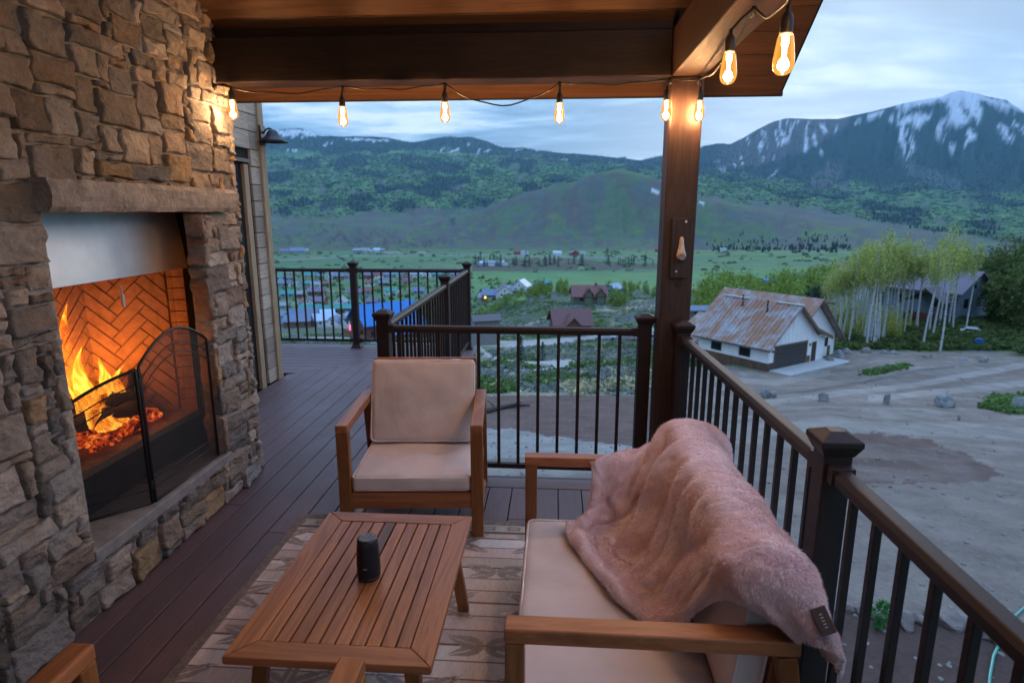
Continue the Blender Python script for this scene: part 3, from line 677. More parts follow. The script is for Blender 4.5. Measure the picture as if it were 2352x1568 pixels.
for j in range(nz_): bd(j * (ny + 1), (j + 1) * (ny + 1)); bd(j * (ny + 1) + ny, (j + 1) * (ny + 1) + ny)
mv.add(vs, fs)
M_mantel = speckle((.31, .28, .26), .35, 12, .9, .8, .012, name='rough_mantel_stone', spec=.2)
mv.build('mantel', M_mantel, fp)
lg = MB(); lg.box(-2.12, FX_ + .032, oy0 - .03, oy1 + .04, oz0 - .055, oz0); lg.box(-2.12, FX_ - .09, oy1 + .04, oy1 + .31, oz0 - .055, oz0); lg.build('hearth_ledge', M_conc, fp, .006)
# steel face, hood and firebox
XF = -2.12; by0, by1, bz0, bz1 = 2.30, 3.37, .505, 1.345
fc = MB(); fc.box(XF - .01, XF, oy0 - .06, oy1 + .31, oz0, .468); fc.box(XF - .01, XF, by1, oy1 + .31, .468, oz1 + .02); fc.box(XF - .01, XF, oy0 - .06, by0, .468, oz1); fc.box(XF - .01, XF - .001, by0, by1, bz1 + .01, oz1 + .02)
fc.build('firebox_surround', M_soot, fp)
hd = MB(); hd.add([(XF + .03, oy0 - .04, bz1), (XF + .03, by1 - .01, bz1), (XF + .006, by1 - .035, oz1 + .01), (XF + .006, oy0 - .04, oz1 + .01), (XF + .004, oy0 - .04, bz1), (XF + .004, by1 - .01, bz1), (XF + .002, by1 - .035, oz1 + .01), (XF + .002, oy0 - .04, oz1 + .01)],
        [(0, 1, 2, 3), (4, 7, 6, 5), (0, 4, 5, 1), (1, 5, 6, 2), (2, 6, 7, 3), (3, 7, 4, 0)])
hd.build('steel_hood', M_steel, fp)
sl = MB(); sl.box(XF - .09, XF + .006, by0, by1, .468, bz0)
M_brick = speckle((.42, .24, .13), .25, 25, .9, .4, .003, name='fire_brick')
sl.build('brick_sill', speckle((.36, .25, .18), .2, 20, .9, .3, .003, name='pale_fire_brick'), fp, .004)
ib = MB(); XB = -2.62
ib.quad((XB, by0 + .1, bz0), (XB, by1 - .17, bz0), (XB, by1 - .17, 1.6), (XB, by0 + .1, 1.6)); ib.quad((XB, by1 - .17, bz0), (XF - .01, by1, bz0), (XF - .01, by1, 1.6), (XB, by1 - .17, 1.6))
ib.quad((XB, by0 + .1, bz0), (XF - .01, by0, bz0), (XF - .01, by0, 1.6), (XB, by0 + .1, 1.6)); ib.quad((XB, by0, bz0 - .002), (XF, by0, bz0 - .002), (XF, by1, bz0 - .002), (XB, by1, bz0 - .002)); ib.quad((XB, by0, 1.58), (XF, by0, 1.58), (XF, by1, 1.58), (XB, by1, 1.58))
ib.build('firebox', speckle((.20, .12, .075), .3, 20, .95, .4, .003, name='fire_mortar'), fp)
# herringbone brick lining: real raised bricks
hb = MB(); Lb, Wb = .21, .062
def brickclip(cy_, cz_, ang, ymin, ymax, zmin, zmax):
    c_, s_ = math.cos(ang), math.sin(ang); pts = [(cy_ + a * c_ - d * s_, cz_ + a * s_ + d * c_) for a, d in ((-Lb / 2 + .004, -Wb / 2 + .004), (Lb / 2 - .004, -Wb / 2 + .004), (Lb / 2 - .004, Wb / 2 - .004), (-Lb / 2 + .004, Wb / 2 - .004))]
    for (ax, sg, lim) in ((0, 1, ymin), (0, -1, ymax), (1, 1, zmin), (1, -1, zmax)):
        out = []
        for i in range(len(pts)):
            p, q = pts[i], pts[(i + 1) % len(pts)]; ip = (p[ax] - lim) * sg >= 0; iq = (q[ax] - lim) * sg >= 0
            if ip: out.append(p)
            if ip != iq:
                tt = (lim - p[ax]) / (q[ax] - p[ax]); out.append((p[0] + (q[0] - p[0]) * tt, p[1] + (q[1] - p[1]) * tt))
        pts = out
        if len(pts) < 3: return None
    return pts
c45, s45 = math.cos(R(45)), math.sin(R(45))
def herring(A, B):
    """raised herringbone bricks on the wall from floor point A to floor point B"""
    A, B = Vector(A), Vector(B); L = (B - A).length; d = (B - A).normalized(); n_ = Vector((d.y, -d.x, 0)); n_ = n_ if n_.dot(Vector((XF + .3, 2.85, 0)) - A) > 0 else -n_
    for a in range(-14, 15):
        for c in range(-22, 23):
            for o90 in (0, 1):
                px_ = a * Lb + c * Wb + (Wb / 2 - Lb / 2 if o90 else 0); py_ = c * Wb - a * Lb + (Lb / 2 + Wb / 2 if o90 else 0)
                yy = L / 2 + px_ * c45 - py_ * s45; zz_ = 1.0 + px_ * s45 + py_ * c45
                if not (-.2 < yy < L + .2 and .3 < zz_ < 1.75): continue
                pl = brickclip(yy, zz_, R(45) + (R(90) if o90 else 0), .003, L - .003, bz0, 1.58)
                if pl:
                    k = len(pl); P3 = [A + d * p[0] + Vector((0, 0, p[1] - A.z)) for p in pl]
                    hb.add([p for p in P3] + [p + n_ * .010 for p in P3], [tuple(range(k, 2 * k))] + [(i, (i + 1) % k, k + (i + 1) % k, k + i) for i in range(k)])
herring((XB, by0 + .1, 0), (XB, by1 - .17, 0)); herring((XB + .004, by1 - .165, 0), (XF - .10, by1 - .03, 0)); herring((XF - .02, by0, 0), (XB, by0 + .1, 0))
for r_ in range(18):
    z_ = bz0 + r_ * .066
    if z_ + .06 > 1.58: break
    A = Vector((XF - .095, by1 - .028, z_)); B = Vector((XF - .012, by1 - .004, z_)); n_ = Vector((.01, -.01, 0))
    hb.add([A, B, B + Vector((0, 0, .06)), A + Vector((0, 0, .06)), A + n_, B + n_, B + n_ + Vector((0, 0, .06)), A + n_ + Vector((0, 0, .06))], [(4, 5, 6, 7), (0, 1, 5, 4), (3, 7, 6, 2), (0, 4, 7, 3), (1, 2, 6, 5)])
hb.build('brick_lining', M_brick, fp)
# chain curtain drawn to the right of the fire, with its pull
def mesh_fn(alpha, scale, colr):
    def f(t, b):
        oc = t.add('ShaderNodeTexCoord').outputs['Object']; b.inputs['Base Color'].default_value = (*colr, 1); b.inputs['Roughness'].default_value = .5
        w1 = t.add('ShaderNodeTexWave', bands_direction='DIAGONAL'); t.put(w1.inputs[0], oc); w1.inputs['Scale'].default_value = scale
        w2 = t.add('ShaderNodeTexWave', bands_direction='DIAGONAL'); t.put(w2.inputs[0], t.mapping(oc, (1, -1, 1))); w2.inputs['Scale'].default_value = scale
        k = t.math('MAXIMUM', w1.outputs['Fac'], w2.outputs['Fac'])
        t.put(b.inputs['Alpha'], t.maprange(k, .62, .9, alpha * .45, alpha * 1.75))
    return f
M_chain = mat('chain_mesh', mesh_fn(.26, 60, (.05, .04, .035)), color=(.05, .04, .035)); M_mesh = mat('screen_mesh', mesh_fn(.5, 90, (.03, .03, .032)), color=(.03, .03, .032))
cc = MB()
vs = []; n_ = 70
for i in range(n_ + 1):
    y_ = by0 + .02 + (by1 - by0 - .05) * i / n_; xx = XF - .05 + .010 * math.sin(i * 1.15)
    vs += [(xx, y_, bz0 + .002), (xx, y_, bz1 + .03)]
cc.add(vs, [(2 * i, 2 * i + 2, 2 * i + 3, 2 * i + 1) for i in range(n_)]); cc.build('chain_curtain', M_chain, fp, smooth=True)
pl = MB(); pl.tube([(XF - .02, 2.87, 1.30), (XF - .02, 2.87, 1.25)], .003); pl.tube([(XF - .02, 2.87, 1.26), (XF - .02, 2.87, 1.195)], .009); pl.build('curtain_pull', M_steel, fp)

# logs, embers and flames
M_char = speckle((.03, .022, .018), .6, 14, .95, .9, .01, name='charred_wood')
def emb_fn(t, b):
    oc = t.add('ShaderNodeTexCoord').outputs['Object']; n = t.noise(oc, 22, 5, .7, .5)
    b.inputs['Base Color'].default_value = (.03, .02, .018, 1)
    t.put(b.inputs['Emission Color'], t.ramp(n, [(.42, (0, 0, 0)), (.52, (.5, .03, .0)), (.62, (1, .20, .02)), (.75, (1, .5, .1))])); b.inputs['Emission Strength'].default_value = 1.0
M_ember = mat('glowing_ember', emb_fn, rough=.9)
def log(name, a, b_, r, label, m_):
    l = MB(); a, b_ = Vector(a), Vector(b_); rg2 = random.Random(int(r * 9999)); k_ = 9
    l.tube([a.lerp(b_, i / k_) + Vector((rg2.uniform(-1, 1), rg2.uniform(-1, 1), rg2.uniform(-1, 1))) * r * .12 for i in range(k_ + 1)], [r * rg2.uniform(.88, 1.08) for _ in range(k_ + 1)], 10)
    return props(l.build(name, m_, smooth=True), label, 'log', 'logs burning in the fireplace')
log('fire_log', (-2.50, 2.74, .585), (-2.30, 3.08, .575), .062, 'thick charred log lying in front in the fire, glowing underneath', M_char)
log('fire_log', (-2.52, 2.86, .67), (-2.36, 3.18, .62), .045, 'long charred log leaning across the top of the fire', M_char)
log('fire_log', (-2.36, 3.10, .58), (-2.42, 3.24, .76), .020, 'thin stick of firewood poking up at the right of the fire', M_char)
log('fire_log', (-2.27, 2.70, .54), (-2.24, 2.98, .54), .035, 'small log at the very front of the fire, burnt to glowing coal', M_ember)
em = MB(); rg2 = random.Random(9)
for i in range(150):
    c_ = Vector((rg2.uniform(-2.55, -2.20), rg2.uniform(2.62, 3.16), .515 + rg2.random() * .05)); s_ = rg2.uniform(.012, .035)
    em.add([c_ + Vector((v[0] * s_ * rg2.uniform(.6, 1.3), v[1] * s_ * rg2.uniform(.6, 1.3), v[2] * s_ * .7)) for v in ICV], ICF.tolist())
props(em.build('ember_bed', M_ember), 'bed of glowing coals and ash under the burning logs', 'embers', kind='stuff')
def flame_fn(t, b):
    oc = t.add('ShaderNodeTexCoord').outputs['Object']; sp_ = t.add('ShaderNodeSeparateXYZ'); t.put(sp_.inputs[0], oc)
    n = t.noise(t.mapping(oc, (1, 1, .45)), 11, 5, .65, 1.6); hz = t.maprange(sp_.outputs[2], .55, 1.25)
    k = t.math('SUBTRACT', n, t.math('MULTIPLY', hz, .18))
    em_ = t.add('ShaderNodeEmission'); t.put(em_.inputs[0], t.ramp(k, [(.30, (.8, .08, .0)), (.42, (1, .22, .01)), (.58, (1, .48, .05))])); em_.inputs[1].default_value = 1.5
    tr = t.add('ShaderNodeBsdfTransparent'); mx_ = t.add('ShaderNodeMixShader'); t.put(mx_.inputs[0], t.maprange(k, .27, .56)); t.put(mx_.inputs[1], tr.outputs[0]); t.put(mx_.inputs[2], em_.outputs[0])
    t.put(t.n['Material Output'].inputs[0], mx_.outputs[0])
M_flame = mat('flame', flame_fn)
def flame(cx, cy, z0, h, wd, seed, m_=None):
    r_ = random.Random(seed); V = []; n = 16; kk = 12; ph = r_.uniform(0, 6)
    for i in range(n + 1):
        q = i / n; rr_ = wd * (math.sin(math.pi * min(1, q * .95 + .12)) ** .8) * (1 - q) ** .45 + .001
        ox = .03 * math.sin(q * 5 + ph) * q; oy = .055 * math.sin(q * 4.2 + ph * 1.7) * q
        for j in range(kk):
            a = 6.2832 * j / kk; V.append((cx + ox + rr_ * .45 * math.cos(a), cy + oy + rr_ * math.sin(a) * (1 + .15 * math.sin(q * 14 + j)), z0 + h * q))
    return V, [(i * kk + j, i * kk + (j + 1) % kk, (i + 1) * kk + (j + 1) % kk, (i + 1) * kk + j) for i in range(n) for j in range(kk)]
for i, (cx, cy, z0, h, wd, lb) in enumerate([(-2.46, 2.90, .55, .70, .075, 'tallest flame rising at the far left behind the stone jamb'), (-2.38, 2.86, .56, .46, .07, 'broad yellow flame in front of the tallest one'), (-2.42, 3.00, .60, .30, .05, 'short flame between the broad one and the pair over the log'),
                                             (-2.46, 3.08, .66, .24, .045, 'taller of two narrow flames over the charred log'), (-2.44, 3.16, .62, .20, .05, 'rightmost small flame beside the upright stick'), (-2.28, 2.88, .54, .09, .12, 'low row of flame licking under the front log')]):
    V_, F_ = flame(cx, cy, z0, h, wd, i + 3); q = MB(); q.add(V_, F_); props(q.build('flame', M_flame, smooth=True), lb, 'flame', 'flames of the log fire')
fl = bpy.data.lights.new('firelight', 'POINT'); fl.energy = 5.5; fl.color = (1, .30, .06); fl.shadow_soft_size = .10; flo = bpy.data.objects.new('firelight', fl); C.objects.link(flo); flo.location = (-2.44, 2.95, .82)

# folding fire screen
sc_ = empty('fireplace_screen', 'black folding wire mesh fire screen with arched top standing on the hearth ledge', 'fire screen')
Zs = oz0 + .004
def panel(a, b_, za, zb, zm, nm):
    """frame from foot a to foot b_, side heights za, zb and crown zm"""
    a, b_ = Vector(a), Vector(b_); fr = MB(); N = 24; top = []
    for i in range(N + 1):
        q = i / N; zt = za + (zb - za) * q + (zm - (za + zb) / 2) * math.sin(math.pi * q) ** .9
        top.append(Vector((a.x + (b_.x - a.x) * q, a.y + (b_.y - a.y) * q, zt)))
    lp = [Vector((a.x, a.y, Zs))] + top + [Vector((b_.x, b_.y, Zs))]
    fr.tube(lp, .0075, 8); fr.tube([lp[0], lp[-1]], .0075, 8)
    p = fr.build(nm, M_blk, sc_, smooth=True)
    for off in (.07, .12): th = MB(); th.tube([v - Vector((0, 0, off)) for v in top], .003, 6); th.build('curved_bar', M_blk, p, smooth=True)
    for zz_ in (Zs + .07, Zs + .115): th = MB(); th.tube([(a.x, a.y, zz_), (b_.x, b_.y, zz_)], .0025, 6); th.build('straight_bar', M_blk, p, smooth=True)
    me_ = MB(); vs = []
    for v in top: vs += [(v.x, v.y, Zs), tuple(v)]
    me_.add(vs, [(2 * i, 2 * i + 2, 2 * i + 3, 2 * i + 1) for i in range(N)]); me_.build('wire_mesh', M_mesh, p)
panel((-1.900, 2.588, 0), (-1.905, 3.155, 0), 1.02 - .06, 1.02 - .045, 1.085, 'screen_panel')
panel((-2.10, 2.36, 0), (-1.906, 2.572, 0), .83, .95, .905, 'screen_panel')
panel((-1.912, 3.168, 0), (-2.09, 3.34, 0), .95, .83, .905, 'screen_panel')
for zz_ in (.36, .86):
    h_ = MB(); h_.tube([(-1.903, 2.580, zz_), (-1.903, 2.580, zz_ + .05)], .009, 8); h_.build('hinge', M_blk, sc_)

# ---------------- house wall beyond the chimney ----------------
hw = empty('house_wall', 'weathered board wall with pale corner trim beyond the chimney', 'wall')
wl = MB(); wl.box(-6.5, -2.80, 3.0, 5.84, -.3, 2.9); wl.box(-6.5, -2.76, -1.6, Y0 - .002, -.3, 5); wl.box(-2.76, -2.74, 1.2, Y0 - .002, 0, 5); wl.build('wall_core', M_dark, hw)
sd = MB(); rg = random.Random(4)
zc = .0
while zc < 2.9:
    h_ = rg.choice((.14, .15, .16)); 
    yy = 3.5
    sd.box(-2.80, -2.772 - rg.random() * .006, 5.60 + .0, 5.765, zc + .004, zc + h_ - .003); 
    if zc > 2.12: sd.box(-2.80, -2.774, 3.5, 5.60, zc + .004, zc + h_ - .003)
    zc += h_
sd.build('siding', M_siding, hw, .003)
tr = MB(); tr.box(-2.80, -2.752, 5.765, 5.865, 0, 2.9); tr.box(-6.5, -2.80, 5.842, 5.862, 0, 2.9); tr.build('corner_trim', M_trim, hw, .003)
tr = MB(); tr.box(-2.80, -2.755, 5.42, 5.50, 0, 2.07); tr.build('door_trim', M_trim, hw, .003)
tr = MB(); tr.box(-2.80, -2.74, 4.3, 5.52, 2.085, 2.115); tr.build('door_head_flashing', M_blk, hw)
dr = MB(); dr.box(-2.81, -2.785, 4.4, 5.42, .02, 2.07); dr.build('dark_door', mat('dark_glass', None, color=(.012, .014, .018), rough=.08), hw)
M_off = speckle((.35, .31, .26), name='interior_wall')
# added unseen wall behind the viewer, keeps sky light off the porch
bw = MB(); bw.box(-2.76, .3, -1.62, -1.50, -.3, 4.6); props(bw.build('added_shade_wall', M_siding), 'board wall of the house behind the seating', 'wall', kind='structure')
# wall lamp
wlp = empty('wall_lamp', 'dark metal gooseneck barn lamp on the siding by the house corner', 'wall lamp', (-2.752, 5.80, 2.35))
q = MB(); q.box(0, .02, -.05, .05, -.09, .09); q.build('back_plate', M_blk, wlp, .004)
q = MB(); q.tube([(.02, 0, .02), (.05, 0, .055), (.08, 0, .065), (.105, 0, .055), (.11, 0, .02)], .009, 8); q.build('arm', M_blk, wlp, smooth=True)
q = MB(); q.lathe([(.012, .055), (.03, .05), (.05, .03), (.06, .0), (.10, -.035), (.135, -.06), (.128, -.06), (.09, -.035), (.05, -.005), (.01, .03)], (.11, 0, 0), 24, cap=False); q.build('lamp_shade', M_blk, wlp, smooth=True)

# ---------------- porch roof ----------------
pr = empty('porch_roof', 'dark stained timber porch roof with boarded underside and heavy beams', 'porch roof')
YE, ZE, SL = 3.92, 2.330, .725; RY = 1.25; XW, XE = -2.76, 1.31
def zr(y): return ZE + SL * (YE - y)
cb = MB(); Lr = math.hypot(YE - RY, SL * (YE - RY)); nb_ = int(Lr / .145); 
for i in range(nb_):
    a, c_ = i * .145 + .002, (i + 1) * .145 - .002
    d = Vector((0, -(YE - RY), SL * (YE - RY))).normalized(); nn = Vector((0, -d.z, d.y)); nn = Vector((0, SL, 1)).normalized()
    e0 = Vector((0, YE, ZE))
    for sgn in (1, -1):
        dd = Vector((0, d.y * sgn, d.z)); n3_ = Vector((0, SL * sgn, 1)).normalized(); ee = Vector((0, RY + (YE - RY) * sgn, ZE))
        ps = [ee + dd * a, ee + dd * c_, ee + dd * c_ + n3_ * .02, ee + dd * a + n3_ * .02]
        cb.add([(XW, p.y, p.z) for p in ps] + [(XE, p.y, p.z) for p in ps], [(0, 1, 2, 3), (4, 7, 6, 5), (0, 4, 5, 1), (1, 5, 6, 2), (2, 6, 7, 3), (3, 7, 4, 0)])
cb.build('ceiling_boards', M_ceil, pr)
rf = MB()
for sgn in (1, -1):
    n3_ = Vector((0, SL * sgn, 1)).normalized(); e = Vector((0, RY + (YE - RY) * sgn, ZE)) + n3_ * .022; r_ = Vector((0, RY, zr(RY))) + n3_ * .022 + Vector((0, 0, .0))
    ps = [e, r_, r_ + n3_ * .06, e + n3_ * .06]; rf.add([(XW - .2, p.y, p.z) for p in ps] + [(XE + .02, p.y, p.z) for p in ps], [(0, 1, 2, 3), (4, 7, 6, 5), (0, 4, 5, 1), (1, 5, 6, 2), (2, 6, 7, 3), (3, 7, 4, 0)])
rf.build('roof_deck', M_dark, pr)
fa = MB(); fa.box(XW, XE + .02, YE + .002, YE + .025, ZE - .005, ZE + .13); fa.build('eave_fascia', M_timberX, pr)
q = MB(); q.box(-1.88, .595, 3.45, 3.62, 2.35, 2.580); q.build('front_beam', M_timberX, pr, .006)
q = MB(); q.box(.597, .765, -1.5, 3.45, 2.348, 2.585); q.build('side_beam', M_timberY, pr, .006)
q = MB(); q.box(.597, .767, 3.452, 3.62, 2.352, 2.60); q.build('beam_corner', M_timberX, pr, .006)
q = MB(); q.box(.62, .74, 3.455, 3.61, 2.60, 2.66); q.box(-1.9, .60, 3.50, 3.56, 2.58, 2.66); q.build('blocking', M_timberX, pr)
po = MB(); po.box(.597, .768, 3.452, 3.62, 0, 2.350); pst = po.build('timber_post', M_timberZ, bevel=.008); props(pst, 'square dark stained timber post carrying the corner of the porch roof', 'post')

# bottle opener board on the post
bo = empty('bottle_opener', 'dark wooden plaque with a pale worn bottle opener screwed to the timber post', 'bottle opener', (.690, 3.452, 1.46))
q = MB(); q.box(-.052, .052, -.024, 0, -.163, .163); q.build('plaque', wood('dark_plaque', (.020, .012, .012), (.05, .03, .028), 2, 2, .5, 4, 0, .1, .2), bo, .003)
q = MB(); prof = []
pts = [(0, -.030, .062), (0, -.034, .05), (0, -.036, .02), (0, -.040, -.012), (0, -.044, -.035), (0, -.044, -.058)]
q.tube(pts, [.007, .011, .014, .020, .027, .020], 14); q.build('opener', speckle((.52, .42, .34), .3, 60, .5, .3, .002, name='worn_antler'), bo, smooth=True)
q = MB(); q.tube([(0, -.072, -.042), (0, -.066, -.042)], .017, 16); q.build('opener_mouth', speckle((.30, .24, .2), .3, 60, name='opener_mouth'), bo)
for dx, dz in ((.02, .145), (-.018, -.125)):
    q = MB(); q.tube([(dx, -.027, dz), (dx, -.0235, dz)], .006, 10); q.build('screw', M_steel, bo)
q = MB(); q.tube([(.690, 3.4495, 1.262), (.690, 3.453, 1.262)], .022, 20); o_ = q.build('wood_plug', M_timberX); o_.parent = pst

# ---------------- railings ----------------
def rail_post(name, x, y, h=1.05, label='', z0=0.0):
    e = empty('railing_post', label, 'railing post', (x, y, z0), 0, 'railing posts')
    q = MB(); q.box(-.038, .038, -.038, .038, 0, h - .03); q.build('shaft', M_rail, e, .004)
    q = MB(); q.add([(a * .040, c * .040, h - .055) for a, c in ((-1, -1), (1, -1), (1, 1), (-1, 1))] + [(a * .056, c * .056, h - .022) for a, c in ((-1, -1), (1, -1), (1, 1), (-1, 1))] + [(a * .056, c * .056, h - .008) for a, c in ((-1, -1), (1, -1), (1, 1), (-1, 1))] + [(a * .02, c * .02, h + .012) for a, c in ((-1, -1), (1, -1), (1, 1), (-1, 1))],
          [(3, 2, 1, 0)] + [(r_ * 4 + i, r_ * 4 + (i + 1) % 4, (r_ + 1) * 4 + (i + 1) % 4, (r_ + 1) * 4 + i) for r_ in range(3) for i in range(4)] + [(12, 13, 14, 15)])
    q.build('post_cap', M_rail, e, .003)
    q = MB(); q.box(-.062, .062, -.062, .062, 0, .012); q.add([(a * .058, c * .058, .012) for a, c in ((-1, -1), (1, -1), (1, 1), (-1, 1))] + [(a * .041, c * .041, .05) for a, c in ((-1, -1), (1, -1), (1, 1), (-1, 1))], [(i, (i + 1) % 4, 4 + (i + 1) % 4, 4 + i) for i in range(4)]); q.build('post_base', M_rail, e, .003)
    return e
def rail_run(a, b_, label, ztop=.98, zbot=.095, pitch=.119, start=.06, brackets=True):
    a, b_ = Vector((*a, 0)), Vector((*b_, 0)); d = (b_ - a); L = d.length; d.normalize()
    ang = math.atan2(d.y, d.x); e = empty('railing', label, 'railing', a, ang, 'deck railing sections')
    q = MB(); q.prism([(-.024, 0), (.024, 0), (.027, .028), (.018, .042), (-.018, .042), (-.027, .028)], 0, L, M=Matrix(((0, 0, 1, 0), (1, 0, 0, 0), (0, 1, 0, ztop - .042), (0, 0, 0, 1)))); q.build('top_rail', M_rail, e, .004)
    q = MB(); q.box(0, L, -.018, .018, zbot - .022, zbot + .010); q.build('bottom_rail', M_rail, e, .004)
    for zz_ in (ztop - .045, zbot - .026):
        for x0 in (0, L - .035):
            q = MB(); q.box(x0, x0 + .035, -.031, .031, zz_, zz_ + .05); q.build('rail_bracket', M_rail, e, .003)
    m_ = MB(); m_.box(-.0095, .0095, -.0095, .0095, zbot + .009, ztop - .04); pb = m_.build('baluster', M_rail, e, .0015); pb.location.x = start
    n = int((L - start - .03) / pitch)
    for i in range(1, n + 1):
        c_ = pb.copy(); C.objects.link(c_); c_.parent = e; c_.location.x = start + i * pitch
    return e
A_, B_, C_ = (-1.045, 3.635), (.540, 3.60), (.722, 3.400)
rail_post('', *A_, 1.06, 'railing post where the near rail meets the long side run, behind the armchair'); rail_post('', *B_, 1.06, 'railing post just left of the timber post'); rail_post('', *C_, 1.055, 'railing post in front of the timber post')
rail_post('', .782, 1.655, 1.06, 'nearest railing post, behind the blanket on the loveseat'); rail_post('', .785, -.35, 1.06, 'railing post nearest the house at the right edge')
rail_post('', -2.44, 7.28, 1.06, 'railing post in the middle of the far rail'); rail_post('', -1.045, 7.28, 1.06, 'railing post at the far outer corner of the deck'); rail_post('', -1.045, 5.78, 1.06, 'railing post halfway along the long side run'); rail_post('', -4.4, 7.28, 1.06, 'railing post of the far rail behind the house corner')
e_ = rail_run((A_[0] + .04, 3.607), (.502, 3.600), 'near railing panel between the corner post and the timber post', start=.065, pitch=.1215)
rail_run((.730, 3.36), (.780, 1.695), 'right railing panel from the timber post to the nearest post', start=.07, pitch=.117)
rail_run((.783, 1.615), (.785, -.31), 'right railing panel beside the loveseat running out of view', start=.10, pitch=.117)
rail_run((-1.045, 3.675), (-1.045, 5.74), 'nearer half of the long side railing'); rail_run((-1.045, 5.82), (-1.045, 7.24), 'farther half of the long side railing')
rail_run((-2.40, 7.28), (-1.085, 7.28), 'far railing panel between its middle post and the outer corner', start=.075, pitch=.114); rail_run((-4.36, 7.28), (-2.48, 7.28), 'far railing panel between the house corner and its middle post', start=.04, pitch=.1135)

# ---------------- string lights ----------------
M_cord = speckle((.02, .018, .017), .2, 30, .5, .1, .001, name='black_rubber')
def fil_fn(t, b):
    e = t.add('ShaderNodeEmission'); e.inputs[0].default_value = (1, .56, .27, 1); e.inputs[1].default_value = 330; t.put(t.n['Material Output'].inputs[0], e.outputs[0])
M_fil = mat('filament', fil_fn)
def glass_fn(t, b):
    tr = t.add('ShaderNodeBsdfTransparent'); tr.inputs[0].default_value = (1, .93, .8, 1); gl = t.add('ShaderNodeBsdfGlossy'); gl.inputs[1].default_value = .05
    e = t.add('ShaderNodeEmission'); e.inputs[0].default_value = (1, .40, .06, 1); e.inputs[1].default_value = .55
    fr = t.add('ShaderNodeFresnel'); fr.inputs[0].default_value = 1.45; m1 = t.add('ShaderNodeMixShader'); t.put(m1.inputs[0], fr.outputs[0]); t.put(m1.inputs[1], tr.outputs[0]); t.put(m1.inputs[2], gl.outputs[0])
    m2 = t.add('ShaderNodeMixShader'); m2.inputs[0].default_value = .40; t.put(m2.inputs[1], m1.outputs[0]); t.put(m2.inputs[2], e.outputs[0]); t.put(t.n['Material Output'].inputs[0], m2.outputs[0])
M_glass = mat('amber_bulb_glass', glass_fn)
slt = empty('string_lights', 'black cord of glowing amber filament bulbs strung under the porch beams', 'string lights')
hooks = [(-1.86, 3.42, 2.335), (-1.157, 3.44, 2.318), (-.597, 3.44, 2.325), (.015, 3.44, 2.325), (.585, 3.43, 2.335), (.735, 3.42, 2.33), (.655, 2.28, 2.325), (.655, 1.80, 2.32), (.655, 1.15, 2.325), (.655, .5, 2.325)]
bulbs = [(-1.775, 3.425, 2.205), (-1.157, 3.42, 2.162), (-.597, 3.42, 2.178), (.015, 3.42, 2.168), (.572, 3.42, 2.176), (.738, 3.40, 2.168), (.572, 2.23, 2.128), (.598, 1.78, 2.065), (.62, 1.15, 2.12), (.62, .5, 2.12)]
sags = [.04, .02, .11, .02, .01, .06, .08, .08, .1, .1, .1]
cpts = []
for i in range(len(hooks) - 1):
    a, b_ = Vector(hooks[i]), Vector(hooks[i + 1])
    for k_ in range(14):
        q = k_ / 14; cpts.append(a.lerp(b_, q) - Vector((0, 0, sags[i] * 4 * q * (1 - q))) + Vector((0, -.004 * math.sin(q * 9), .004 * math.sin(q * 17 + i))))
cpts.append(Vector(hooks[-1]))
q = MB(); q.tube(cpts, .0042, 6); q.build('cord', M_cord, slt, smooth=True)
for hk, bu in zip(hooks, bulbs):
    bx_, by_, bz_ = bu; g_ = MB()
    g_.lathe([(.0005, -.052), (.012, -.0505), (.020, -.045), (.0258, -.035), (.0275, -.024), (.0268, -.010), (.0235, .018), (.0205, .038), (.0175, .049), (.014, .052)], (0, 0, 0), 18, cap=False)
    ob = g_.build('light_bulb', M_glass, slt, smooth=True); ob.location = bu
    f_ = MB(); f_.lathe([(.001, -.040), (.0105, -.038), (.0150, -.028), (.0118, -.017), (.0050, -.008), (.0045, .012), (.0085, .026), (.0085, .040), (.001, .043)], (0, 0, 0), 10, cap=False); f_.build('filament', M_fil, ob, smooth=True)
    s_ = MB(); s_.lathe([(.0155, .047), (.0165, .055), (.0165, .085), (.012, .098), (.006, .103), (.006, .12)], (0, 0, 0), 14); s_.build('socket', M_cord, ob, smooth=True)
    p_ = MB(); h_ = Vector(hk) - Vector(bu); p_.tube([(0, 0, .115), Vector((0, 0, .13)).lerp(h_, .4) + Vector((.003, 0, 0)), Vector((0, 0, .13)).lerp(h_, .8), h_], .0045, 6); p_.tube([h_ + Vector((0, 0, -.028)), h_ + Vector((0, 0, .004))], .009, 8); p_.build('pigtail', M_cord, ob, smooth=True)
# ---------------- rug ----------------
rx0, rx1, ryy0, ryy1 = -1.395, 1.0 - .28, .62, 3.045
hx, hy = .007, .006
gx = np.arange(rx0, rx1 + 1e-6, hx); gy = np.arange(ryy0, ryy1 + 1e-6, hy)
GX, GY = np.meshgrid(gx, gy, indexing='ij')
dl_ = np.minimum(np.minimum(GX - rx0, rx1 - GX), np.minimum(ryy1 - GY, GY - ryy0))
rc = np.zeros(GX.shape + (3,)); ph = ryy1 - GY
bi = np.floor((ph - .02) / .088).astype(int); bf = ((ph - .02) / .088) % 1
tones = np.array([(.76, .67, .62), (.62, .52, .47), (.80, .73, .68), (.68, .56, .51), (.56, .47, .43), (.78, .70, .64)])
rc[:] = tones[bi % 6]
def rl(c, m_): 
    global rc
    m_ = np.clip(m_, 0, 1)[..., None]; rc = rc * (1 - m_) + np.array(c) * m_
rl((.56, .48, .42), (fbm(GX * 1.1, GY * 8, 3, 3) > .55) * .7)
rl((.20, .12, .105), (np.abs(bf - .5) > .46) * 1.0)
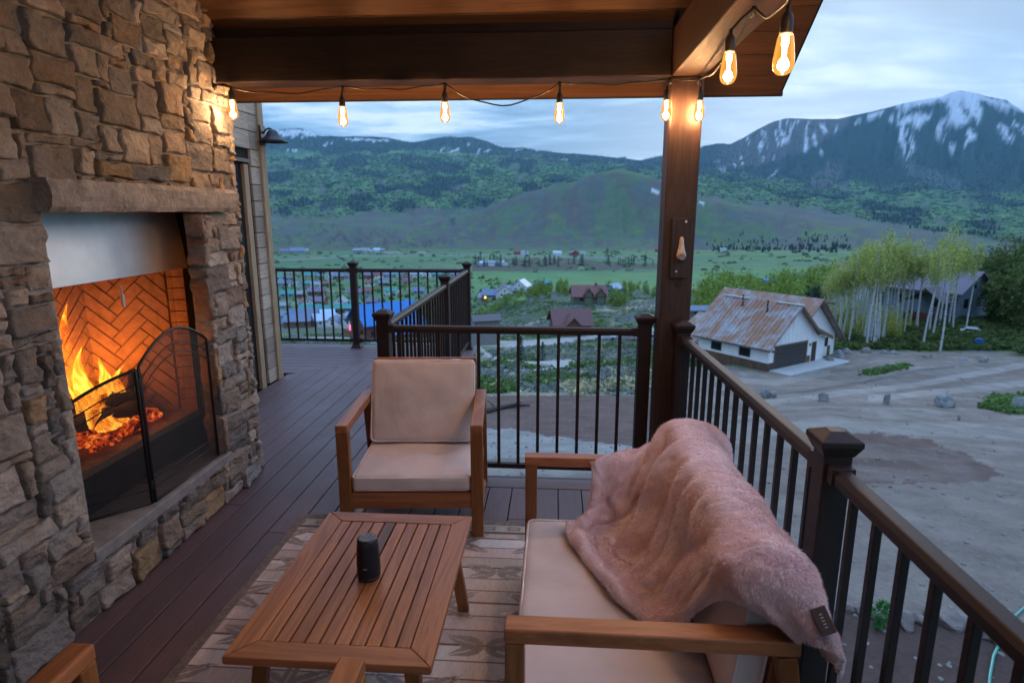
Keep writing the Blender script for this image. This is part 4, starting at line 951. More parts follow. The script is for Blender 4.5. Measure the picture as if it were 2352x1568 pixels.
# leaf and arrow motifs in taupe
def leafm(cx, cy, L, W_, ang, flip=1):
    c_, s_ = math.cos(ang), math.sin(ang); u_ = (GX - cx) * c_ + (GY - cy) * s_; v_ = -(GX - cx) * s_ + (GY - cy) * c_
    q = u_ / L; return ((q > 0) & (q < 1) & (np.abs(v_) < W_ * np.sin(np.pi * np.clip(q, 0, 1) ** .7))) & (np.abs(v_) > .003)
TA = (.34, .28, .24)
for ky in range(5):
    for kx in range(-3, 4):
        cx = -.02 + kx * .46 + (ky % 2) * .0; cy = 2.80 - ky * .50
        for a_, L_, W2 in ((150, .20, .030), (205, .20, .032), (30, .20, .032), (-25, .20, .030), (90, .15, .028)):
            rl(TA, leafm(cx, cy, L_, W2, R(a_)) * 1.0)
        cx2 = cx + .23; cy2 = cy - .25
        for a_, L_, W2 in ((160, .17, .035), (200, .15, .030), (20, .17, .035), (-20, .15, .030)): rl(TA, leafm(cx2, cy2, L_, W2, R(a_)) * .9)
brd = dl_ < .055; rl((.20, .17, .15), brd * 1.0); rl((.26, .225, .20), brd * (fbm(GX * 60, GY * 60, 2, 4) > .5) * .8)
fe = (ryy1 - GY); b2m = (fe >= .055) & (fe < .125) & (dl_ >= .055); rl((.50, .45, .40), b2m * 1.)
sqx = GX; fr_ = (sqx / .13) % 1
rl((.27, .225, .19), b2m * (np.abs(fr_ - .5) < .27) * (fe > .068) * (fe < .112)); rl((.40, .34, .30), b2m * (np.abs(fr_ - .5) < .16) * (fe > .078) * (fe < .102))
rl((.16, .13, .115), ((fe >= .125) & (fe < .148) & (dl_ > .055)) * 1.)
rc *= (.86 + .28 * fbm(GX * 200, GY * 30, 2, 6))[..., None]
nx_, ny_ = GX.shape; zz_ = .009 + .0016 * fbm(GX * 5, GY * 5, 3, 9); zz_[0] = zz_[-1] = .001; zz_[:, 0] = zz_[:, -1] = .001
ii = np.arange(nx_ * ny_).reshape(nx_, ny_)
Fr = np.stack([ii[:-1, :-1], ii[1:, :-1], ii[1:, 1:], ii[:-1, 1:]], -1).reshape(-1, 4)
def rug_fn(t, b):
    a = t.add('ShaderNodeVertexColor', layer_name='Col'); oc = t.add('ShaderNodeTexCoord').outputs['Object']
    w1 = t.add('ShaderNodeTexWave', bands_direction='X'); t.put(w1.inputs[0], oc); w1.inputs['Scale'].default_value = 55; w1.inputs['Distortion'].default_value = 1
    n = t.noise(oc, 260, 3, .7)
    k = t.math('ADD', t.math('MULTIPLY', w1.outputs['Fac'], .5), n)
    s_ = t.add('ShaderNodeVectorMath', operation='SCALE'); t.put(s_.inputs[0], a.outputs[0]); t.put(s_.inputs['Scale'], t.maprange(k, .3, 1.2, .72, 1.2)); t.put(b.inputs['Base Color'], s_.outputs[0])
    t.put(b.inputs['Normal'], t.bump(k, .6, .003))
rug = npmesh('rug', np.stack([GX, GY, zz_], -1).reshape(-1, 3), Fr, mat('woven_rug', rug_fn, rough=.95, spec=.1), cols=rc.reshape(-1, 3))
props(rug, 'flat woven cream and taupe banded rug with leaf motifs under the table', 'rug')

# ---------------- acacia furniture ----------------
M_acY = wood('acacia_lengthways', (.22, .068, .024), (.52, .205, .080), 1, 1.3, .34, 4.0, 1.1, .42, .12)
M_acX = wood('acacia_crossways', (.21, .064, .023), (.46, .18, .072), 0, 1.3, .34, 3.2, .9, .28, .10)
M_acZ = wood('acacia_upright', (.17, .058, .016), (.36, .145, .045), 2, 1.3, .36, 3.2, .9, .28, .10)
def cloth_fn(c, wr=0.):
    def f(t, b):
        oc = t.add('ShaderNodeTexCoord').outputs['Object']; n = t.noise(oc, 3.5, 5, .6); f_ = t.noise(oc, 300, 3, .6)
        t.put(b.inputs['Base Color'], t.mix(t.maprange(n, .3, .7), tuple(v * .86 for v in c), tuple(v * 1.08 for v in c)))
        wv = t.noise(t.mapping(oc, (1, .5, 2.2)), 5, 3, .5, 1.5)
        t.put(b.inputs['Normal'], t.bump(t.math('ADD', t.math('MULTIPLY', wv, 1.0), t.math('MULTIPLY', f_, .06)), .35, .014)); b.inputs['Sheen Weight'].default_value = .15
    return f
M_cush = mat('beige_cushion', cloth_fn((.70, .60, .565)), rough=.85, spec=.2)
M_pipe = speckle((.78, .69, .65), .1, 40, .8, .1, .001, name='cushion_piping')
def cushion(name, w_, d_, h_, parent, loc=(0, 0, 0), rot=(0, 0, 0), bulge=.012, dent=None, seed=1):
    N = 22; g_ = []; hx_, hy_, hz_ = w_ / 2, d_ / 2, h_ / 2; r_ = min(.024, hz_ * .8)
    bmx = bmesh.new(); bmesh.ops.create_cube(bmx, size=2); bmesh.ops.subdivide_edges(bmx, edges=bmx.edges[:], cuts=N, use_grid_fill=True)
    V = np.array([v.co[:] for v in bmx.verts]); F = [[v.index for v in f.verts] for f in bmx.faces]; bmx.free()
    q = np.sign(V) * (np.sin(np.abs(V) * math.pi / 2) * .5 + np.abs(V) * .5)
    P = q * np.array((hx_, hy_, hz_)); inn = np.clip(P, -np.array((hx_ - r_, hy_ - r_, hz_ - r_)), np.array((hx_ - r_, hy_ - r_, hz_ - r_)))
    d = P - inn; L = np.linalg.norm(d, axis=1, keepdims=True); P = np.where(L > 1e-6, inn + d / np.maximum(L, 1e-6) * r_, P)
    edge = (1 - np.abs(q[:, 0]) ** 2.4) * (1 - np.abs(q[:, 1]) ** 2.4)
    top = np.abs(q[:, 2]) > .6
    P[:, 2] += np.where(top, np.sign(q[:, 2]) * bulge * edge, 0)
    wr = (fbm(P[:, 0] * 9 + seed, P[:, 1] * 9 + P[:, 2] * 5, 4, seed) - .5) * .018
    P[:, 2] += np.sign(q[:, 2]) * wr * np.where(top, 1, 0)
    side = np.abs(q[:, 2]) < .9
    P[:, 1] += np.where(side & (np.abs(q[:, 1]) > .9), np.sign(q[:, 1]) * ((fbm(P[:, 0] * 16 + seed, P[:, 2] * 6, 3, seed + 4) - .5) * .012 + .004), 0)
    if dent:
        for dx, dy, rr_, dp_ in dent: P[:, 2] += np.where(q[:, 2] > .5, dp_ * np.exp(-(((P[:, 0] - dx) / rr_) ** 2 + ((P[:, 1] - dy) / (rr_ * .55)) ** 2)), 0)
    o = npmesh(name, P, np.array(F), M_cush, parent, True); o.location = loc; o.rotation_euler = rot
    for sg in (1, -1):
        m_ = MB(); pts = []; rr_ = .03
        for cx, cy, a0 in ((hx_ - rr_, hy_ - rr_, 0), (-hx_ + rr_, hy_ - rr_, 90), (-hx_ + rr_, -hy_ + rr_, 180), (hx_ - rr_, -hy_ + rr_, 270)):
            for a in range(0, 91, 18): pts.append((cx + (rr_ - .004) * math.cos(R(a0 + a)), cy + (rr_ - .004) * math.sin(R(a0 + a)), sg * (hz_ - .009)))
        m_.tube(pts, .0048, 6, closed=True); m_.build('piping', M_pipe, o, smooth=True)
    return o
def seat(name, label, cat, Wd, loc, rz, cush=True, dents=None, group=None, back_h=.80, Dp=.64, seed=1, upright=False):
    """local: x across, front towards -y at y=0"""
    e = empty(name, label, cat, loc, rz, group); a_ = .062; x0, x1 = -Wd / 2, Wd / 2; ZA = .618; tk = .042
    for s_ in (-1, 1):
        xc = s_ * (Wd / 2 - a_ / 2)
        q = MB(); q.box(xc - a_ / 2, xc + a_ / 2, 0, tk + .008, 0, ZA - tk - .001); q.build('leg', M_acZ, e, .004)
        q = MB(); q.bar((xc, Dp + .075, 0), (xc, Dp - .03, ZA - tk - .004), a_ - .002, .046, up=(0, 1, 0)); q.build('leg', M_acZ, e, .004)
        q = MB(); q.box(xc - a_ / 2, xc + a_ / 2, -.002, Dp, ZA - tk, ZA); q.build('armrest', M_acY, e, .005)
        q = MB(); q.box(xc - a_ / 2 + .012, xc + a_ / 2 - .012, tk + .01, Dp + .04, .0, .022); q.box(xc - .012, xc + .012, tk, Dp, .20, .262); q.build('side_rail', M_acY, e, .003)
    q = MB(); q.box(x0 + a_, x1 - a_, .006, .030, .168, .252); q.build('front_rail', M_acX, e, .003); q = MB(); q.box(x0 + a_, x1 - a_, Dp - .06, Dp - .036, .168, .25); q.build('rear_rail', M_acX, e, .003)
    q = MB(); n = 7
    for i in range(n): q.box(x0 + a_, x1 - a_, .05 + i * .078, .05 + i * .078 + .055, .236, .254)
    q.build('seat_slats', M_acX, e, .002)
    # back frame leaning away
    yb, zb, yt, zt = Dp - .12, .24, Dp + .055, back_h - .03
    if upright: yb, yt, zt = .672, .722, .735
    q = MB()
    for xx in (x0 + a_ + .02, x1 - a_ - .02): q.bar((xx, yb, zb), (xx, yt, zt), .04, .026, up=(0, 1, 0))
    nn = max(2, int((Wd - .2) / .13))
    for i in range(1, nn): 
        xx = x0 + a_ + .02 + (Wd - 2 * a_ - .04) * i / nn; q.bar((xx, yb + .02, zb + .08), (xx, yt - .005, zt - .02), .035, .014, up=(0, 1, 0))
    q.bar((x0 + a_, yt, zt), (x1 - a_, yt, zt), .026, .05); q.build('back_frame', M_acX, e, .003)
    if cush:
        cushion('seat_cushion', Wd - 2 * a_ + .0, Dp - (.075 if not upright else .15), .082, e, (0, .012 + (Dp - (.075 if not upright else .15)) / 2, .254 + .043), (0, 0, 0), .010, dents, seed)
        L = math.hypot(yt - yb, back_h - .34) ; an = math.atan2(yt - yb, zt - zb)
        bc = cushion('back_cushion', Wd - 2 * a_ - (.01 if not upright else .05), .475 if not upright else .42, .10 if not upright else .088, e, (0, (yb + yt) / 2 - .045, .345 + .475 / 2 * math.cos(an) - .0), (R(90) - an, 0, 0), .016, None, seed + 3)
        bc.rotation_euler = (R(90) - an, 0, 0)
        if upright: bc.location = (.012, .645, .345 + .195); bc.rotation_euler = (R(84), 0, 0)
    return e
dd = [(-.11, .04, .10, -.026), (.10, .05, .09, -.024), (.0, .13, .14, .006), (0, -.03, .05, .010)]
ch1 = seat('armchair', 'acacia armchair with beige cushions facing the table, dented seat', 'armchair', .735, (-.712, 2.835, .0), R(4.5), True, dd, 'acacia armchairs', .805)
ch2 = seat('armchair', 'acacia armchair at the bottom edge of the picture, only its arm ends showing', 'armchair', .735, (-.80, 1.225, .0125), R(180), True, None, 'acacia armchairs', .805, seed=5)
sofa = seat('loveseat', 'acacia loveseat with beige cushions, its back to the right railing', 'loveseat', 1.165, (-.112, 1.928, .0125), R(-90), True, [(.25, 0, .2, -.008), (-.25, 0, .2, -.008)], None, .805, Dp=.73, seed=8, upright=True)

# coffee table
tb = empty('coffee_table', 'low slatted acacia coffee table standing on the rug', 'coffee table', (-.629, 1.882, .0125))
W2, L2, ZT_ = .302, .432, .4075; fw = .074
q = MB()
for s_ in (-1, 1):
    q = MB(); q.prism([(s_ * W2, -L2), (s_ * W2, L2), (s_ * (W2 - fw), L2 - fw), (s_ * (W2 - fw), -L2 + fw)], ZT_ - .026, ZT_); q.build('side_frame', M_acY, tb, .003)
q = MB()
for s_ in (-1, 1):
    q = MB(); q.prism([(-W2 + .001, s_ * L2), (W2 - .001, s_ * L2), (W2 - fw - .001, s_ * (L2 - fw)), (-W2 + fw + .001, s_ * (L2 - fw))], ZT_ - .026, ZT_ - .0003); q.build('end_frame', M_acX, tb, .003)
q = MB(); ns = 10; pit = (2 * (W2 - fw)) / ns
for i in range(ns): q.box(-W2 + fw + i * pit + .003, -W2 + fw + (i + 1) * pit - .003, -L2 + fw + .001, L2 - fw - .001, ZT_ - .022, ZT_ - .002)
q.build('slats', M_acY, tb, .002)
q = MB(); q.box(-.215, .215, -.33, -.312, ZT_ - .085, ZT_ - .028); q.box(-.215, .215, .312, .33, ZT_ - .085, ZT_ - .028); q.build('apron', M_acX, tb, .002)
q = MB(); q.box(-.235, -.217, -.33, .33, ZT_ - .085, ZT_ - .028); q.box(.217, .235, -.33, .33, ZT_ - .085, ZT_ - .028); q.box(-.21, .21, -.03, .03, ZT_ - .045, ZT_ - .024); q.build('side_apron', M_acY, tb, .002)
for sx in (-1, 1):
    for sy in (-1, 1):
        q = MB(); q.bar((sx * .268, sy * .385, 0), (sx * .222, sy * .345, ZT_ - .028), .045, .030, up=(1, 0, 0) if False else (0, 1, 0)); q.build('leg', M_acZ, tb, .003)

# speaker
spk = empty('bluetooth_speaker', 'small dark blue cylindrical wireless speaker standing on the coffee table', 'speaker', (-.626, 1.862, .4205))
def grille_fn(t, b):
    oc = t.add('ShaderNodeTexCoord').outputs['Object']; vo = t.add('ShaderNodeTexVoronoi'); t.put(vo.inputs[0], oc); vo.inputs['Scale'].default_value = 420
    b.inputs['Base Color'].default_value = (.028, .033, .045, 1); t.put(b.inputs['Normal'], t.bump(vo.outputs[0], .6, .001))
q = MB(); q.lathe([(.0395, .012), (.0405, .022), (.0398, .07), (.0370, .118), (.0358, .128)], n=40, cap=False); q.build('grille', mat('speaker_grille', grille_fn, rough=.42, metal=.6), spk, smooth=True)
q = MB(); q.lathe([(.030, 0), (.036, .001), (.0395, .006), (.0396, .0125)], n=40); q.build('base', M_cord, spk, smooth=True)
q = MB(); q.lathe([(.0357, .1275), (.0352, .140), (.0335, .1465), (.030, .149), (.024, .1485), (.001, .1475)], n=40, cap=False); q.build('top_panel', mat('speaker_top', None, color=(.020, .022, .030), rough=.28), spk, smooth=True)
q = MB(); M_icon = mat('icon', None, color=(.45, .45, .47), rough=.5)
for i in range(5):
    a = R(40 + i * 25); cx, cy = .022 * math.cos(a), .022 * math.sin(a)
    q.box(cx - .0028, cx + .0028, cy - .0007, cy + .0007, .1484, .1489)
    if i % 2 == 0: q.box(cx - .0007, cx + .0007, cy - .0026, cy + .0026, .1485, .1490)
q.build('buttons', M_icon, spk)
q = MB(); q.box(-.006, .006, -.0402, -.0396, .050, .053); q.build('emblem', M_icon, spk)

# ---------------- blanket over the loveseat ----------------
# the folds of the draped throw: a grid of surface points in half millimetres, each number a difference from its neighbours
throw_steps = [
328,14,19,21,23,24,25,25,25,27,27,28,30,30,31,32,33,31,29,28,28,29,29,30,31,31,30,29,28,28,26,26,24,25,23,20,22,23,22,23,26,26,24,19,16,12,8,6,4,3,3,4,4,4,5,3,2,2,2,1,0,-2,-1,-1,-1,0,0,-1,0,1,-1,0,-1,-1,-2,-2,-4,-3,-2,0,0,0,-1,-2,-1,0,1,1,1,1,1,0,1,2,0,0,2,2,2,1,1,2,0,0,1,0,0,1,1,0,0,1,-1,1,0,0,4,3,-3,-2,
-3,-2,-1,-1,1,0,-1,-1,0,0,-1,-1,-3,-4,-3,-1,1,-1,0,-1,-1,-1,-2,-1,0,1,1,1,1,1,0,2,1,2,2,2,1,1,1,0,1,0,1,0,2,0,1,1,1,0,1,-1,1,0,4,-1,0,-3,-2,-1,-2,0,-1,-1,1,-1,-1,-1,0,-2,-2,-1,0,2,0,-1,-2,0,0,-1,-3,-3,-2,0,2,0,1,0,1,2,3,1,2,2,1,-1,0,1,-1,1,0,2,0,2,0,2,1,1,0,1,0,-1,0,0,0,-1,-2,-2,1,-1,
-1,0,-2,0,0,-1,-1,-1,0,0,3,1,0,-2,0,0,-1,-2,-3,-7,-3,-2,1,1,1,1,3,2,3,2,2,2,0,0,-2,0,1,0,1,0,1,1,3,0,2,0,1,0,0,1,1,-1,-1,-1,-2,-1,0,0,0,-1,0,-1,-1,0,-1,1,1,2,2,0,-2,-1,-2,-1,-1,-3,-6,-7,-6,-1,1,3,3,4,2,3,2,2,2,1,-1,0,-1,0,0,1,0,1,1,2,1,3,0,1,0,1,0,0,2,-2,-3,1,-1,-1,-2,1,0,0,0,0,
0,-1,0,1,1,2,-1,-2,-1,-1,-2,-2,-3,-5,-8,-4,-2,-2,2,4,4,3,3,2,2,2,0,-1,1,0,0,-2,1,1,0,0,2,2,3,2,2,0,0,0,1,1,-3,-2,0,1,1,-2,0,-1,0,1,0,0,-1,1,1,0,0,0,0,-1,-1,-6,1,0,-3,-6,-5,-2,-3,-2,-1,3,5,3,4,2,0,1,0,-1,-1,1,0,-3,1,1,-1,2,2,0,5,5,0,1,0,1,2,1,-17,4,4,3,2,1,-1,-1,0,-1,0,0,1,-1,1,-1,
0,-1,1,0,-5,-5,1,1,-1,-2,-2,-2,-3,-2,-2,0,2,5,2,2,1,0,-1,-1,0,-1,-4,0,1,1,1,3,2,4,3,3,3,1,2,2,2,1,-28,6,9,5,4,2,0,-2,-1,0,0,-1,-2,0,0,0,0,0,-1,-2,-6,-2,-1,1,1,3,3,-1,-3,-3,0,-2,-4,2,3,2,0,0,0,1,-1,-4,0,0,0,1,7,4,3,6,5,-1,0,2,1,0,0,2,-34,7,6,6,4,5,1,2,0,-2,0,-3,-1,0,-1,0,-2,-1,-3,-3,
-2,0,-1,-2,-1,6,9,4,-2,-2,-1,-1,-5,-6,3,1,2,-1,2,1,-4,-2,2,1,-1,5,11,8,0,3,0,-1,0,-1,0,0,0,0,-39,11,6,2,6,4,4,1,0,1,-3,-2,-1,0,0,-1,-1,-6,-3,1,3,4,-5,-5,0,2,6,9,6,-3,-2,-1,-5,-7,-3,2,1,2,1,-1,0,1,4,5,1,5,4,5,5,-3,-1,-3,-2,0,-1,0,0,-1,-38,7,9,7,2,2,2,1,1,1,1,-1,-2,-1,1,0,-1,0,-1,-1,6,5,2,-1,
0,-2,0,2,5,5,-4,-6,-4,-10,-5,0,1,2,0,4,5,3,1,4,3,2,0,-1,3,2,-4,-3,-1,-1,1,-1,0,-1,-26,0,3,5,4,2,0,2,3,2,1,4,0,-3,-3,0,3,4,5,5,4,4,3,3,2,3,2,1,-1,-2,-6,-12,-13,-6,-8,-2,3,4,4,2,3,4,0,0,6,-2,-6,-5,-3,2,3,2,0,0,-2,1,-2,-1,-16,-3,-2,0,2,3,3,2,1,2,1,1,6,5,4,2,-1,3,3,3,4,1,2,0,0,1,0,-3,
-4,-6,-8,-7,-2,-4,-7,-2,4,4,2,2,2,2,3,0,-3,-4,-5,-5,-2,1,5,4,1,0,0,-2,0,0,-11,-4,-3,-1,1,1,3,2,1,0,2,4,5,4,1,0,2,-1,1,-1,-3,-2,-4,-4,-4,-4,-3,0,1,2,0,1,5,2,-4,-2,1,1,1,0,1,1,0,0,-2,-3,0,0,2,0,0,3,1,1,1,1,1,1,-7,-2,-2,-2,-1,1,0,0,1,0,2,1,0,0,-2,-3,-4,-2,-5,-3,-2,-1,-1,1,1,0,1,3,5,4,5,2,
-1,4,1,-4,-1,-3,-1,1,1,0,0,1,1,2,2,4,3,2,-3,0,2,1,2,1,1,-2,-2,-2,-3,-1,-1,-2,0,0,-1,0,-1,0,-3,-4,-3,-3,0,-1,-2,-1,0,2,3,2,3,4,4,3,3,4,2,0,-3,-2,2,-2,-6,-3,-1,1,4,1,1,2,3,2,2,3,2,0,2,0,0,-1,0,1,-2,-2,2,-3,-2,-2,-1,-1,-2,0,-1,-1,-2,-3,-1,-2,-1,1,3,2,2,0,2,2,2,2,3,2,2,3,2,1,-1,-5,-5,-4,-1,-1,
-3,0,2,3,2,3,0,0,-1,-2,1,2,3,2,1,2,-1,-1,-1,0,-1,0,4,-2,-2,-2,-2,-1,-1,-1,-1,-1,-1,-2,-2,0,1,2,1,1,1,3,1,1,1,1,1,0,0,-3,-2,-6,-5,-1,2,1,4,-3,0,5,5,1,2,3,2,-3,-5,-5,-3,-1,2,3,5,2,1,0,0,-1,0,0,8,-2,-3,-2,-2,-2,-1,-1,-1,0,1,0,-2,0,0,1,-2,0,1,-1,0,-1,-1,-1,-2,-2,-5,-5,-9,-7,-3,5,9,9,7,2,0,6,3,2,
0,1,2,2,-5,-2,-5,-2,0,2,2,5,0,0,0,0,0,0,12,-4,-3,-2,-2,-1,-1,-2,-1,0,-1,1,0,-1,0,0,1,-2,-2,-1,-2,-2,-2,-3,-5,-6,-7,-9,-6,-2,3,5,7,10,6,7,7,2,3,1,1,-1,1,1,5,-1,-1,-4,-3,1,2,-1,1,0,0,-1,0,0,15,-4,-5,-2,-1,-2,-1,-2,0,0,-1,-1,-1,0,1,2,0,-2,-4,-2,0,-1,-4,-6,-7,-7,-7,-2,0,2,2,3,3,4,5,8,9,5,1,2,0,2,0,-1,
1,4,0,-1,-5,-4,1,2,0,0,-1,0,-1,1,19,-8,-4,-1,-2,-1,-1,-3,0,0,0,0,0,-1,0,1,0,-3,-1,-1,-2,-3,-6,-8,-5,-1,4,3,2,1,-1,0,1,1,3,8,5,3,3,1,0,0,-5,-4,-1,0,3,3,4,-3,-1,-2,-1,0,0,0,2,1,24,-9,-6,-4,0,-1,-4,0,0,0,1,1,1,-3,-1,0,-1,0,-2,-5,-3,-6,-3,4,7,8,6,1,-1,-2,0,-3,-3,2,4,-3,-1,1,0,-1,0,-3,4,-1,-2,-2,-1,0,
3,5,-3,-4,1,0,1,2,2,1,25,-5,-11,-3,-1,-2,-3,2,1,0,1,-1,-2,1,-1,0,-3,-4,-6,-1,-1,5,4,9,8,3,2,2,1,1,0,-4,-3,-1,1,-7,-5,-3,-2,-1,-3,1,0,6,0,1,0,-1,-5,-1,-3,5,0,3,2,2,0,1,23,-5,-7,-5,-2,-1,1,0,0,0,0,0,1,0,1,-2,-5,-4,2,0,1,1,7,6,1,2,2,4,3,3,1,-1,-3,-2,-5,-7,-3,-4,-4,-3,1,0,-2,-1,4,3,4,2,0,-6,1,0,
3,0,1,-1,1,1,19,-4,-4,-5,0,-1,0,0,1,0,-1,0,1,1,0,-4,-1,6,2,0,2,0,0,-1,0,1,2,4,6,2,1,2,-1,-4,-5,-7,-7,-2,-2,-1,-1,-1,0,0,4,3,4,3,2,2,-3,-4,-2,0,0,0,0,0,15,-1,-3,-4,-2,2,1,-1,0,0,0,0,0,1,-3,-1,7,5,1,1,0,2,-3,-3,0,0,2,2,3,3,2,2,1,-5,-10,-4,-8,-2,0,-1,0,2,1,2,0,4,0,1,2,1,0,-4,-1,-1,-2,-1,
0,0,12,1,-2,-2,-2,0,1,0,-1,0,1,1,0,0,-1,2,2,2,4,3,-1,0,3,-1,-1,1,0,-1,1,1,-1,-3,-4,-7,-8,-1,1,1,-1,1,1,0,1,-3,-1,-2,-2,0,0,3,3,2,-1,0,-1,-1,-1,0,13,-1,0,-3,-1,0,0,1,-1,1,-1,1,0,1,2,-1,0,1,3,3,1,1,3,2,1,-1,-5,-5,-5,-4,-4,-4,-5,-6,-1,7,6,2,1,0,0,-1,-3,-3,-1,-2,-3,-2,2,1,4,4,1,-1,-1,0,-1,-1,14,-2,
0,-1,-1,0,0,-1,1,-1,0,0,2,0,1,1,-1,0,1,1,2,2,-1,-3,-5,-6,-6,-5,-5,-2,-1,-2,-1,-1,4,6,8,1,2,1,0,-1,-2,2,0,-4,-3,-1,0,2,0,1,0,-1,0,0,-1,0,12,0,-1,-1,0,0,1,-1,0,0,0,0,0,1,0,1,1,-1,-1,-2,-1,-4,-5,-5,-5,-4,-2,1,1,3,-3,0,-2,3,3,4,4,2,2,2,-2,-4,1,2,-1,-1,0,0,0,-2,0,-2,0,0,1,-1,2,2,11,1,0,-1,-1,0,
0,1,-1,1,1,0,-1,0,1,0,-2,-3,-2,0,-3,-5,-6,-2,0,0,4,5,2,-6,1,-2,5,2,0,0,1,2,0,-3,-2,0,-1,-1,1,1,3,1,0,-2,-4,0,1,2,2,2,1,1,10,2,0,0,-1,0,0,0,0,0,0,-1,0,-1,1,-2,-4,-2,-3,0,1,-1,-1,1,1,2,4,3,-1,-1,-2,6,6,-1,-4,-3,-1,-4,-2,-2,0,0,-2,0,1,2,2,3,0,1,0,-1,0,1,0,1,0,-1,12,-1,1,0,0,-1,0,0,-1,-1,
0,1,0,0,-2,-2,-4,-4,0,-1,2,2,5,2,1,1,0,1,5,4,3,2,0,0,-5,-4,-7,-4,-4,-1,0,1,1,-1,2,4,4,0,-1,-1,1,1,-1,-1,-1,-2,-1,0,12,1,-1,-1,-1,1,0,-1,0,0,0,-1,0,1,-1,-2,2,-2,-3,-1,-1,6,5,1,1,1,0,-1,0,5,5,-1,-3,0,0,-10,-5,-2,-3,0,1,3,5,1,-4,4,2,2,1,-1,-4,-5,-2,0,-1,0,-1,-2,9,3,1,-2,-1,0,1,0,-1,-1,0,1,0,0,
0,2,1,2,1,0,0,0,1,2,2,2,-2,-4,-3,-4,-4,-5,-4,1,2,5,3,-3,0,0,2,2,3,1,3,-1,0,-1,-2,-4,-5,-3,0,-2,0,-1,-1,0,8,4,0,0,0,-2,-1,1,0,0,0,0,1,0,1,0,1,3,3,2,0,-3,-2,-2,-1,-3,-6,-7,-8,-8,-6,-2,2,3,9,13,5,1,3,1,0,-1,0,2,0,-1,-3,-4,-4,-3,-1,-1,0,0,-1,0,0,-1,8,2,3,0,-1,0,-2,-1,1,0,0,1,1,1,0,0,-3,0,
1,-1,-3,-3,-4,-4,-7,-7,-3,-3,-1,-1,0,3,3,5,6,5,3,6,0,1,-2,-2,-4,-2,-1,-3,-3,-3,-1,-1,0,6,0,2,2,1,1,1,4,4,5,3,-3,0,-1,-1,-2,1,1,0,0,0,-1,-4,-2,-2,-4,-6,-5,-1,1,-1,0,0,-1,3,4,3,3,3,2,2,0,-1,0,-1,0,-2,-2,-4,-4,-2,-2,-2,-1,1,1,3,4,3,2,2,2,3,2,2,-3,8,7,2,-1,-2,1,0,-1,-1,-1,0,-1,-2,-2,-2,-3,-2,-4,-4,0,-1,
0,3,5,5,3,4,5,4,4,2,-1,0,-6,-5,-3,-4,-4,-1,-1,-1,1,-1,0,0,0,1,3,5,3,-1,1,0,0,0,0,1,-2,5,9,0,-1,-2,0,-1,3,-1,-1,-1,-1,-1,0,1,-2,-6,-1,1,1,1,0,2,4,4,6,3,2,5,1,1,0,-5,-8,-6,-4,-4,-1,-1,2,4,2,2,-1,0,-1,-1,-1,0,3,-1,-1,-1,-1,-1,0,-1,1,2,5,4,-2,-1,-1,0,0,3,0,-2,-1,0,1,2,3,-1,-1,3,2,1,1,3,0,2,
3,2,0,-1,-4,-6,-3,-5,-4,-3,0,1,0,2,1,2,2,-2,-7,-6,-1,-1,-2,1,5,3,0,-1,-1,-1,-1,-2,8,-2,3,3,-2,0,1,-1,0,0,1,2,-1,-1,-1,2,5,5,4,1,0,1,1,0,0,-3,-3,-2,-3,-7,-7,-9,-3,3,5,3,1,2,2,0,0,-1,-1,-7,-6,-5,-3,-1,3,3,1,4,1,-2,-1,-1,-2,0,13,-1,-3,1,1,-1,1,1,-1,0,1,1,3,-1,-2,-1,1,5,2,2,-1,-3,-3,-5,-3,-1,1,0,-5,-9,
-9,-1,1,6,9,5,2,1,0,-1,-3,-3,-1,1,0,-5,-5,0,0,1,2,-2,-1,0,-1,0,1,0,19,-1,-6,-5,3,1,0,3,0,-1,-1,1,2,1,-1,-4,-3,-3,-3,-3,-1,0,-3,-1,-1,4,3,0,-7,-8,1,5,6,0,3,5,0,-2,-1,-2,-4,-3,-1,8,2,-3,-4,-1,-1,1,-5,2,-1,1,4,3,2,3,26,-9,-6,-1,0,0,0,1,2,0,0,-1,-3,-1,-3,-2,-2,-1,-2,-3,-1,-2,0,1,4,2,1,-4,-4,2,5,9,8,1,
-7,-1,-1,-3,-2,-1,-1,-4,-1,-1,5,-2,0,-2,-1,-3,4,1,4,2,1,1,3,2,22,-4,-3,0,-1,-1,-2,0,1,-1,0,-2,-3,-2,0,0,-1,-2,0,0,-3,-1,0,0,0,0,-3,1,6,9,3,7,-1,-8,3,1,-2,-4,-3,-1,1,0,-3,-2,-5,3,1,0,-1,0,2,3,1,1,0,1,0,0,22,-2,-2,-1,0,-2,-1,-1,-2,0,-2,-1,-1,-2,0,0,-1,0,0,-1,-1,0,-1,0,-2,-3,-1,2,10,8,1,-1,-7,-4,1,4,-2,1,
-1,-1,-1,1,-1,-7,-2,7,5,-2,-3,-1,0,0,0,1,0,0,0,0,20,0,0,0,-1,-2,-2,-2,-1,-1,-1,-2,-2,0,-1,0,0,-1,0,0,1,-1,-1,-1,-2,-2,1,6,6,1,0,-6,-5,2,1,-2,1,0,0,-1,-2,0,0,1,9,4,-1,-4,-5,-1,0,-1,0,-1,1,0,0,0,21,0,-1,0,-1,-1,-2,-1,-2,-2,-1,-2,-1,-1,0,-1,0,1,0,0,0,-1,0,-1,-1,-1,0,0,2,5,1,-4,2,4,-2,-8,-3,-1,0,-1,1,1,
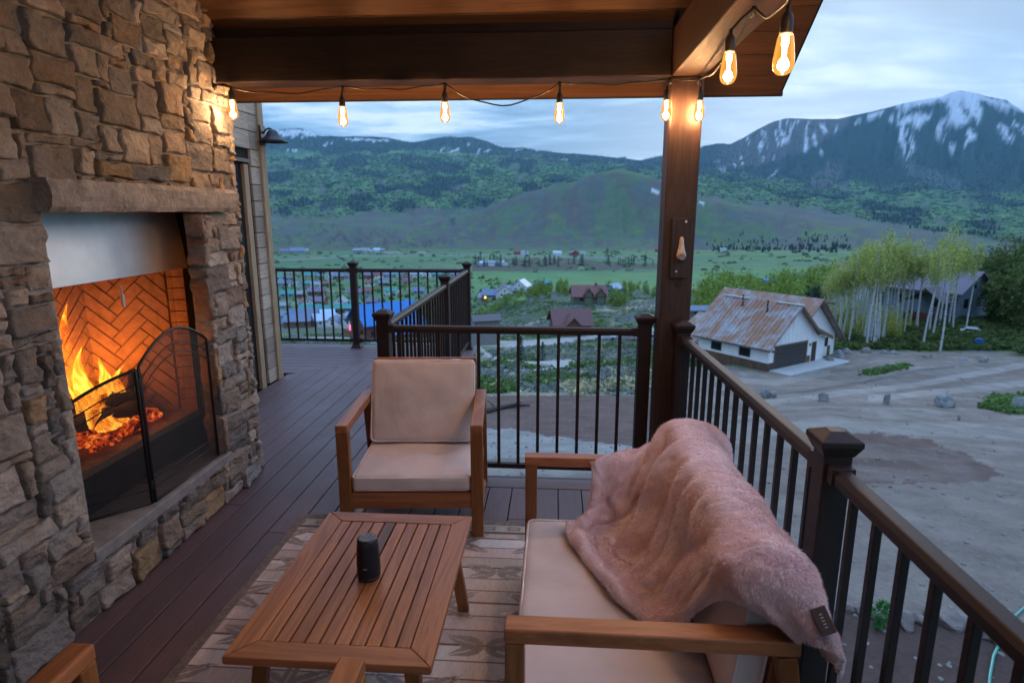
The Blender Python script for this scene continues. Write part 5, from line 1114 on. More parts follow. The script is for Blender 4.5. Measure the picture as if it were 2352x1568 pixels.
2,8,2,3,-3,-5,-1,0,-2,-1,-1,0,-1,0,0,0,22,-1,0,-1,-1,-2,-1,-2,-1,-2,-2,-1,0,-1,-1,0,0,0,0,0,0,1,-1,-2,-1,0,-1,-3,-2,3,7,0,2,0,-2,-3,-4,-2,0,0,2,2,1,0,4,2,-1,-2,1,2,-2,-6,-2,0,0,0,-1,0,22,0,-1,-1,-2,0,-2,-2,-1,-1,-1,-2,-1,-1,-1,0,0,0,0,0,1,-1,0,-1,-1,-2,-1,-2,-3,-1,5,4,1,2,-2,-2,-2,-1,-2,1,-2,-2,0,1,3,5,
1,0,3,3,-5,-6,-2,-1,0,-1,0,0,21,0,-1,-1,0,-2,-1,-1,-3,-1,-1,-1,-1,-1,0,-1,0,0,0,1,-1,1,-1,0,-2,-2,-1,-1,-1,-2,0,4,2,1,0,-1,-2,-1,0,-1,-1,-3,-2,1,2,3,6,2,4,-2,-4,-8,-1,0,-2,0,-1,-1,21,-1,0,-1,-1,-1,-2,-1,-1,-1,-2,0,-2,0,-1,0,-1,0,0,0,0,0,0,0,-1,-1,-3,-1,0,-1,0,1,2,0,1,-1,0,-1,-1,-1,0,-1,-1,0,1,3,4,4,0,-4,
-11,1,-1,-1,0,-1,0,-1,20,0,-1,-1,-1,-1,-1,-1,-1,-1,-1,-1,0,-2,0,0,0,-1,0,-1,0,0,0,0,1,-1,0,-2,-2,-1,-2,0,1,1,1,0,-1,0,0,0,-1,0,-1,1,1,3,3,3,-3,-12,-3,0,0,0,-1,-1,-1,0,19,-1,1,-1,-1,-1,-1,-1,-1,-1,0,-1,-1,0,0,-2,0,-1,-1,0,0,-1,1,-1,0,2,0,1,-4,-6,-3,1,2,2,0,1,0,1,0,0,-1,-2,2,2,1,0,3,3,-10,-5,3,-6,-2,-1,
-1,0,-1,-1,17,1,-1,0,-1,-1,0,-1,0,-1,-1,0,0,0,-2,0,-2,-1,0,-1,0,0,-1,0,0,0,0,-4,-4,-6,-1,4,3,3,1,0,1,0,1,0,-1,1,3,0,-1,-3,-1,-1,-2,0,-3,-5,-3,-1,0,-2,-1,-2,16,0,0,0,0,0,-1,-1,0,-1,1,-1,-1,-1,-1,-1,-1,-1,-1,0,-1,-1,0,0,-1,-2,-3,-3,-5,-2,1,5,4,2,1,0,0,1,2,1,2,0,-1,-2,-6,-7,-3,2,4,1,-9,-3,0,0,-1,0,0,0,
14,1,0,0,1,-1,0,0,-1,0,-1,0,-1,-1,-1,-2,-1,0,-1,0,-1,0,-1,-1,-1,-2,-4,-4,-2,1,3,4,3,0,0,-1,0,2,-1,0,0,1,-5,-7,-6,-5,-2,3,9,-3,0,1,-1,2,1,1,1,1,14,0,1,1,-1,1,0,-1,-1,0,-1,-1,-1,-2,-1,0,-1,0,-1,-1,-1,-1,0,-1,0,-1,0,0,0,3,3,0,-1,-1,-2,-1,-1,-4,-2,-2,-1,-2,-1,-1,0,1,0,0,0,9,6,-4,0,-1,0,-2,-1,-2,14,0,0,1,
1,0,-1,0,0,-1,-2,-2,-1,-1,0,-1,0,-2,0,-1,0,-1,-1,0,0,1,3,5,6,1,-1,-5,-5,-2,-1,-1,-2,-2,-2,-1,1,4,3,3,2,-1,-2,-4,-2,1,-1,1,-1,-2,-2,-1,-4,-2,14,0,1,0,1,0,0,-1,-1,-2,-1,-1,-2,0,-1,0,-1,0,-1,-1,-1,0,-1,-1,0,1,2,4,6,2,-1,-4,-2,-3,-1,-2,0,1,1,2,1,2,1,-1,-2,-2,-6,-7,-4,0,3,1,0,-1,-1,-3,-1,-1,14,1,0,1,0,0,0,-1,
-2,-1,-2,-2,0,-1,0,-1,0,-1,0,-1,-1,-2,-1,0,-2,0,0,0,2,6,4,-1,-2,-1,-1,1,1,-1,1,0,1,-2,-3,-5,-1,-1,-6,-4,-1,1,1,2,-1,-1,-1,-1,-1,-1,15,-1,2,0,0,0,0,-1,-2,-2,-1,-1,-1,0,-1,0,-1,-1,-1,-1,-1,-1,-1,-2,-1,-2,-2,-1,1,9,5,1,-1,-1,-1,1,0,0,-1,0,-2,-2,-6,-4,0,-1,-1,-2,1,-3,-1,0,1,-2,0,1,0,0,14,1,0,0,1,0,-2,-1,-1,-1,-2,0,
-1,-1,0,-1,-1,0,-1,-1,-1,-1,-2,-1,-2,-1,-1,1,5,5,1,1,0,-1,0,1,-2,-1,-2,-3,-1,-2,-3,-2,-1,0,-1,2,-4,-3,-4,3,0,0,1,2,3,2,15,0,0,0,0,0,-1,-1,-1,-2,0,-1,-1,0,-2,0,0,-1,-2,0,-1,-1,0,-1,-1,-1,0,5,5,0,0,0,-1,-1,0,0,-1,-2,-3,-3,-4,-2,2,-1,-2,-2,3,1,-2,-7,0,3,3,3,1,2,2,2,14,0,0,1,-1,-1,0,-1,-1,-1,-1,-1,0,-1,0,-1,
-1,-1,0,-1,0,0,0,0,0,1,3,4,1,-1,-2,-1,-1,0,1,-3,-1,-3,-2,-3,-2,-1,-1,0,-1,-1,3,2,0,0,-3,3,2,1,1,0,0,0,14,0,0,0,0,-1,0,-1,-1,-1,-1,-1,0,-1,-1,-1,0,0,0,0,1,1,0,0,2,2,4,1,-1,-3,-1,-1,-1,1,-2,-2,-3,-2,-3,0,-2,-1,0,2,-4,1,2,2,0,1,-1,0,-1,0,-1,0,-1,0,14,0,0,-1,-1,0,-1,-1,0,0,-1,0,-2,0,0,0,-1,1,1,1,
0,0,2,2,2,2,2,-1,-3,-1,-2,-1,1,-1,-2,-3,-2,-2,0,-2,0,-2,2,0,0,-1,-1,0,0,-1,3,-3,-1,-1,-1,-2,0,0,14,0,-1,0,0,-1,-1,0,-1,-1,0,-1,0,0,0,0,1,1,1,1,1,2,0,2,2,2,0,-2,-2,-2,1,0,-1,-3,-3,-1,-2,-1,-2,-1,-1,1,-1,0,0,-1,-1,-2,1,-1,0,-1,-2,-1,0,0,0,-1,14,0,0,-1,-1,0,0,-1,-1,0,0,1,0,0,1,1,1,0,1,1,2,1,2,2,
1,0,-1,-1,-1,0,-1,-2,-2,-1,-2,-3,-1,-2,-2,-2,-1,-1,-1,-1,1,-1,-1,0,-1,0,-1,0,0,0,-1,0,-1,0,13,0,0,1,0,0,-1,0,1,0,1,-1,1,1,0,1,0,2,0,2,1,2,1,1,1,1,0,-1,0,-3,-2,-2,-2,-2,-2,-1,-2,-2,-1,-2,-2,-1,-1,0,-1,0,-1,0,-1,-1,0,0,0,0,0,0,0,-1,14,1,0,0,1,1,0,1,0,1,-1,1,1,0,1,0,2,0,2,0,1,1,1,1,1,0,-1,-1,
-2,-1,-3,-1,-2,-2,-1,-2,-1,-1,-2,-2,-1,-2,-1,-1,0,-1,1,-2,-1,1,-1,0,0,-1,0,0,-1,0,19,-1,1,1,0,0,2,0,0,0,1,1,0,1,0,1,1,0,1,1,0,1,1,0,0,-1,0,-2,-2,-2,-1,-3,-1,-1,-2,-1,-1,-2,-1,-1,-2,-1,-1,0,-2,0,-1,0,0,-2,0,0,0,0,0,-2,0,0,23,0,1,0,1,0,0,1,1,1,0,0,1,0,1,1,-1,1,0,0,1,0,0,-1,0,-1,-2,0,-2,-2,-2,-1,
-1,-2,-1,-1,-2,-1,-1,-1,-1,-2,0,-2,0,0,-1,-1,-1,0,0,-1,-1,0,0,0,0,-1,28,1,-1,1,0,1,1,0,0,0,1,1,-1,1,0,0,1,0,-1,1,-1,-1,0,0,-2,-1,-1,-2,-1,-2,-1,-1,-2,-1,-1,-1,-1,-1,-2,-1,-1,0,-2,0,-1,-1,-1,0,-1,0,-1,-1,0,0,-1,0,-1,0,33,0,0,0,0,0,0,1,1,0,0,-1,1,-1,1,-1,0,0,0,-1,0,0,-2,-1,-1,0,-2,-2,-1,-1,-1,-2,-1,-1,-1,-1,
-2,-1,-1,-1,-1,-1,0,-1,0,-1,-1,-1,0,-1,-1,0,0,-1,-1,0,0,0,36,0,0,-1,1,0,0,0,0,0,0,0,0,-1,0,0,-1,0,0,-1,-1,-1,0,-2,-1,-2,0,-1,-2,-1,-2,0,-1,-2,0,-2,0,-1,-1,-1,-1,-1,-1,-1,-1,-1,0,0,-1,-1,0,-1,-1,-1,0,-1,0,0,37,0,0,0,-1,0,0,0,0,0,-1,0,0,0,-1,-1,0,-1,0,-1,0,-2,-1,0,-1,-1,-2,-1,-1,-1,0,-2,-1,0,-2,-1,-1,-1,-1,-1,
-1,-1,-1,0,-1,0,-1,-1,-1,-1,-1,0,-1,0,-1,0,-1,0,36,-1,0,0,1,0,-1,0,-1,0,0,0,-1,-1,-1,1,-1,-1,-1,0,-1,0,-2,-1,-1,-1,-1,0,-1,-1,-1,0,-2,-1,0,-1,-1,-1,-1,-1,-1,-1,-1,-1,0,-1,-1,-1,-1,0,-1,-1,-1,-1,0,0,0,-1,32,1,0,0,-1,0,1,-1,0,0,0,-1,-1,0,0,-2,0,0,-1,-1,-1,-1,1,-1,-1,-1,0,-2,0,-1,-1,-1,0,-1,-1,-1,-1,-1,-1,-1,-1,0,-1,-1,
-2,0,-1,0,-1,-1,0,-2,0,-1,0,-1,-1,1,29,-1,0,1,0,0,0,0,0,-1,0,-1,0,0,-1,0,-1,0,-1,0,-1,0,-2,0,0,-1,-1,0,-1,0,-1,-1,0,-1,-1,-1,-1,-1,-1,0,-1,-2,0,-1,0,-2,0,-2,0,-1,-1,0,-1,0,-2,0,0,0,4866,3,6,2,5,13,15,16,16,17,18,17,17,17,16,13,13,14,14,15,14,13,10,8,5,2,-2,-4,-7,-8,-10,-10,-11,-10,-9,-5,-6,-5,-5,-4,-8,-19,-23,-20,-14,-8,-4,0,
1,3,3,2,2,1,1,0,0,0,-17,5,-1,-2,-2,-6,-4,-2,-2,-1,-1,0,-1,0,-1,2,0,1,3,2,1,1,0,1,2,1,3,3,2,0,-1,0,0,-1,-2,-4,-1,-1,0,-1,0,5,5,3,2,1,0,0,1,0,-1,0,0,0,0,0,0,0,-19,-3,3,4,-1,-2,-6,-7,-4,-4,-3,-2,0,-2,1,0,1,2,2,0,1,0,2,2,3,2,3,2,0,0,0,-1,0,0,1,0,-1,0,-1,-1,-1,2,4,4,3,1,1,0,0,0,0,0,
-1,0,0,0,0,0,-19,0,2,7,3,0,-3,-6,-7,-7,-5,-5,-3,-1,-1,-1,1,1,-1,1,0,1,1,1,0,3,1,1,2,0,1,2,2,2,2,1,0,0,0,-1,-1,-1,1,3,1,2,1,1,0,-1,0,-1,1,-1,0,0,0,0,-6,-6,-2,1,5,3,1,-2,-5,-5,-7,-5,-6,-4,-4,-1,-1,-1,-1,-1,1,0,0,0,0,0,2,5,5,3,3,3,3,3,1,0,0,-3,0,-1,-2,-2,0,0,2,1,1,0,0,0,-1,1,-2,1,-1,0,
0,0,2,-4,-10,-2,4,3,2,2,-1,-4,-4,-4,-4,-5,-4,-4,-2,-4,-3,-3,1,-1,1,0,-2,0,5,6,7,7,3,-2,0,4,1,0,-1,-2,-1,-3,-2,-1,0,0,0,0,2,0,0,-1,0,-1,0,-1,0,0,-1,0,-1,-2,-6,-6,2,3,2,3,2,0,-2,-2,-2,-2,-3,-4,-4,-3,-7,-3,-3,-4,-1,1,1,1,3,4,4,7,5,1,-1,1,2,0,-3,1,-4,-1,-1,-1,-1,2,-1,-1,1,1,-2,-1,0,-1,0,-1,0,-1,1,-1,-11,1,
-2,-2,-1,3,4,1,2,2,1,-1,1,-1,-3,-1,0,-6,-8,-8,-8,-3,-3,-1,1,4,3,1,3,5,7,5,0,-2,-1,-1,1,-1,-2,0,-1,0,1,3,-2,-2,2,-1,-2,1,-3,-2,0,0,0,0,0,0,-29,6,7,0,-1,0,2,5,4,2,1,1,-1,0,0,-3,-2,-5,-5,-8,-9,-3,-2,-2,1,1,1,2,3,3,5,7,3,-2,-2,-2,1,-1,1,-1,0,2,6,-1,-3,-1,1,-3,-2,-1,-1,-1,-1,1,0,0,0,0,-43,9,10,5,-3,-6,
0,6,8,7,1,-2,-3,-1,3,-1,-6,-5,-1,-2,-4,-5,-3,-2,0,0,-1,0,1,3,3,6,5,0,-3,0,0,1,0,-1,1,6,1,-2,-1,1,-3,-2,-2,-2,2,-1,0,0,0,0,0,1,-40,2,4,2,-1,-1,4,0,3,8,5,0,-2,2,-2,-1,-6,0,-2,-1,1,-2,-3,-3,-1,-2,-2,-2,1,0,3,3,4,1,1,-1,1,0,-1,1,5,1,-3,-1,4,0,-3,0,-2,-1,0,1,-1,0,0,1,1,0,-30,-3,-2,1,1,3,1,1,-4,1,
9,4,2,0,-3,-2,0,-4,0,0,0,0,-2,-1,-2,-2,-4,-3,-3,0,0,2,3,2,2,1,-1,1,1,3,1,-1,0,0,1,1,-2,1,2,-2,-1,0,1,0,1,0,0,0,-12,-9,-4,3,1,-1,-3,-1,-5,-1,4,7,5,-2,1,-2,-2,1,1,2,0,2,1,-1,-4,-3,-4,-5,-4,-4,-2,-2,0,2,1,4,1,0,3,1,0,0,0,1,1,1,0,0,1,1,-2,0,1,0,-1,1,0,1,20,-5,-6,-9,-3,-1,0,-10,-2,-5,-2,7,9,-3,
-6,1,3,6,7,6,5,2,1,-2,-2,-5,-6,-6,-9,-7,-8,-7,-6,-1,4,5,2,0,-1,1,1,0,1,1,3,-1,-2,0,2,0,-1,0,0,0,1,0,1,0,29,1,-2,-4,-6,-5,-8,3,-3,-7,-5,2,-2,1,4,4,5,5,3,2,0,-1,-4,-2,-4,-5,-3,-5,-5,-8,-6,-6,-3,-4,1,2,2,0,1,-1,1,2,1,2,-2,0,0,1,2,-1,-2,0,0,1,0,1,0,0,-2,6,3,1,-1,-2,-3,-5,2,-1,-5,-6,-2,6,5,2,1,-2,
-2,-3,-2,-4,-1,-3,-1,0,-2,-1,-2,-2,-3,-2,-2,-1,0,1,0,0,0,1,0,0,1,-1,1,0,0,0,-1,1,0,0,0,0,1,0,1,0,-25,0,2,1,1,0,0,-1,0,2,-1,-6,-3,0,1,1,-2,-1,0,1,1,3,0,1,0,-1,-1,-1,-1,-2,-2,-1,0,0,-2,-1,2,0,0,-1,0,1,0,0,0,0,2,-2,0,1,1,1,0,0,0,1,0,0,-31,-1,-1,0,0,-1,0,0,0,0,-2,-2,-2,-3,-3,0,3,2,1,1,2,2,
3,1,1,1,0,0,-1,-1,-2,-1,0,-2,-3,-3,-1,3,1,0,0,0,1,0,1,2,0,0,-1,0,3,0,0,1,0,0,0,0,-34,1,0,-1,0,0,-1,-1,-1,-2,-1,-2,-3,-2,-2,0,4,2,0,1,2,3,1,3,1,1,1,0,0,-1,0,-1,-2,-1,-3,-2,-2,-2,1,2,1,2,0,2,2,1,-1,0,0,-1,1,0,0,0,1,0,0,0,-34,0,1,0,-1,0,-1,0,-1,-1,-1,-2,-1,0,1,-1,-1,0,1,1,1,0,2,1,1,1,
1,0,0,1,-1,-1,-2,-1,0,-2,-3,0,-1,2,2,1,2,2,0,0,1,0,-1,1,-1,0,0,0,-1,1,0,0,-35,2,-1,1,0,-2,0,0,-1,0,0,1,0,0,0,0,-3,-1,-1,-1,0,0,0,0,1,1,1,1,0,-1,0,-2,-1,0,0,0,0,-1,2,0,1,1,2,0,-1,0,0,2,1,0,-1,-1,0,0,1,0,-1,0,-34,0,2,-1,-1,0,-1,0,0,-1,0,0,1,1,0,0,-2,-1,-1,-2,-1,-1,0,0,1,1,2,0,0,-2,
-3,-1,0,2,1,2,-2,1,0,1,1,2,-1,1,0,-1,0,-1,0,0,1,1,0,0,0,-1,1,0,-34,1,0,-1,-1,-1,2,0,-1,0,0,0,0,-1,1,1,0,-1,-1,0,-2,-1,0,0,1,1,-1,-1,-3,-1,0,0,1,1,3,3,-1,0,1,0,0,0,2,-2,-1,0,0,-1,-1,0,1,0,0,0,0,0,0,0,-30,-3,-1,-1,0,1,0,-1,1,0,0,0,-1,-1,1,0,2,-1,0,-1,0,-1,-1,1,-1,-1,-3,-1,-1,0,1,1,1,3,
2,-1,5,3,0,0,-2,-3,-2,0,0,0,-1,-1,-1,-1,0,2,0,0,0,0,-1,0,-27,-3,-3,-1,0,1,-1,0,0,0,1,0,1,-2,0,0,-1,0,1,1,-2,0,0,-2,-1,-1,2,-1,0,1,0,0,-1,2,4,-3,0,1,1,0,0,-2,-2,-1,1,-1,0,0,0,0,0,0,1,0,-1,0,1,0,-24,-2,-6,0,0,-1,-1,0,0,1,0,0,1,4,-3,-3,-1,2,1,-1,0,-2,-1,1,1,0,0,0,1,1,1,-2,-2,0,1,-1,-2,0,
1,0,0,0,-1,-2,-1,0,0,0,1,0,2,0,0,-1,0,0,0,1,-25,-3,-3,-1,-1,0,0,0,0,0,0,1,0,-1,0,-1,1,1,-1,1,0,0,-2,0,-1,0,-1,2,2,0,0,0,-2,-1,-1,-1,2,-3,-1,0,0,0,-2,1,-1,0,0,1,1,1,0,1,-1,0,0,0,0,0,-28,-2,0,-2,0,0,-1,0,0,0,0,0,-1,0,-1,2,2,1,-1,-1,1,-1,-2,-3,-1,-2,1,0,1,1,-1,1,1,-2,-2,0,-1,1,-2,0,-1,0,
2,0,0,0,2,1,1,1,0,-1,0,0,-1,0,-1,0,-29,0,-1,-1,0,-1,0,-1,0,0,0,-1,0,0,0,2,2,0,0,-2,-1,0,-3,-3,-3,0,-2,0,0,0,1,0,2,-1,-3,1,-2,1,0,-1,1,2,2,2,1,1,-1,2,0,1,-1,-1,0,-1,0,-1,0,0,-29,-1,0,-1,-1,0,0,0,-1,0,0,0,0,-1,2,-1,0,0,-1,0,-1,-3,0,-2,-2,-2,0,-1,-1,0,0,2,2,-1,-2,-4,2,1,2,0,0,2,2,3,2,1,
0,0,0,-1,-1,-1,-1,0,0,0,-1,0,-28,0,-2,-1,1,-1,-1,0,0,-1,0,0,-1,1,0,-1,-3,-1,0,0,-2,-1,1,0,0,0,-1,-1,1,-1,0,0,0,2,-1,-1,-3,0,3,1,2,2,0,0,2,1,1,-1,-1,0,-1,-2,1,0,-1,-1,0,-1,-27,-2,0,-1,-1,0,0,-1,-1,1,-2,0,1,-1,-1,-1,-2,-2,0,-1,-1,1,1,1,1,-1,0,1,-1,-1,-1,0,1,1,0,3,-1,2,-2,3,2,-2,0,-2,-1,-1,0,-1,1,-1,
0,2,-1,0,0,-1,0,0,-28,0,-2,0,-1,1,-1,-1,0,-1,1,-1,0,0,-1,-2,-2,-2,-1,0,1,1,0,1,-1,1,1,-1,0,-2,0,0,1,0,2,2,5,-1,0,0,-1,-1,-3,-1,-2,-1,0,0,-1,1,1,1,0,0,0,0,-1,0,-28,-1,0,-1,0,-1,0,0,0,-1,-1,0,-1,0,0,-2,-2,-2,0,0,0,0,1,0,0,0,0,1,-1,1,-1,2,0,-1,0,2,3,1,-1,-1,-1,-2,-1,-2,-1,0,-1,1,1,0,2,1,0,-1,
0,0,0,-1,-28,0,-1,-1,0,0,-1,-1,0,0,-1,0,-1,-1,-1,-1,0,-1,-1,-1,0,1,0,0,1,0,-1,1,0,1,1,0,2,-2,-2,1,5,-2,-3,-3,-1,0,-1,0,0,0,1,0,1,2,1,-1,1,0,-1,0,-1,0,-28,-1,0,1,-1,-1,-1,0,-2,0,0,-1,-1,-1,0,0,0,0,-1,1,-1,0,0,0,-1,0,0,-1,2,2,2,-3,-2,-1,-1,5,-6,-1,-1,-1,-1,0,3,1,-1,0,1,2,0,1,0,2,-1,0,0,-1,0,-1,
-28,-1,0,-2,1,0,0,-2,0,-1,0,-1,0,-1,-1,1,1,-1,0,-1,0,-1,0,-1,0,-2,-1,-1,0,0,1,2,-3,0,0,-6,2,2,1,-1,-2,3,3,1,0,0,1,1,2,0,-1,-1,0,-1,0,0,0,0,-29,1,-2,0,-1,0,0,0,-1,-1,-1,0,0,0,-1,1,-1,1,-1,-1,0,-1,-2,0,-1,0,0,-1,-1,0,-1,1,3,0,-3,-5,2,7,0,1,1,0,0,0,1,0,0,-1,-1,-1,0,1,0,0,0,-1,0,-1,-31,2,0,-1,
0,-1,-1,0,-1,0,0,0,-1,-1,0,-1,-1,0,0,0,0,-1,-1,0,0,1,0,1,0,0,1,0,0,3,-1,0,-1,1,4,1,1,-2,-4,0,0,1,-2,-1,-1,0,0,0,0,0,-1,1,-1,0,-31,0,2,0,-2,0,-1,-1,1,-2,0,0,-1,0,-1,-1,-1,-2,0,0,0,0,0,0,3,1,1,0,1,0,0,-1,0,2,7,2,-4,-7,0,1,0,-2,0,-1,1,0,1,0,0,0,1,-3,0,0,0,-1,0,0,-31,0,2,0,-1,-1,1,-1,
-2,0,-1,-1,0,-1,0,-1,-1,-1,-1,1,0,0,-1,1,0,1,0,2,1,0,0,0,0,2,0,0,-2,-2,-2,-1,0,2,1,1,1,1,-1,0,1,-1,-1,0,-1,0,0,0,0,0,-32,1,2,1,-2,-1,-1,1,-1,-1,0,-2,-1,-1,1,0,-1,-1,1,-1,0,1,0,0,-1,0,0,1,1,1,1,0,-1,1,1,-3,-3,-2,0,1,0,1,2,1,1,-1,0,0,0,2,-2,0,-1,0,0,0,-1,0,-34,3,2,-1,-1,-2,0,0,0,0,-2,1,
-1,0,-1,1,0,0,0,0,0,-1,1,-1,-1,0,1,-1,0,1,0,-1,-1,-2,1,1,-2,-2,-1,1,1,1,2,2,1,0,0,-1,1,1,-1,-2,1,0,0,-1,0,0,-34,0,2,1,-2,0,0,-1,1,0,-1,-1,0,0,0,0,2,1,-2,0,0,0,0,0,1,0,0,0,-1,-1,-3,-1,-1,-5,-2,3,3,0,1,-1,1,1,1,1,1,3,1,1,-1,-3,-1,0,-1,0,0,0,0,0,-35,1,0,1,0,-1,0,0,0,1,1,-1,-1,0,-1,0,
0,2,1,0,-2,1,1,2,0,0,-2,-3,-3,-3,0,1,-1,-3,-2,4,4,4,1,1,-1,-2,-2,1,2,1,1,0,-2,-2,-1,0,1,0,-1,1,0,-1,-33,1,0,-1,-1,0,1,0,0,0,0,0,0,-1,-1,-2,0,0,1,0,1,0,1,-2,0,-2,-2,-2,-1,0,1,1,2,0,0,0,5,2,1,-1,-1,-1,-2,0,0,-1,1,-1,0,-1,1,2,-1,0,0,-1,0,0,-30,2,-2,-3,0,0,-1,2,0,0,0,0,-1,-1,0,-1,-1,0,0,0,
0,-1,-2,0,-1,-2,0,1,1,2,0,1,2,4,-2,-2,0,2,0,0,1,0,-2,-3,-2,0,-1,1,0,1,3,-1,0,0,0,0,0,0,-29,-2,-1,0,0,-1,0,-1,2,0,0,0,0,0,0,0,-1,-2,0,0,-1,0,0,-1,-2,0,0,0,2,0,1,2,5,4,-4,-4,-1,-1,0,0,-1,0,1,-2,-2,-1,0,0,0,2,1,1,0,-1,0,0,0,1,-31,0,-1,1,0,-1,-1,1,-1,0,0,0,1,0,0,-1,0,0,-1,-1,0,0,-1,0,
0,0,0,1,0,2,-1,3,1,0,4,-2,-5,-3,-1,0,0,0,-1,1,-1,-1,-1,0,1,0,1,1,1,0,0,0,0,-1,-30,-1,1,0,0,0,-1,-1,0,0,0,-1,1,0,-1,1,-1,0,-1,0,0,-1,0,0,0,0,1,1,0,-1,0,0,-1,0,2,0,-2,-1,-1,-1,1,-1,0,0,2,-1,0,-1,-1,0,0,2,0,1,0,-1,0,1,-31,0,1,1,0,-1,0,-1,0,-1,0,1,-1,0,1,-1,0,0,0,-1,-1,0,0,-1,0,1,0,0,
0,-1,0,-1,-1,-1,1,1,0,-1,0,0,-1,0,1,2,0,1,-2,-2,-1,0,2,1,0,-1,0,1,0,-1,-31,1,0,0,1,0,-1,0,-1,0,-1,0,1,0,-1,1,0,-1,0,0,0,-1,-1,0,0,-1,1,-1,0,0,1,-2,-2,-2,0,3,1,0,0,0,0,0,0,0,0,0,-1,-1,-1,2,1,0,0,0,-1,0,0,0,-30,0,0,1,-1,0,0,0,0,0,0,0,-1,0,1,-1,0,0,-1,0,-1,0,0,-1,0,0,-1,1,-1,0,1,-2,
-3,1,0,0,2,1,-1,0,0,0,0,-2,0,0,0,-1,1,2,1,-1,0,-1,1,-1,0,0,-31,1,0,0,1,0,0,-1,0,0,0,0,0,0,-1,0,0,0,0,-1,0,0,-1,0,-1,-1,0,-1,1,1,-2,-1,0,-1,0,1,0,1,0,0,0,-1,0,0,-1,0,0,1,1,3,-2,-1,0,0,0,0,-1,-1,-30,0,0,0,0,0,0,1,0,0,0,-1,0,1,0,-1,0,-1,0,0,0,-1,0,-1,-1,0,-1,0,0,-1,0,-1,0,0,1,0,
0,0,0,0,0,0,0,0,-1,-1,1,0,2,-1,1,0,-1,0,-1,0,0,0,-30,-1,1,0,0,1,0,0,0,0,0,1,-1,0,-1,1,-1,0,0,-1,0,-1,0,-1,0,-1,0,-1,-1,0,-1,1,0,0,0,0,1,-1,1,0,-1,0,-1,-1,0,1,0,1,1,0,0,-1,1,0,0,-1,-1,0,-32,1,0,1,1,0,1,0,0,0,0,-1,1,-1,0,-1,0,0,-1,1,-1,0,-2,0,0,-1,-1,0,-1,-1,1,0,1,0,0,0,-1,0,0,0,
0,-1,-1,0,1,1,1,1,0,0,-1,1,-1,0,0,0,-1,-1,-31,0,0,0,1,1,0,1,0,0,0,1,-1,0,0,-1,0,0,0,-2,0,0,0,-1,-2,1,-1,-1,-1,0,0,1,0,1,0,0,-1,0,0,1,-1,-1,1,0,0,0,1,1,0,-2,0,0,1,0,0,0,0,-1,-32,0,1,1,1,0,1,0,1,0,0,0,0,-1,0,0,-1,0,-1,1,-1,-1,0,-1,-1,-1,-1,-1,0,1,1,0,1,0,0,-1,0,0,0,0,0,1,1,2,
-1,-2,-2,1,-1,-1,0,3,1,0,-1,0,0,0,-32,1,1,1,0,2,0,1,-1,1,0,-1,0,0,-1,0,0,0,0,-1,-1,0,-1,0,-1,-2,-1,0,0,1,0,2,0,0,0,0,-1,-1,0,1,2,0,1,0,0,-1,0,-2,-1,0,2,1,0,0,1,-1,0,0,-30,0,1,1,1,0,1,0,0,-1,1,0,-1,0,0,0,0,-1,0,-1,1,-1,-1,-1,0,0,-1,-1,0,0,1,1,1,1,-1,0,0,0,-1,-1,1,4,-1,0,2,3,0,-1,
-5,2,-1,-1,-1,0,-2,0,-1,-1,-29,1,0,1,1,0,0,0,1,0,-2,0,0,-1,0,0,0,0,0,1,-1,-1,0,0,0,-1,2,0,0,-2,1,1,0,0,1,-1,0,2,1,-1,0,1,4,3,0,-2,0,0,1,-7,-1,-4,-1,-1,1,0,-1,0,-27,0,1,0,0,1,0,0,-1,0,0,-2,0,1,0,0,0,0,0,0,0,1,-1,0,-1,1,1,2,-1,0,0,0,0,0,-1,1,0,3,4,3,-2,-2,0,1,-1,0,-1,0,-1,-3,-7,0,
0,1,0,0,1,0,-27,1,0,1,0,0,0,-1,0,-2,0,0,0,0,0,1,0,1,0,0,0,0,1,1,1,1,-2,-1,1,1,1,-1,-1,0,1,0,-1,-1,2,4,5,1,-4,-5,-2,-1,0,0,0,-2,-2,0,1,0,0,1,1,1,-26,0,0,0,1,-1,0,-1,-1,-1,-1,1,0,0,2,0,1,-1,1,0,1,1,2,1,2,1,0,-2,-1,0,0,-1,0,-1,1,3,0,-2,-2,0,0,0,-1,-2,-1,-2,2,2,-1,-1,0,1,0,1,1,0,
1,1,-27,0,0,1,-1,0,-2,-1,-1,1,0,0,1,1,0,0,1,1,0,1,1,1,2,2,3,1,2,-1,-2,-1,-3,-2,0,1,1,2,2,-2,-1,-5,-3,-1,1,2,-2,0,0,0,1,1,1,0,1,0,0,1,0,1,-30,0,0,-1,0,0,0,0,0,0,0,1,1,0,0,2,0,1,0,1,1,2,1,2,1,2,1,1,-2,-3,-2,0,-1,0,0,0,1,1,-3,-1,-2,-1,1,-1,0,0,1,0,1,1,3,-1,0,0,1,0,0,0,-34,-1,
1,0,0,0,1,0,0,1,1,0,1,1,1,0,0,1,1,1,1,0,1,0,1,0,0,1,1,-1,0,-2,0,0,-1,-2,1,0,0,-1,0,0,-1,0,1,1,-2,1,1,5,0,-1,-2,1,-1,0,1,1,-38,1,0,1,1,0,1,1,1,-1,1,1,0,1,0,1,1,0,1,0,0,1,0,0,0,0,0,1,1,1,-1,1,-1,-1,-1,-1,-1,1,0,2,0,0,-1,0,1,1,1,-2,2,1,0,-1,0,-1,1,1,0,0,-39,0,1,1,1,1,
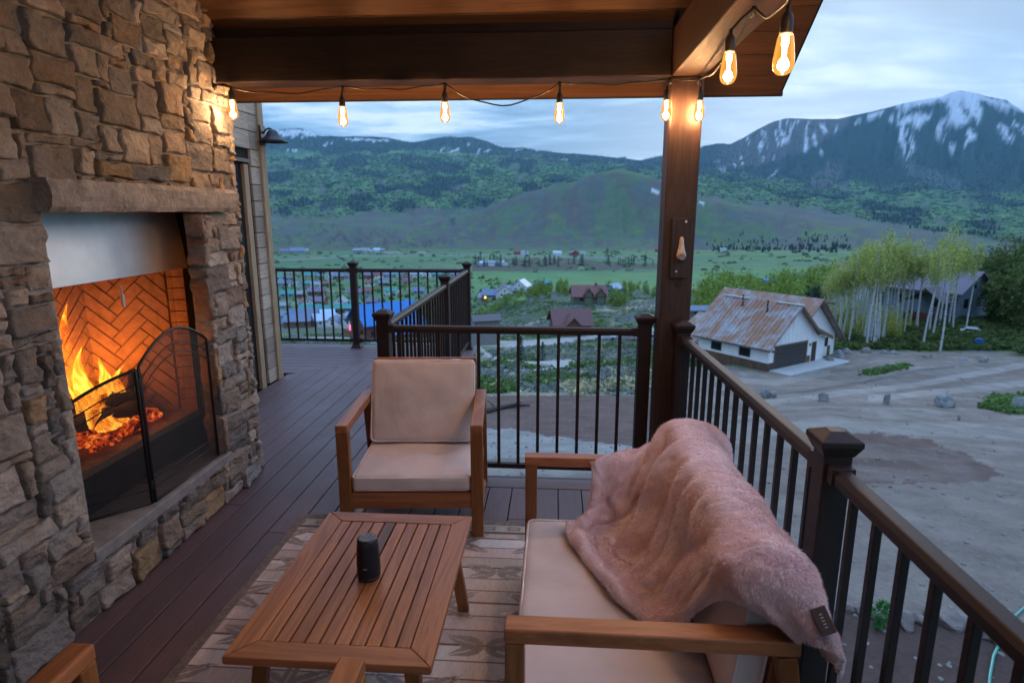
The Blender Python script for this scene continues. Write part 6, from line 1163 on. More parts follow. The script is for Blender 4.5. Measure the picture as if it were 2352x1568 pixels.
0,1,0,2,0,0,1,0,1,-1,1,0,0,0,1,0,0,1,-1,0,1,0,2,2,0,0,0,-2,-1,0,1,-1,2,-1,1,0,1,0,0,1,0,1,-1,-1,0,1,1,0,1,0,0,1,-39,1,0,1,0,1,1,0,1,0,1,0,0,0,0,1,-1,1,1,0,1,0,0,0,0,0,1,1,1,1,1,0,-1,0,0,0,0,1,-1,0,1,0,0,1,1,0,0,0,1,0,0,1,0,1,-1,1,1,-1,-39,0,1,0,1,1,0,1,0,0,
0,1,-1,1,0,0,1,0,0,2,-1,0,1,0,1,0,0,2,1,0,0,0,0,1,0,1,0,0,0,0,0,1,0,0,1,1,0,0,1,0,1,-1,1,0,0,0,0,1,-41,1,1,0,1,0,1,0,0,1,0,0,1,0,0,1,1,0,1,-1,1,1,0,0,0,1,0,0,1,0,1,0,1,0,2,-1,1,1,0,1,0,0,1,0,1,0,0,1,-1,1,0,1,-1,0,1,0,0,0,-39,-1,1,1,0,1,0,0,1,-1,1,1,0,0,
2,0,0,1,0,1,0,1,0,0,1,0,0,1,0,1,0,1,0,1,0,1,0,1,0,1,0,1,0,1,0,0,1,0,0,0,0,0,0,1,0,-1,1,1,-37,1,-1,1,0,0,0,1,0,1,0,0,1,1,-1,1,1,0,1,0,1,0,1,1,-1,1,1,0,0,1,0,0,1,1,0,1,0,0,2,-1,1,1,0,0,0,0,1,0,1,0,0,0,0,0,0,1,0,0,-33,0,0,0,1,-1,0,0,1,0,1,0,0,0,2,0,-1,1,
0,2,0,0,1,0,1,1,0,0,1,0,1,0,1,-1,1,0,1,1,-1,1,1,0,1,0,0,1,-1,1,0,0,0,0,1,0,0,0,1,0,-28,0,0,-1,-1,1,0,0,-1,1,0,1,0,1,-1,1,1,1,0,-1,1,1,0,1,1,0,0,1,0,0,1,0,0,1,0,0,1,0,1,0,0,0,1,0,1,0,1,-1,1,0,1,0,0,-1,1,0,0,0,-24,0,-1,0,0,-1,0,0,1,0,0,0,1,0,1,-1,1,0,1,0,0,1,
0,0,1,0,1,0,1,0,0,1,0,0,0,1,0,0,0,1,0,1,-1,1,0,0,0,1,0,1,0,0,0,1,0,1,0,0,-20,-1,0,0,-1,0,0,0,0,0,0,1,0,0,0,1,0,0,0,1,1,-1,1,1,-1,1,0,1,0,0,0,0,0,1,0,0,0,1,0,0,1,-1,1,0,1,0,1,0,0,0,0,1,0,1,0,0,0,0,-16,0,-1,-1,0,0,-1,0,0,1,0,0,0,0,0,1,0,0,1,0,0,1,-1,0,1,0,
1,0,-1,1,1,0,0,0,0,0,1,-1,1,0,0,0,1,0,0,0,0,1,0,1,0,0,1,0,0,0,0,1,-14,-1,1,-1,0,-1,1,0,0,-1,1,-1,1,0,1,-1,1,0,0,1,0,0,0,0,0,0,0,0,1,1,-1,0,1,0,1,0,-1,1,-1,1,-1,1,-1,1,0,1,0,0,1,0,1,0,0,0,1,0,1,-1,-13,1,-1,0,0,0,0,0,0,0,0,1,-1,1,0,0,0,1,0,0,0,0,1,0,0,0,0,0,1,-1,
1,0,0,0,0,0,0,0,1,-1,1,0,0,0,-1,1,0,0,1,0,1,1,0,0,0,1,-1,1,-12,0,0,1,0,0,0,0,0,1,0,0,0,0,0,1,-1,0,0,1,0,0,0,0,0,1,0,0,0,0,0,1,0,0,0,0,1,-1,0,1,-1,0,0,0,1,-1,1,0,0,1,0,0,1,1,0,-1,1,0,-10,0,0,0,0,1,0,0,1,0,-1,0,1,0,0,0,1,0,0,-1,1,0,0,1,0,-1,1,0,0,1,0,0,0,0,
0,1,-1,1,0,-1,1,0,0,-1,0,0,0,1,0,1,0,0,1,-1,1,1,-1,0,1235,8,8,13,11,7,4,1,1,0,0,0,0,0,-1,-4,-4,2,10,14,14,13,12,11,11,9,10,10,10,9,8,8,6,4,4,6,2,-4,2,11,7,5,2,-6,-16,-22,-29,-34,-38,-41,-44,-44,-45,-44,-41,-34,-26,-14,-9,-11,-4,-1,2,4,5,6,3,3,2,1,1,0,1,4,1,2,2,1,-2,-3,-6,-3,-2,2,3,5,3,1,1,0,-1,0,-2,-6,-6,3,
5,-1,-1,0,-1,-1,-1,-1,0,0,0,0,0,-1,1,0,0,-1,0,0,-25,-2,-5,-4,-1,2,4,5,7,6,5,3,3,1,2,3,2,5,3,-2,-4,-10,-6,-5,-1,4,6,5,3,3,-1,-1,-1,0,0,0,3,7,2,-2,-2,-4,-4,-3,0,-1,-1,-1,0,0,0,0,-1,0,0,-1,-1,-1,-32,-2,-2,-4,-2,-1,1,3,4,6,6,6,5,5,4,3,5,2,0,-3,-6,-5,-4,-2,-1,0,4,5,5,-1,1,2,3,1,5,7,8,1,-1,-2,-4,-7,
-6,-3,-3,-2,-1,1,-1,-1,1,0,-1,0,-2,-1,-2,0,-43,0,1,-1,-2,0,0,1,1,2,4,6,5,7,6,6,4,1,-3,-2,-1,1,-1,-1,0,2,2,3,3,5,4,4,5,7,3,2,0,-1,-2,-4,-5,-6,-5,-4,-3,-1,-1,-1,0,0,-1,0,0,-2,-1,-3,-3,-3,-52,2,3,2,0,0,0,0,1,0,1,2,4,4,5,3,7,0,0,2,2,1,2,1,3,4,1,3,8,9,7,1,1,3,1,-1,-2,-2,-3,-4,-4,-3,-4,-4,-3,-2,
0,-1,0,0,0,-1,0,-1,-2,-4,-6,-4,-62,5,6,4,1,0,1,0,0,0,1,0,0,1,2,2,1,3,4,1,5,12,1,1,6,3,2,3,4,8,6,2,1,0,1,-2,-1,-1,-4,-7,-2,0,-2,-6,-1,-1,-1,1,0,0,-1,1,-1,-1,-2,-4,-7,-10,-67,8,6,4,3,1,0,0,0,1,-1,0,0,0,-1,0,1,2,2,6,8,9,6,2,2,1,2,2,3,5,7,6,2,-1,-1,-3,1,-1,-6,-6,-3,2,-2,-4,-2,1,-1,1,2,-1,
1,0,0,0,-1,-2,-4,-11,-62,5,4,5,4,2,1,-1,-1,-1,-1,1,0,-1,0,-1,0,2,2,4,8,7,5,4,2,2,1,0,2,3,5,9,6,1,-5,-2,1,-3,-6,-3,0,-1,-4,-1,0,0,-1,2,1,0,1,1,1,0,-1,0,-1,-3,-49,2,2,2,4,5,1,-4,-4,-2,0,-1,1,0,-2,1,0,1,2,4,6,4,7,5,2,2,0,0,-1,1,3,7,10,1,-2,-2,0,-3,-2,3,-1,-7,-3,1,0,-1,4,0,-1,3,2,-1,-1,0,
0,-1,-1,0,-37,5,0,2,2,0,-4,1,-1,-7,-3,1,-1,-1,0,1,4,1,2,2,2,2,6,9,4,0,-1,-2,0,-1,-1,2,9,8,-1,2,-1,-4,3,3,-5,-5,2,1,-3,0,5,3,-2,1,-1,-1,-1,-1,0,-1,0,0,-10,-16,1,1,-2,-4,-1,-1,2,-1,-5,-3,0,0,0,1,-1,5,2,0,-1,1,7,8,4,1,1,0,-2,0,-1,-1,2,10,7,0,-5,3,3,-3,-2,0,3,2,0,1,1,0,1,-4,-1,-2,-1,-1,-1,1,-2,1,
-14,0,-11,-6,-2,1,2,0,2,2,-4,-5,-1,-1,-3,-1,1,-1,2,2,-1,-1,2,3,4,5,4,3,1,-1,1,1,0,7,9,2,-1,0,2,4,3,1,-2,2,1,0,-2,-4,0,-1,-3,-1,-1,0,-1,-1,0,0,-11,-4,-7,-8,-4,-2,0,3,-1,1,2,-4,-8,-1,3,-1,-2,-2,-2,-2,-1,0,1,1,1,2,4,4,4,2,3,5,8,6,9,8,6,4,1,-1,-1,0,-2,-2,2,-2,-6,-5,-4,2,1,0,0,-1,0,-1,-1,3,-11,0,-3,-5,
-7,-6,-3,-3,-4,-1,0,-1,-3,-4,-3,0,2,-1,-2,0,0,1,2,2,4,2,3,4,4,4,5,4,0,3,12,13,6,3,-2,-3,0,0,0,-2,-3,-4,-4,-4,-1,0,4,1,0,-1,0,-1,0,6,-12,0,1,-2,-3,-4,-6,-6,-4,-3,-1,0,-1,-2,-1,-1,-1,2,1,1,3,3,4,3,3,4,2,1,1,0,1,0,-1,1,8,6,1,2,1,0,-1,1,0,-1,-2,-1,-2,1,1,0,0,2,0,0,-1,0,1,6,-4,-1,1,-2,-3,-3,-3,-2,
-3,-3,-1,0,1,0,0,2,3,1,2,2,1,0,-1,0,-1,0,0,-1,-1,0,-2,-2,-1,7,5,-1,-5,-1,3,3,3,2,0,2,1,1,1,1,2,1,-3,-1,0,1,-1,0,1,6,0,1,-1,1,-1,-1,0,-3,-2,0,1,-1,0,2,2,1,-3,-1,0,-1,-3,-2,-2,-2,-2,-1,-1,-1,-1,1,-1,-3,-3,11,10,1,-2,-6,0,4,7,1,1,2,2,-1,2,1,0,-2,0,-1,0,-2,1,-1,2,4,1,0,1,-1,1,0,-2,0,-1,0,3,3,
-1,-1,0,-3,-5,-5,-3,-3,-2,-2,-2,-1,-1,-1,0,1,1,0,1,-1,0,-5,10,13,5,0,-2,1,2,4,0,-1,-3,-1,0,1,1,1,0,0,-1,0,-1,-1,4,2,1,1,-1,0,0,0,0,-1,-1,1,0,3,3,0,-4,-5,-3,-3,-3,-3,-2,-3,-1,-1,0,0,1,1,1,3,3,5,1,-10,-4,10,10,0,-1,1,3,3,1,-4,-2,-3,-3,0,0,3,2,2,0,0,-1,1,3,2,2,4,0,1,-1,-3,-2,-3,1,-1,-4,-2,3,2,-1,-1,
0,0,-2,-2,-2,0,-1,-1,0,0,1,2,2,1,2,5,5,-1,-12,-1,8,-2,-1,2,1,2,2,0,-2,-2,-3,-1,0,1,1,3,1,0,0,1,3,1,1,6,5,-1,-4,-2,-4,1,-3,-1,-1,0,-1,-1,0,0,-1,1,1,0,-1,-1,0,0,1,1,1,1,1,-1,0,1,5,3,-1,-2,-4,-1,1,-1,1,-2,1,2,3,0,-1,-3,0,0,2,0,0,-1,0,1,1,2,0,5,6,-1,-2,-3,1,-5,-1,0,2,0,0,-2,-3,-5,2,2,3,1,
-2,-1,0,2,0,1,0,0,-1,-2,0,2,3,4,4,0,-6,3,0,-1,-3,1,1,-1,-2,2,1,-1,-3,-2,1,1,0,1,0,0,1,-1,0,5,3,1,-1,1,-3,-5,-1,1,1,-3,-1,-1,-4,-3,0,5,1,1,3,0,2,1,0,-1,-2,-2,-3,0,0,2,2,5,2,0,6,5,1,-1,-4,-3,-6,-4,-2,0,1,3,2,-1,0,-2,0,0,0,0,1,-2,1,1,4,2,2,-1,-7,-2,1,2,-3,-4,-7,-1,-2,0,5,3,4,5,2,2,-1,-2,
-4,-3,-3,-2,1,-1,0,2,2,0,-3,4,7,3,0,-2,-2,-4,1,0,0,-2,0,0,3,4,-2,-2,0,-1,1,1,-4,-4,0,-1,-1,7,2,-5,-3,0,2,1,0,-1,-8,-9,0,8,6,7,5,2,0,-4,-3,-7,-4,-2,0,0,-1,1,0,0,1,-2,-2,0,3,3,-4,-1,1,1,1,6,2,2,0,0,-4,-1,-1,3,1,1,0,-1,-6,-9,0,-3,-2,2,2,-1,-1,1,2,1,-2,-4,4,-1,2,2,4,0,0,-2,-1,0,-5,-4,0,0,0,-1,
1,-1,1,-1,-1,-2,-2,1,-1,2,5,-3,2,4,0,-1,3,2,4,0,1,-5,-1,1,0,1,0,-1,-6,-9,-1,-3,-2,1,1,1,1,2,-1,-1,-2,2,0,3,2,4,-2,-6,-3,-2,-3,1,2,2,1,0,0,0,-1,0,0,-1,-3,-2,1,1,2,-4,4,5,1,-1,1,1,2,4,1,2,0,1,-2,-4,-1,-1,0,-1,-2,-8,-2,-2,-1,0,2,2,2,-1,-2,-3,2,0,-1,4,4,2,-7,-7,-4,0,0,0,3,5,2,0,0,0,0,1,-1,-2,
-2,-1,2,0,2,-1,-2,3,2,4,2,2,0,0,0,1,0,0,-1,-3,-1,0,0,0,0,-4,-1,-1,-2,1,2,2,1,-2,0,-2,-1,1,1,-1,3,-3,-4,-3,-3,-2,3,1,1,1,2,2,1,1,1,0,0,0,-1,2,2,-2,0,2,1,-2,0,0,4,-2,-2,-2,-2,-1,0,1,2,3,0,0,0,0,0,0,0,-1,-2,1,2,1,0,1,-2,-1,0,1,2,-1,-5,-2,0,-2,-2,0,0,2,0,1,1,2,2,3,1,1,1,0,2,2,1,0,
-4,-2,2,-2,-1,1,-3,-3,-1,-2,-2,-1,1,2,4,2,1,0,1,0,-1,1,2,-3,-1,0,2,2,-1,0,-1,0,0,0,2,1,-5,-3,-2,1,0,0,1,0,2,3,3,2,2,1,1,-1,-1,1,1,2,3,-1,-5,4,-4,2,0,-4,-6,-1,0,-2,-1,0,1,2,0,1,0,1,-1,1,1,-1,1,-1,-1,0,1,1,2,-2,-1,0,0,1,3,-1,-3,-5,0,1,2,3,2,3,3,2,1,1,0,-1,-2,-3,0,0,2,2,1,0,1,1,0,-1,
-6,-9,-2,3,0,0,0,1,0,0,1,-1,0,0,1,0,0,1,-1,1,0,-1,2,1,1,0,-2,0,0,1,-3,-3,2,1,2,5,4,0,1,2,1,0,0,-1,-2,-3,-2,1,-1,1,-1,0,0,-2,-1,-2,1,-4,-5,1,1,-1,3,2,2,1,2,-2,-2,0,1,0,0,1,0,1,0,0,0,1,1,1,0,-1,-1,-1,1,-1,-2,1,3,4,7,3,1,-1,-2,-1,0,-1,-2,-2,-1,-2,0,1,1,-2,-2,-1,-3,-1,-11,-5,0,5,6,2,1,0,
2,2,3,1,0,1,-2,-1,0,0,1,-1,1,-1,0,1,-1,0,1,2,-1,1,-2,0,-1,-1,0,2,4,5,4,2,-1,0,-2,-2,-3,-1,-1,0,0,0,-1,0,0,0,-2,-5,-3,-6,4,-7,-2,2,6,7,1,2,0,3,1,1,-2,-2,0,0,0,0,-1,0,0,0,2,0,0,0,-1,1,1,-2,1,-1,0,-1,1,2,0,5,-1,0,1,0,2,-2,-4,0,0,0,0,1,1,-1,0,-2,-1,-3,-4,4,2,0,-2,-2,1,3,8,0,-3,1,2,1,
0,-1,-3,-3,-2,0,0,1,-1,0,0,3,2,-1,0,-2,2,-1,-1,0,-1,1,1,0,1,-2,-1,-1,-1,1,0,1,2,-1,0,0,0,2,1,2,0,1,0,-1,0,-1,2,12,-2,-5,-4,-1,3,2,0,-2,0,-2,-1,-3,-3,-2,0,1,0,-1,0,0,0,2,4,-1,0,-2,-1,2,-2,-4,2,1,0,0,1,-1,-2,-2,-1,-1,2,2,3,1,1,1,2,2,1,1,2,2,2,3,-2,-3,3,3,2,-1,-4,-4,-5,-1,0,-1,-3,-2,-3,-2,1,1,
0,0,0,0,1,0,-2,2,2,3,0,0,-3,0,0,-2,-1,2,-1,-2,0,0,3,2,0,2,2,2,1,2,2,1,0,-1,-1,-1,1,1,2,2,1,-3,-4,-5,1,1,-2,-5,-5,-3,0,0,-2,-2,0,2,1,4,2,-1,1,1,-1,0,-1,-2,3,3,1,1,1,-2,-3,0,-1,1,0,1,1,5,3,1,3,3,2,-1,-1,-1,-2,-1,0,-2,-2,0,-1,0,-1,-2,-1,-4,-7,-5,0,2,1,-2,-3,0,0,0,1,1,2,2,3,2,1,2,0,0,
0,1,-1,-2,2,1,2,2,0,0,-1,-1,1,1,2,4,3,3,1,1,1,1,-1,0,-2,-1,-2,-2,-2,-1,-1,-1,-2,-2,-2,-5,-3,-4,-6,-5,0,3,4,3,4,1,1,1,0,2,2,3,1,0,-1,-1,1,-1,1,-1,1,0,-2,-1,1,2,0,0,4,-1,-1,2,3,2,3,-1,1,1,0,-1,-1,-1,1,-2,-1,-1,-1,-1,0,-1,-1,-3,-3,-2,-2,-2,-6,-2,0,2,5,7,3,4,0,-2,0,-2,-1,0,4,-2,0,0,-1,0,0,0,2,1,
-3,0,-1,0,0,1,2,3,-2,0,4,3,0,-2,-3,0,1,-2,0,0,-1,1,0,0,-1,0,0,0,0,0,-2,1,2,1,-5,-1,0,0,0,2,4,-2,-4,-3,-2,-1,-1,1,3,4,1,-1,0,0,0,-1,0,2,0,-1,-1,0,1,-1,1,5,-1,-4,2,4,1,-2,-3,-2,-2,1,-1,1,1,0,1,1,0,0,1,0,1,1,4,0,1,2,5,0,-2,-3,-5,-3,-4,-5,-4,-2,-2,1,1,2,2,4,1,0,0,0,0,0,-2,2,3,-2,0,0,
1,0,-1,3,3,-3,-4,2,2,1,-1,-1,0,-1,2,2,1,1,1,0,-1,-2,-2,2,1,3,3,2,-3,1,1,-1,-1,-3,-6,-7,-3,-1,1,-1,0,-1,2,2,4,-1,0,1,0,0,0,0,-1,0,1,0,-1,0,1,3,-2,-1,7,2,-3,-4,2,2,4,3,1,2,0,-1,1,-1,-1,-4,-2,-2,0,-1,2,2,0,3,-1,-8,-5,-6,0,-1,-4,-4,0,7,3,2,0,0,0,3,-4,3,1,1,0,1,1,1,4,-5,-2,-1,-3,-1,4,4,6,0,
0,6,3,0,0,2,1,0,1,0,0,-1,-2,-1,-4,-2,-2,1,-1,0,-1,-1,-2,0,-2,-4,-7,-1,-3,2,2,-1,0,0,6,1,0,1,0,-4,4,2,2,0,1,1,-1,0,5,-5,-4,-3,-3,1,4,6,5,3,1,2,4,3,-1,0,0,-1,-1,0,-1,0,-1,-1,-1,-1,0,-1,0,-1,-3,-4,0,0,-9,-4,13,1,-3,-3,3,3,-2,0,-4,0,2,0,-1,0,2,2,0,1,0,0,0,1,1,-2,-3,-4,0,1,4,6,5,3,1,1,3,2,
0,0,-1,-1,-1,-1,0,-1,-1,-1,1,0,0,-1,-1,-2,-2,0,1,-3,-1,-6,2,8,0,-2,-1,0,1,-4,-1,2,1,-1,-2,1,0,1,0,0,1,0,0,0,0,-2,-2,-1,0,2,3,5,4,2,2,2,1,1,1,-1,-1,0,-1,0,-2,0,0,-1,0,1,-1,-3,-2,1,0,1,-2,-4,-4,-1,-5,3,4,0,-2,0,1,3,4,1,-1,-2,-1,0,1,-1,0,0,0,0,1,0,-1,0,-2,0,0,2,4,3,3,3,2,1,1,1,0,0,0,-1,
-1,-1,0,-1,-1,0,0,-1,0,0,-1,-1,1,-3,-8,-10,-4,2,1,0,3,3,2,3,2,4,0,1,-1,0,0,1,-1,-2,0,0,0,0,0,1,-1,-1,1,0,1,2,2,3,3,3,2,1,1,0,1,0,-1,-1,0,-1,0,-1,0,0,-2,0,0,1,1,-2,-1,-5,-7,-7,-2,0,1,1,2,1,4,3,0,-2,2,2,1,0,3,3,-1,-5,-2,1,0,0,1,-1,0,0,0,1,2,2,2,3,2,1,2,2,1,0,0,-1,0,0,-1,0,-1,0,
-1,-1,1,-1,-1,1,1,0,-3,-5,-6,-4,-2,-1,1,2,0,2,-1,-2,-1,0,2,5,4,2,3,4,-5,-5,0,-1,1,1,-1,1,0,1,1,1,1,2,3,2,2,2,1,1,1,1,0,0,-1,-1,1,-1,0,-1,-1,0,-2,1,0,-1,0,0,-3,-4,-3,-3,-3,0,0,1,1,-1,-1,-4,-2,2,2,5,6,3,3,-2,-3,-3,0,1,-1,1,0,0,3,0,1,2,2,2,1,2,3,1,1,1,0,0,0,0,0,0,-1,0,-1,0,-1,-1,-1,-1,
0,0,-1,-1,-2,-2,-3,-3,-1,0,1,0,0,0,0,-2,-1,0,3,4,4,2,0,-2,-5,0,0,0,2,-1,1,0,4,1,1,2,2,2,3,1,1,2,1,0,0,1,-1,0,-1,0,0,0,-1,-1,0,-2,-1,-1,-1,0,-1,-1,-1,-1,-2,-2,-1,0,0,1,1,-1,-1,1,-2,2,2,3,2,0,-1,-6,-1,1,0,2,-1,1,1,0,7,1,1,2,2,2,2,2,1,0,1,0,1,-1,0,0,1,0,-1,-1,-1,-1,-2,-1,-1,-2,-1,-1,0,-1,
1,-1,-2,-1,-1,1,1,1,-1,0,0,-2,3,2,2,0,-2,1,-5,-4,2,1,1,-1,2,1,-1,1,10,1,2,1,2,3,1,1,1,1,0,0,0,0,0,0,0,-1,0,-2,0,-2,0,-2,-1,-2,-1,-1,-1,2,0,-1,-3,-1,-1,1,2,0,1,2,-2,1,4,2,-1,-6,-3,-2,-1,0,0,0,1,2,0,0,2,0,15,0,2,2,2,1,1,1,1,0,0,0,0,-1,1,0,-1,0,-2,0,-2,0,-2,-1,-2,-1,-1,-1,1,0,1,-2,-3,-2,
1,0,2,1,2,1,0,0,1,-3,-5,-7,-3,3,2,3,-1,1,0,1,2,2,1,1,20,1,1,2,1,1,1,0,0,0,0,0,0,1,-1,0,-1,-1,-1,-1,-1,-2,-1,-1,-1,-1,-1,-1,0,0,-1,-3,-1,-2,-2,1,3,1,-2,-2,0,1,-5,-5,-5,-2,1,2,5,3,2,2,2,2,1,2,2,3,27,1,0,0,1,1,0,1,-1,0,0,0,-1,0,0,-1,-1,-1,-1,-1,-1,-1,-2,-1,-1,0,-2,0,-2,-1,-3,-3,-1,0,-1,-4,-5,-6,
-3,0,2,3,1,1,2,2,1,1,1,1,5,2,2,1,1,2,2,2,33,0,1,0,0,-1,0,0,-1,0,-1,0,1,-1,-1,-1,-1,-1,-1,-1,-1,-1,0,-1,-1,-1,-1,-2,-2,-3,-4,-2,1,0,-1,-4,-12,-6,2,4,8,5,5,3,2,1,-2,-2,0,1,-1,1,1,0,2,0,2,2,39,0,-1,1,-1,-1,0,-2,0,-1,0,-1,-1,-1,-1,-1,0,-2,0,-2,0,-1,0,0,1,-1,-1,-2,-4,-3,-5,0,1,0,-1,-2,-6,4,4,6,1,1,
0,-2,-2,-2,-1,-2,-2,2,1,0,1,1,1,2,2,2,45,-1,0,-2,-1,-1,-2,-1,-1,0,-2,0,-2,0,-1,-1,-1,-1,-1,0,0,0,0,1,1,0,-1,-2,-3,-5,-4,-2,-1,1,2,2,5,0,-1,-2,-2,-3,-4,-3,0,0,-1,-1,1,2,1,0,0,2,1,2,2,2,48,0,-2,-1,-1,-2,-2,-1,-2,-2,0,-2,0,-2,0,-1,-1,0,0,-1,-1,1,1,1,1,1,0,-1,-2,-8,-5,-2,0,1,2,3,3,-1,-3,-6,-5,-3,-4,-2,1,2,
1,2,2,-1,0,1,1,1,2,1,2,2,52,-1,-1,-2,-3,-2,-3,-2,-1,-2,-1,0,-2,0,-1,-1,0,-1,-1,1,0,0,1,1,-1,1,1,-1,-6,-6,-4,-1,-1,1,3,-3,-5,0,-3,-4,-2,-2,0,1,1,2,1,2,1,-1,-1,1,1,2,1,3,2,1,54,-1,-2,-3,-3,-3,-2,-2,-2,0,-2,-1,0,-1,-1,-1,-1,0,0,-1,0,1,-1,-1,1,-1,-1,-2,-5,-3,-2,-1,0,0,-4,-6,-4,-3,-1,-3,0,2,3,1,1,0,2,3,0,-1,
1,2,2,1,2,1,1,1,52,-1,-2,-2,-2,-3,-2,-3,-1,-2,0,-2,-1,0,-1,0,-1,0,-1,-1,0,-2,0,-1,-1,-1,-1,-5,-2,-1,0,-2,-1,-3,-9,-6,2,-2,-1,0,0,2,2,2,1,0,3,1,1,0,1,2,2,1,1,1,1,0,50,-1,-1,-3,-2,-2,-2,-1,-2,-1,-2,-1,-1,-1,-1,-1,-1,-1,-1,-1,-1,0,-2,0,-2,-1,-4,-3,0,0,-1,-1,-3,-10,-6,0,-1,3,-2,3,0,1,1,3,-1,2,2,0,1,2,1,1,1,1,
0,1,0,1,48,-1,-2,-1,-3,-2,-1,-2,-2,-1,-2,0,-1,-2,-1,-1,-2,-1,-1,-1,-1,-2,0,-1,-1,-3,-2,-1,0,0,-1,-3,-10,-7,-2,1,2,-1,3,0,2,1,2,1,1,1,0,2,0,1,1,1,0,1,1,0,1,0,45,-1,-1,-1,-2,-2,-2,-2,-1,-3,0,-2,-2,-2,-1,-2,0,-2,-1,-1,-1,-1,-1,-2,-1,-1,-2,0,0,0,-5,-9,-5,0,-1,-1,0,2,1,1,2,1,1,1,1,1,0,1,1,1,1,1,0,1,1,1,1,2,
41,0,-1,-3,-1,-2,-2,-2,-2,-1,-2,-2,-2,0,-2,-1,-2,-1,-2,0,-2,-1,-2,-1,-2,-2,0,0,-2,-6,-5,-2,0,-1,-1,0,1,-1,0,1,0,1,2,1,2,0,2,0,1,1,2,1,2,1,1,1,3,7,34,-1,-1,-1,-2,-1,-3,-1,-2,-1,-2,-1,-1,-2,-1,-1,-1,-1,-1,-2,-2,-2,-1,-3,-2,-2,-3,-3,-3,-2,-1,0,-1,0,0,0,-1,0,0,1,0,1,2,2,1,1,1,2,1,2,1,1,2,1,2,2,4,5,25,0,-1,-1,
-1,-2,-1,-1,-1,-2,-1,-2,0,-2,-1,-1,-1,-2,-1,-1,-1,-2,-3,-2,-3,-3,-2,-3,-2,-2,0,-1,1,0,0,0,1,0,0,0,1,1,1,1,1,3,1,0,2,1,1,2,1,2,3,3,4,3,16,0,0,-1,-1,0,-1,-2,-1,-1,-1,0,-2,0,-1,-2,-1,-1,-1,-2,-2,-1,-3,-2,-3,-2,-3,-2,-1,-1,0,0,0,0,1,0,-1,1,0,1,1,1,1,1,2,0,1,2,1,1,3,1,2,2,1,3,3,2,7,0,-1,1,-1,-1,0,-1,
0,-1,0,-2,0,-1,-1,-1,-1,-1,-2,-1,-1,-2,-2,-2,-2,-3,-2,-1,-1,0,-1,0,0,0,1,0,1,-1,2,0,0,2,0,2,0,2,1,2,1,2,0,2,2,2,2,3,2,2,-1,-1,1,-1,1,-1,0,0,0,0,-2,1,-2,-1,0,-1,-1,-1,-1,-1,-2,-2,-1,-2,-2,-1,-2,-1,-1,0,0,1,0,0,-1,1,0,1,0,1,1,0,2,0,2,0,2,1,1,1,3,1,1,2,3,2,2,1,-10,1,-1,1,0,1,0,0,-1,0,1,-1,
0,-1,-1,0,-2,0,-1,-2,-1,-1,-1,-2,-1,-1,-1,-1,0,-1,0,0,0,0,1,0,0,1,0,0,1,1,0,2,1,2,0,1,2,2,0,3,2,1,1,2,2,1,-16,0,1,0,0,1,0,1,0,0,-1,0,-1,0,-1,-1,1,-2,-1,0,-1,-1,-2,0,-1,-2,0,0,-1,0,0,0,0,0,0,0,1,-1,1,1,1,0,2,0,1,1,2,1,2,1,2,1,1,2,2,2,1,0,-21,0,1,0,1,0,1,0,0,0,0,0,0,-1,0,-1,
-1,0,-1,-1,-1,-1,0,-1,-1,0,0,-1,0,0,0,-1,0,1,0,0,0,1,0,0,0,2,0,1,1,2,1,2,1,1,2,1,3,1,2,1,1,1,-24,0,0,1,0,1,0,0,1,0,0,-1,0,0,-1,0,-1,-1,0,-1,0,0,-1,-1,0,-1,-1,0,0,0,0,0,0,-1,0,1,0,0,1,0,1,0,2,1,1,1,2,1,1,2,1,2,1,3,1,1,1,1,-26,1,-1,0,1,0,0,1,0,0,-1,0,0,0,-1,0,0,-1,0,-1,
0,-1,0,-1,0,0,0,-1,-1,0,0,0,0,1,0,0,0,0,0,1,1,1,0,1,2,0,2,1,2,1,3,1,2,1,2,2,1,0,-27,0,1,0,0,0,1,-1,0,0,0,0,-1,0,0,0,-1,0,-1,0,-1,0,-1,0,-1,0,0,0,0,0,0,0,0,0,0,-1,1,1,0,1,0,0,1,2,0,2,1,2,1,2,1,3,1,2,2,1,1,1]
_d = np.array(throw_steps).reshape(3, 84, 58).transpose(1, 2, 0)
CL = np.cumsum(np.cumsum(_d, 1), 0) / 2000.0
def bspl(P, n, axis):
    P = np.moveaxis(P, axis, 0); P = np.concatenate([2 * P[:1] - P[1:2], P, 2 * P[-1:] - P[-2:-1]]); k = len(P) - 3
    tt = np.linspace(0, k - 1e-6, n); i = tt.astype(int); f = (tt - i)[:, None, None]
    B = ((1 - f) ** 3 / 6, (3 * f**3 - 6 * f**2 + 4) / 6, (-3 * f**3 + 3 * f**2 + 3 * f + 1) / 6, f**3 / 6)
    return np.moveaxis(sum(b_ * P[i + q] for q, b_ in enumerate(B)), 0, axis)
NU, NV = 400, 270
G2 = bspl(bspl(CL, NU, 0), NV, 1)
Uv, Vv = np.meshgrid(np.linspace(0, 1, NU), np.linspace(0, 1, NV), indexing='ij')
Nn = np.cross(np.gradient(G2, axis=0), np.gradient(G2, axis=1)); Nn /= np.maximum(np.linalg.norm(Nn, axis=-1, keepdims=True), 1e-9)
if Nn[NU // 3, NV // 2, 2] < 0: Nn = -Nn
px3, py3, pz3 = G2[..., 0], G2[..., 1], G2[..., 2]
pile = fbm(py3 * 60 + px3 * 33, pz3 * 60 - px3 * 41, 3, 55) - .5; pile2 = fbm(py3 * 170 + px3 * 60, pz3 * 170 - px3 * 90, 2, 57) - .5
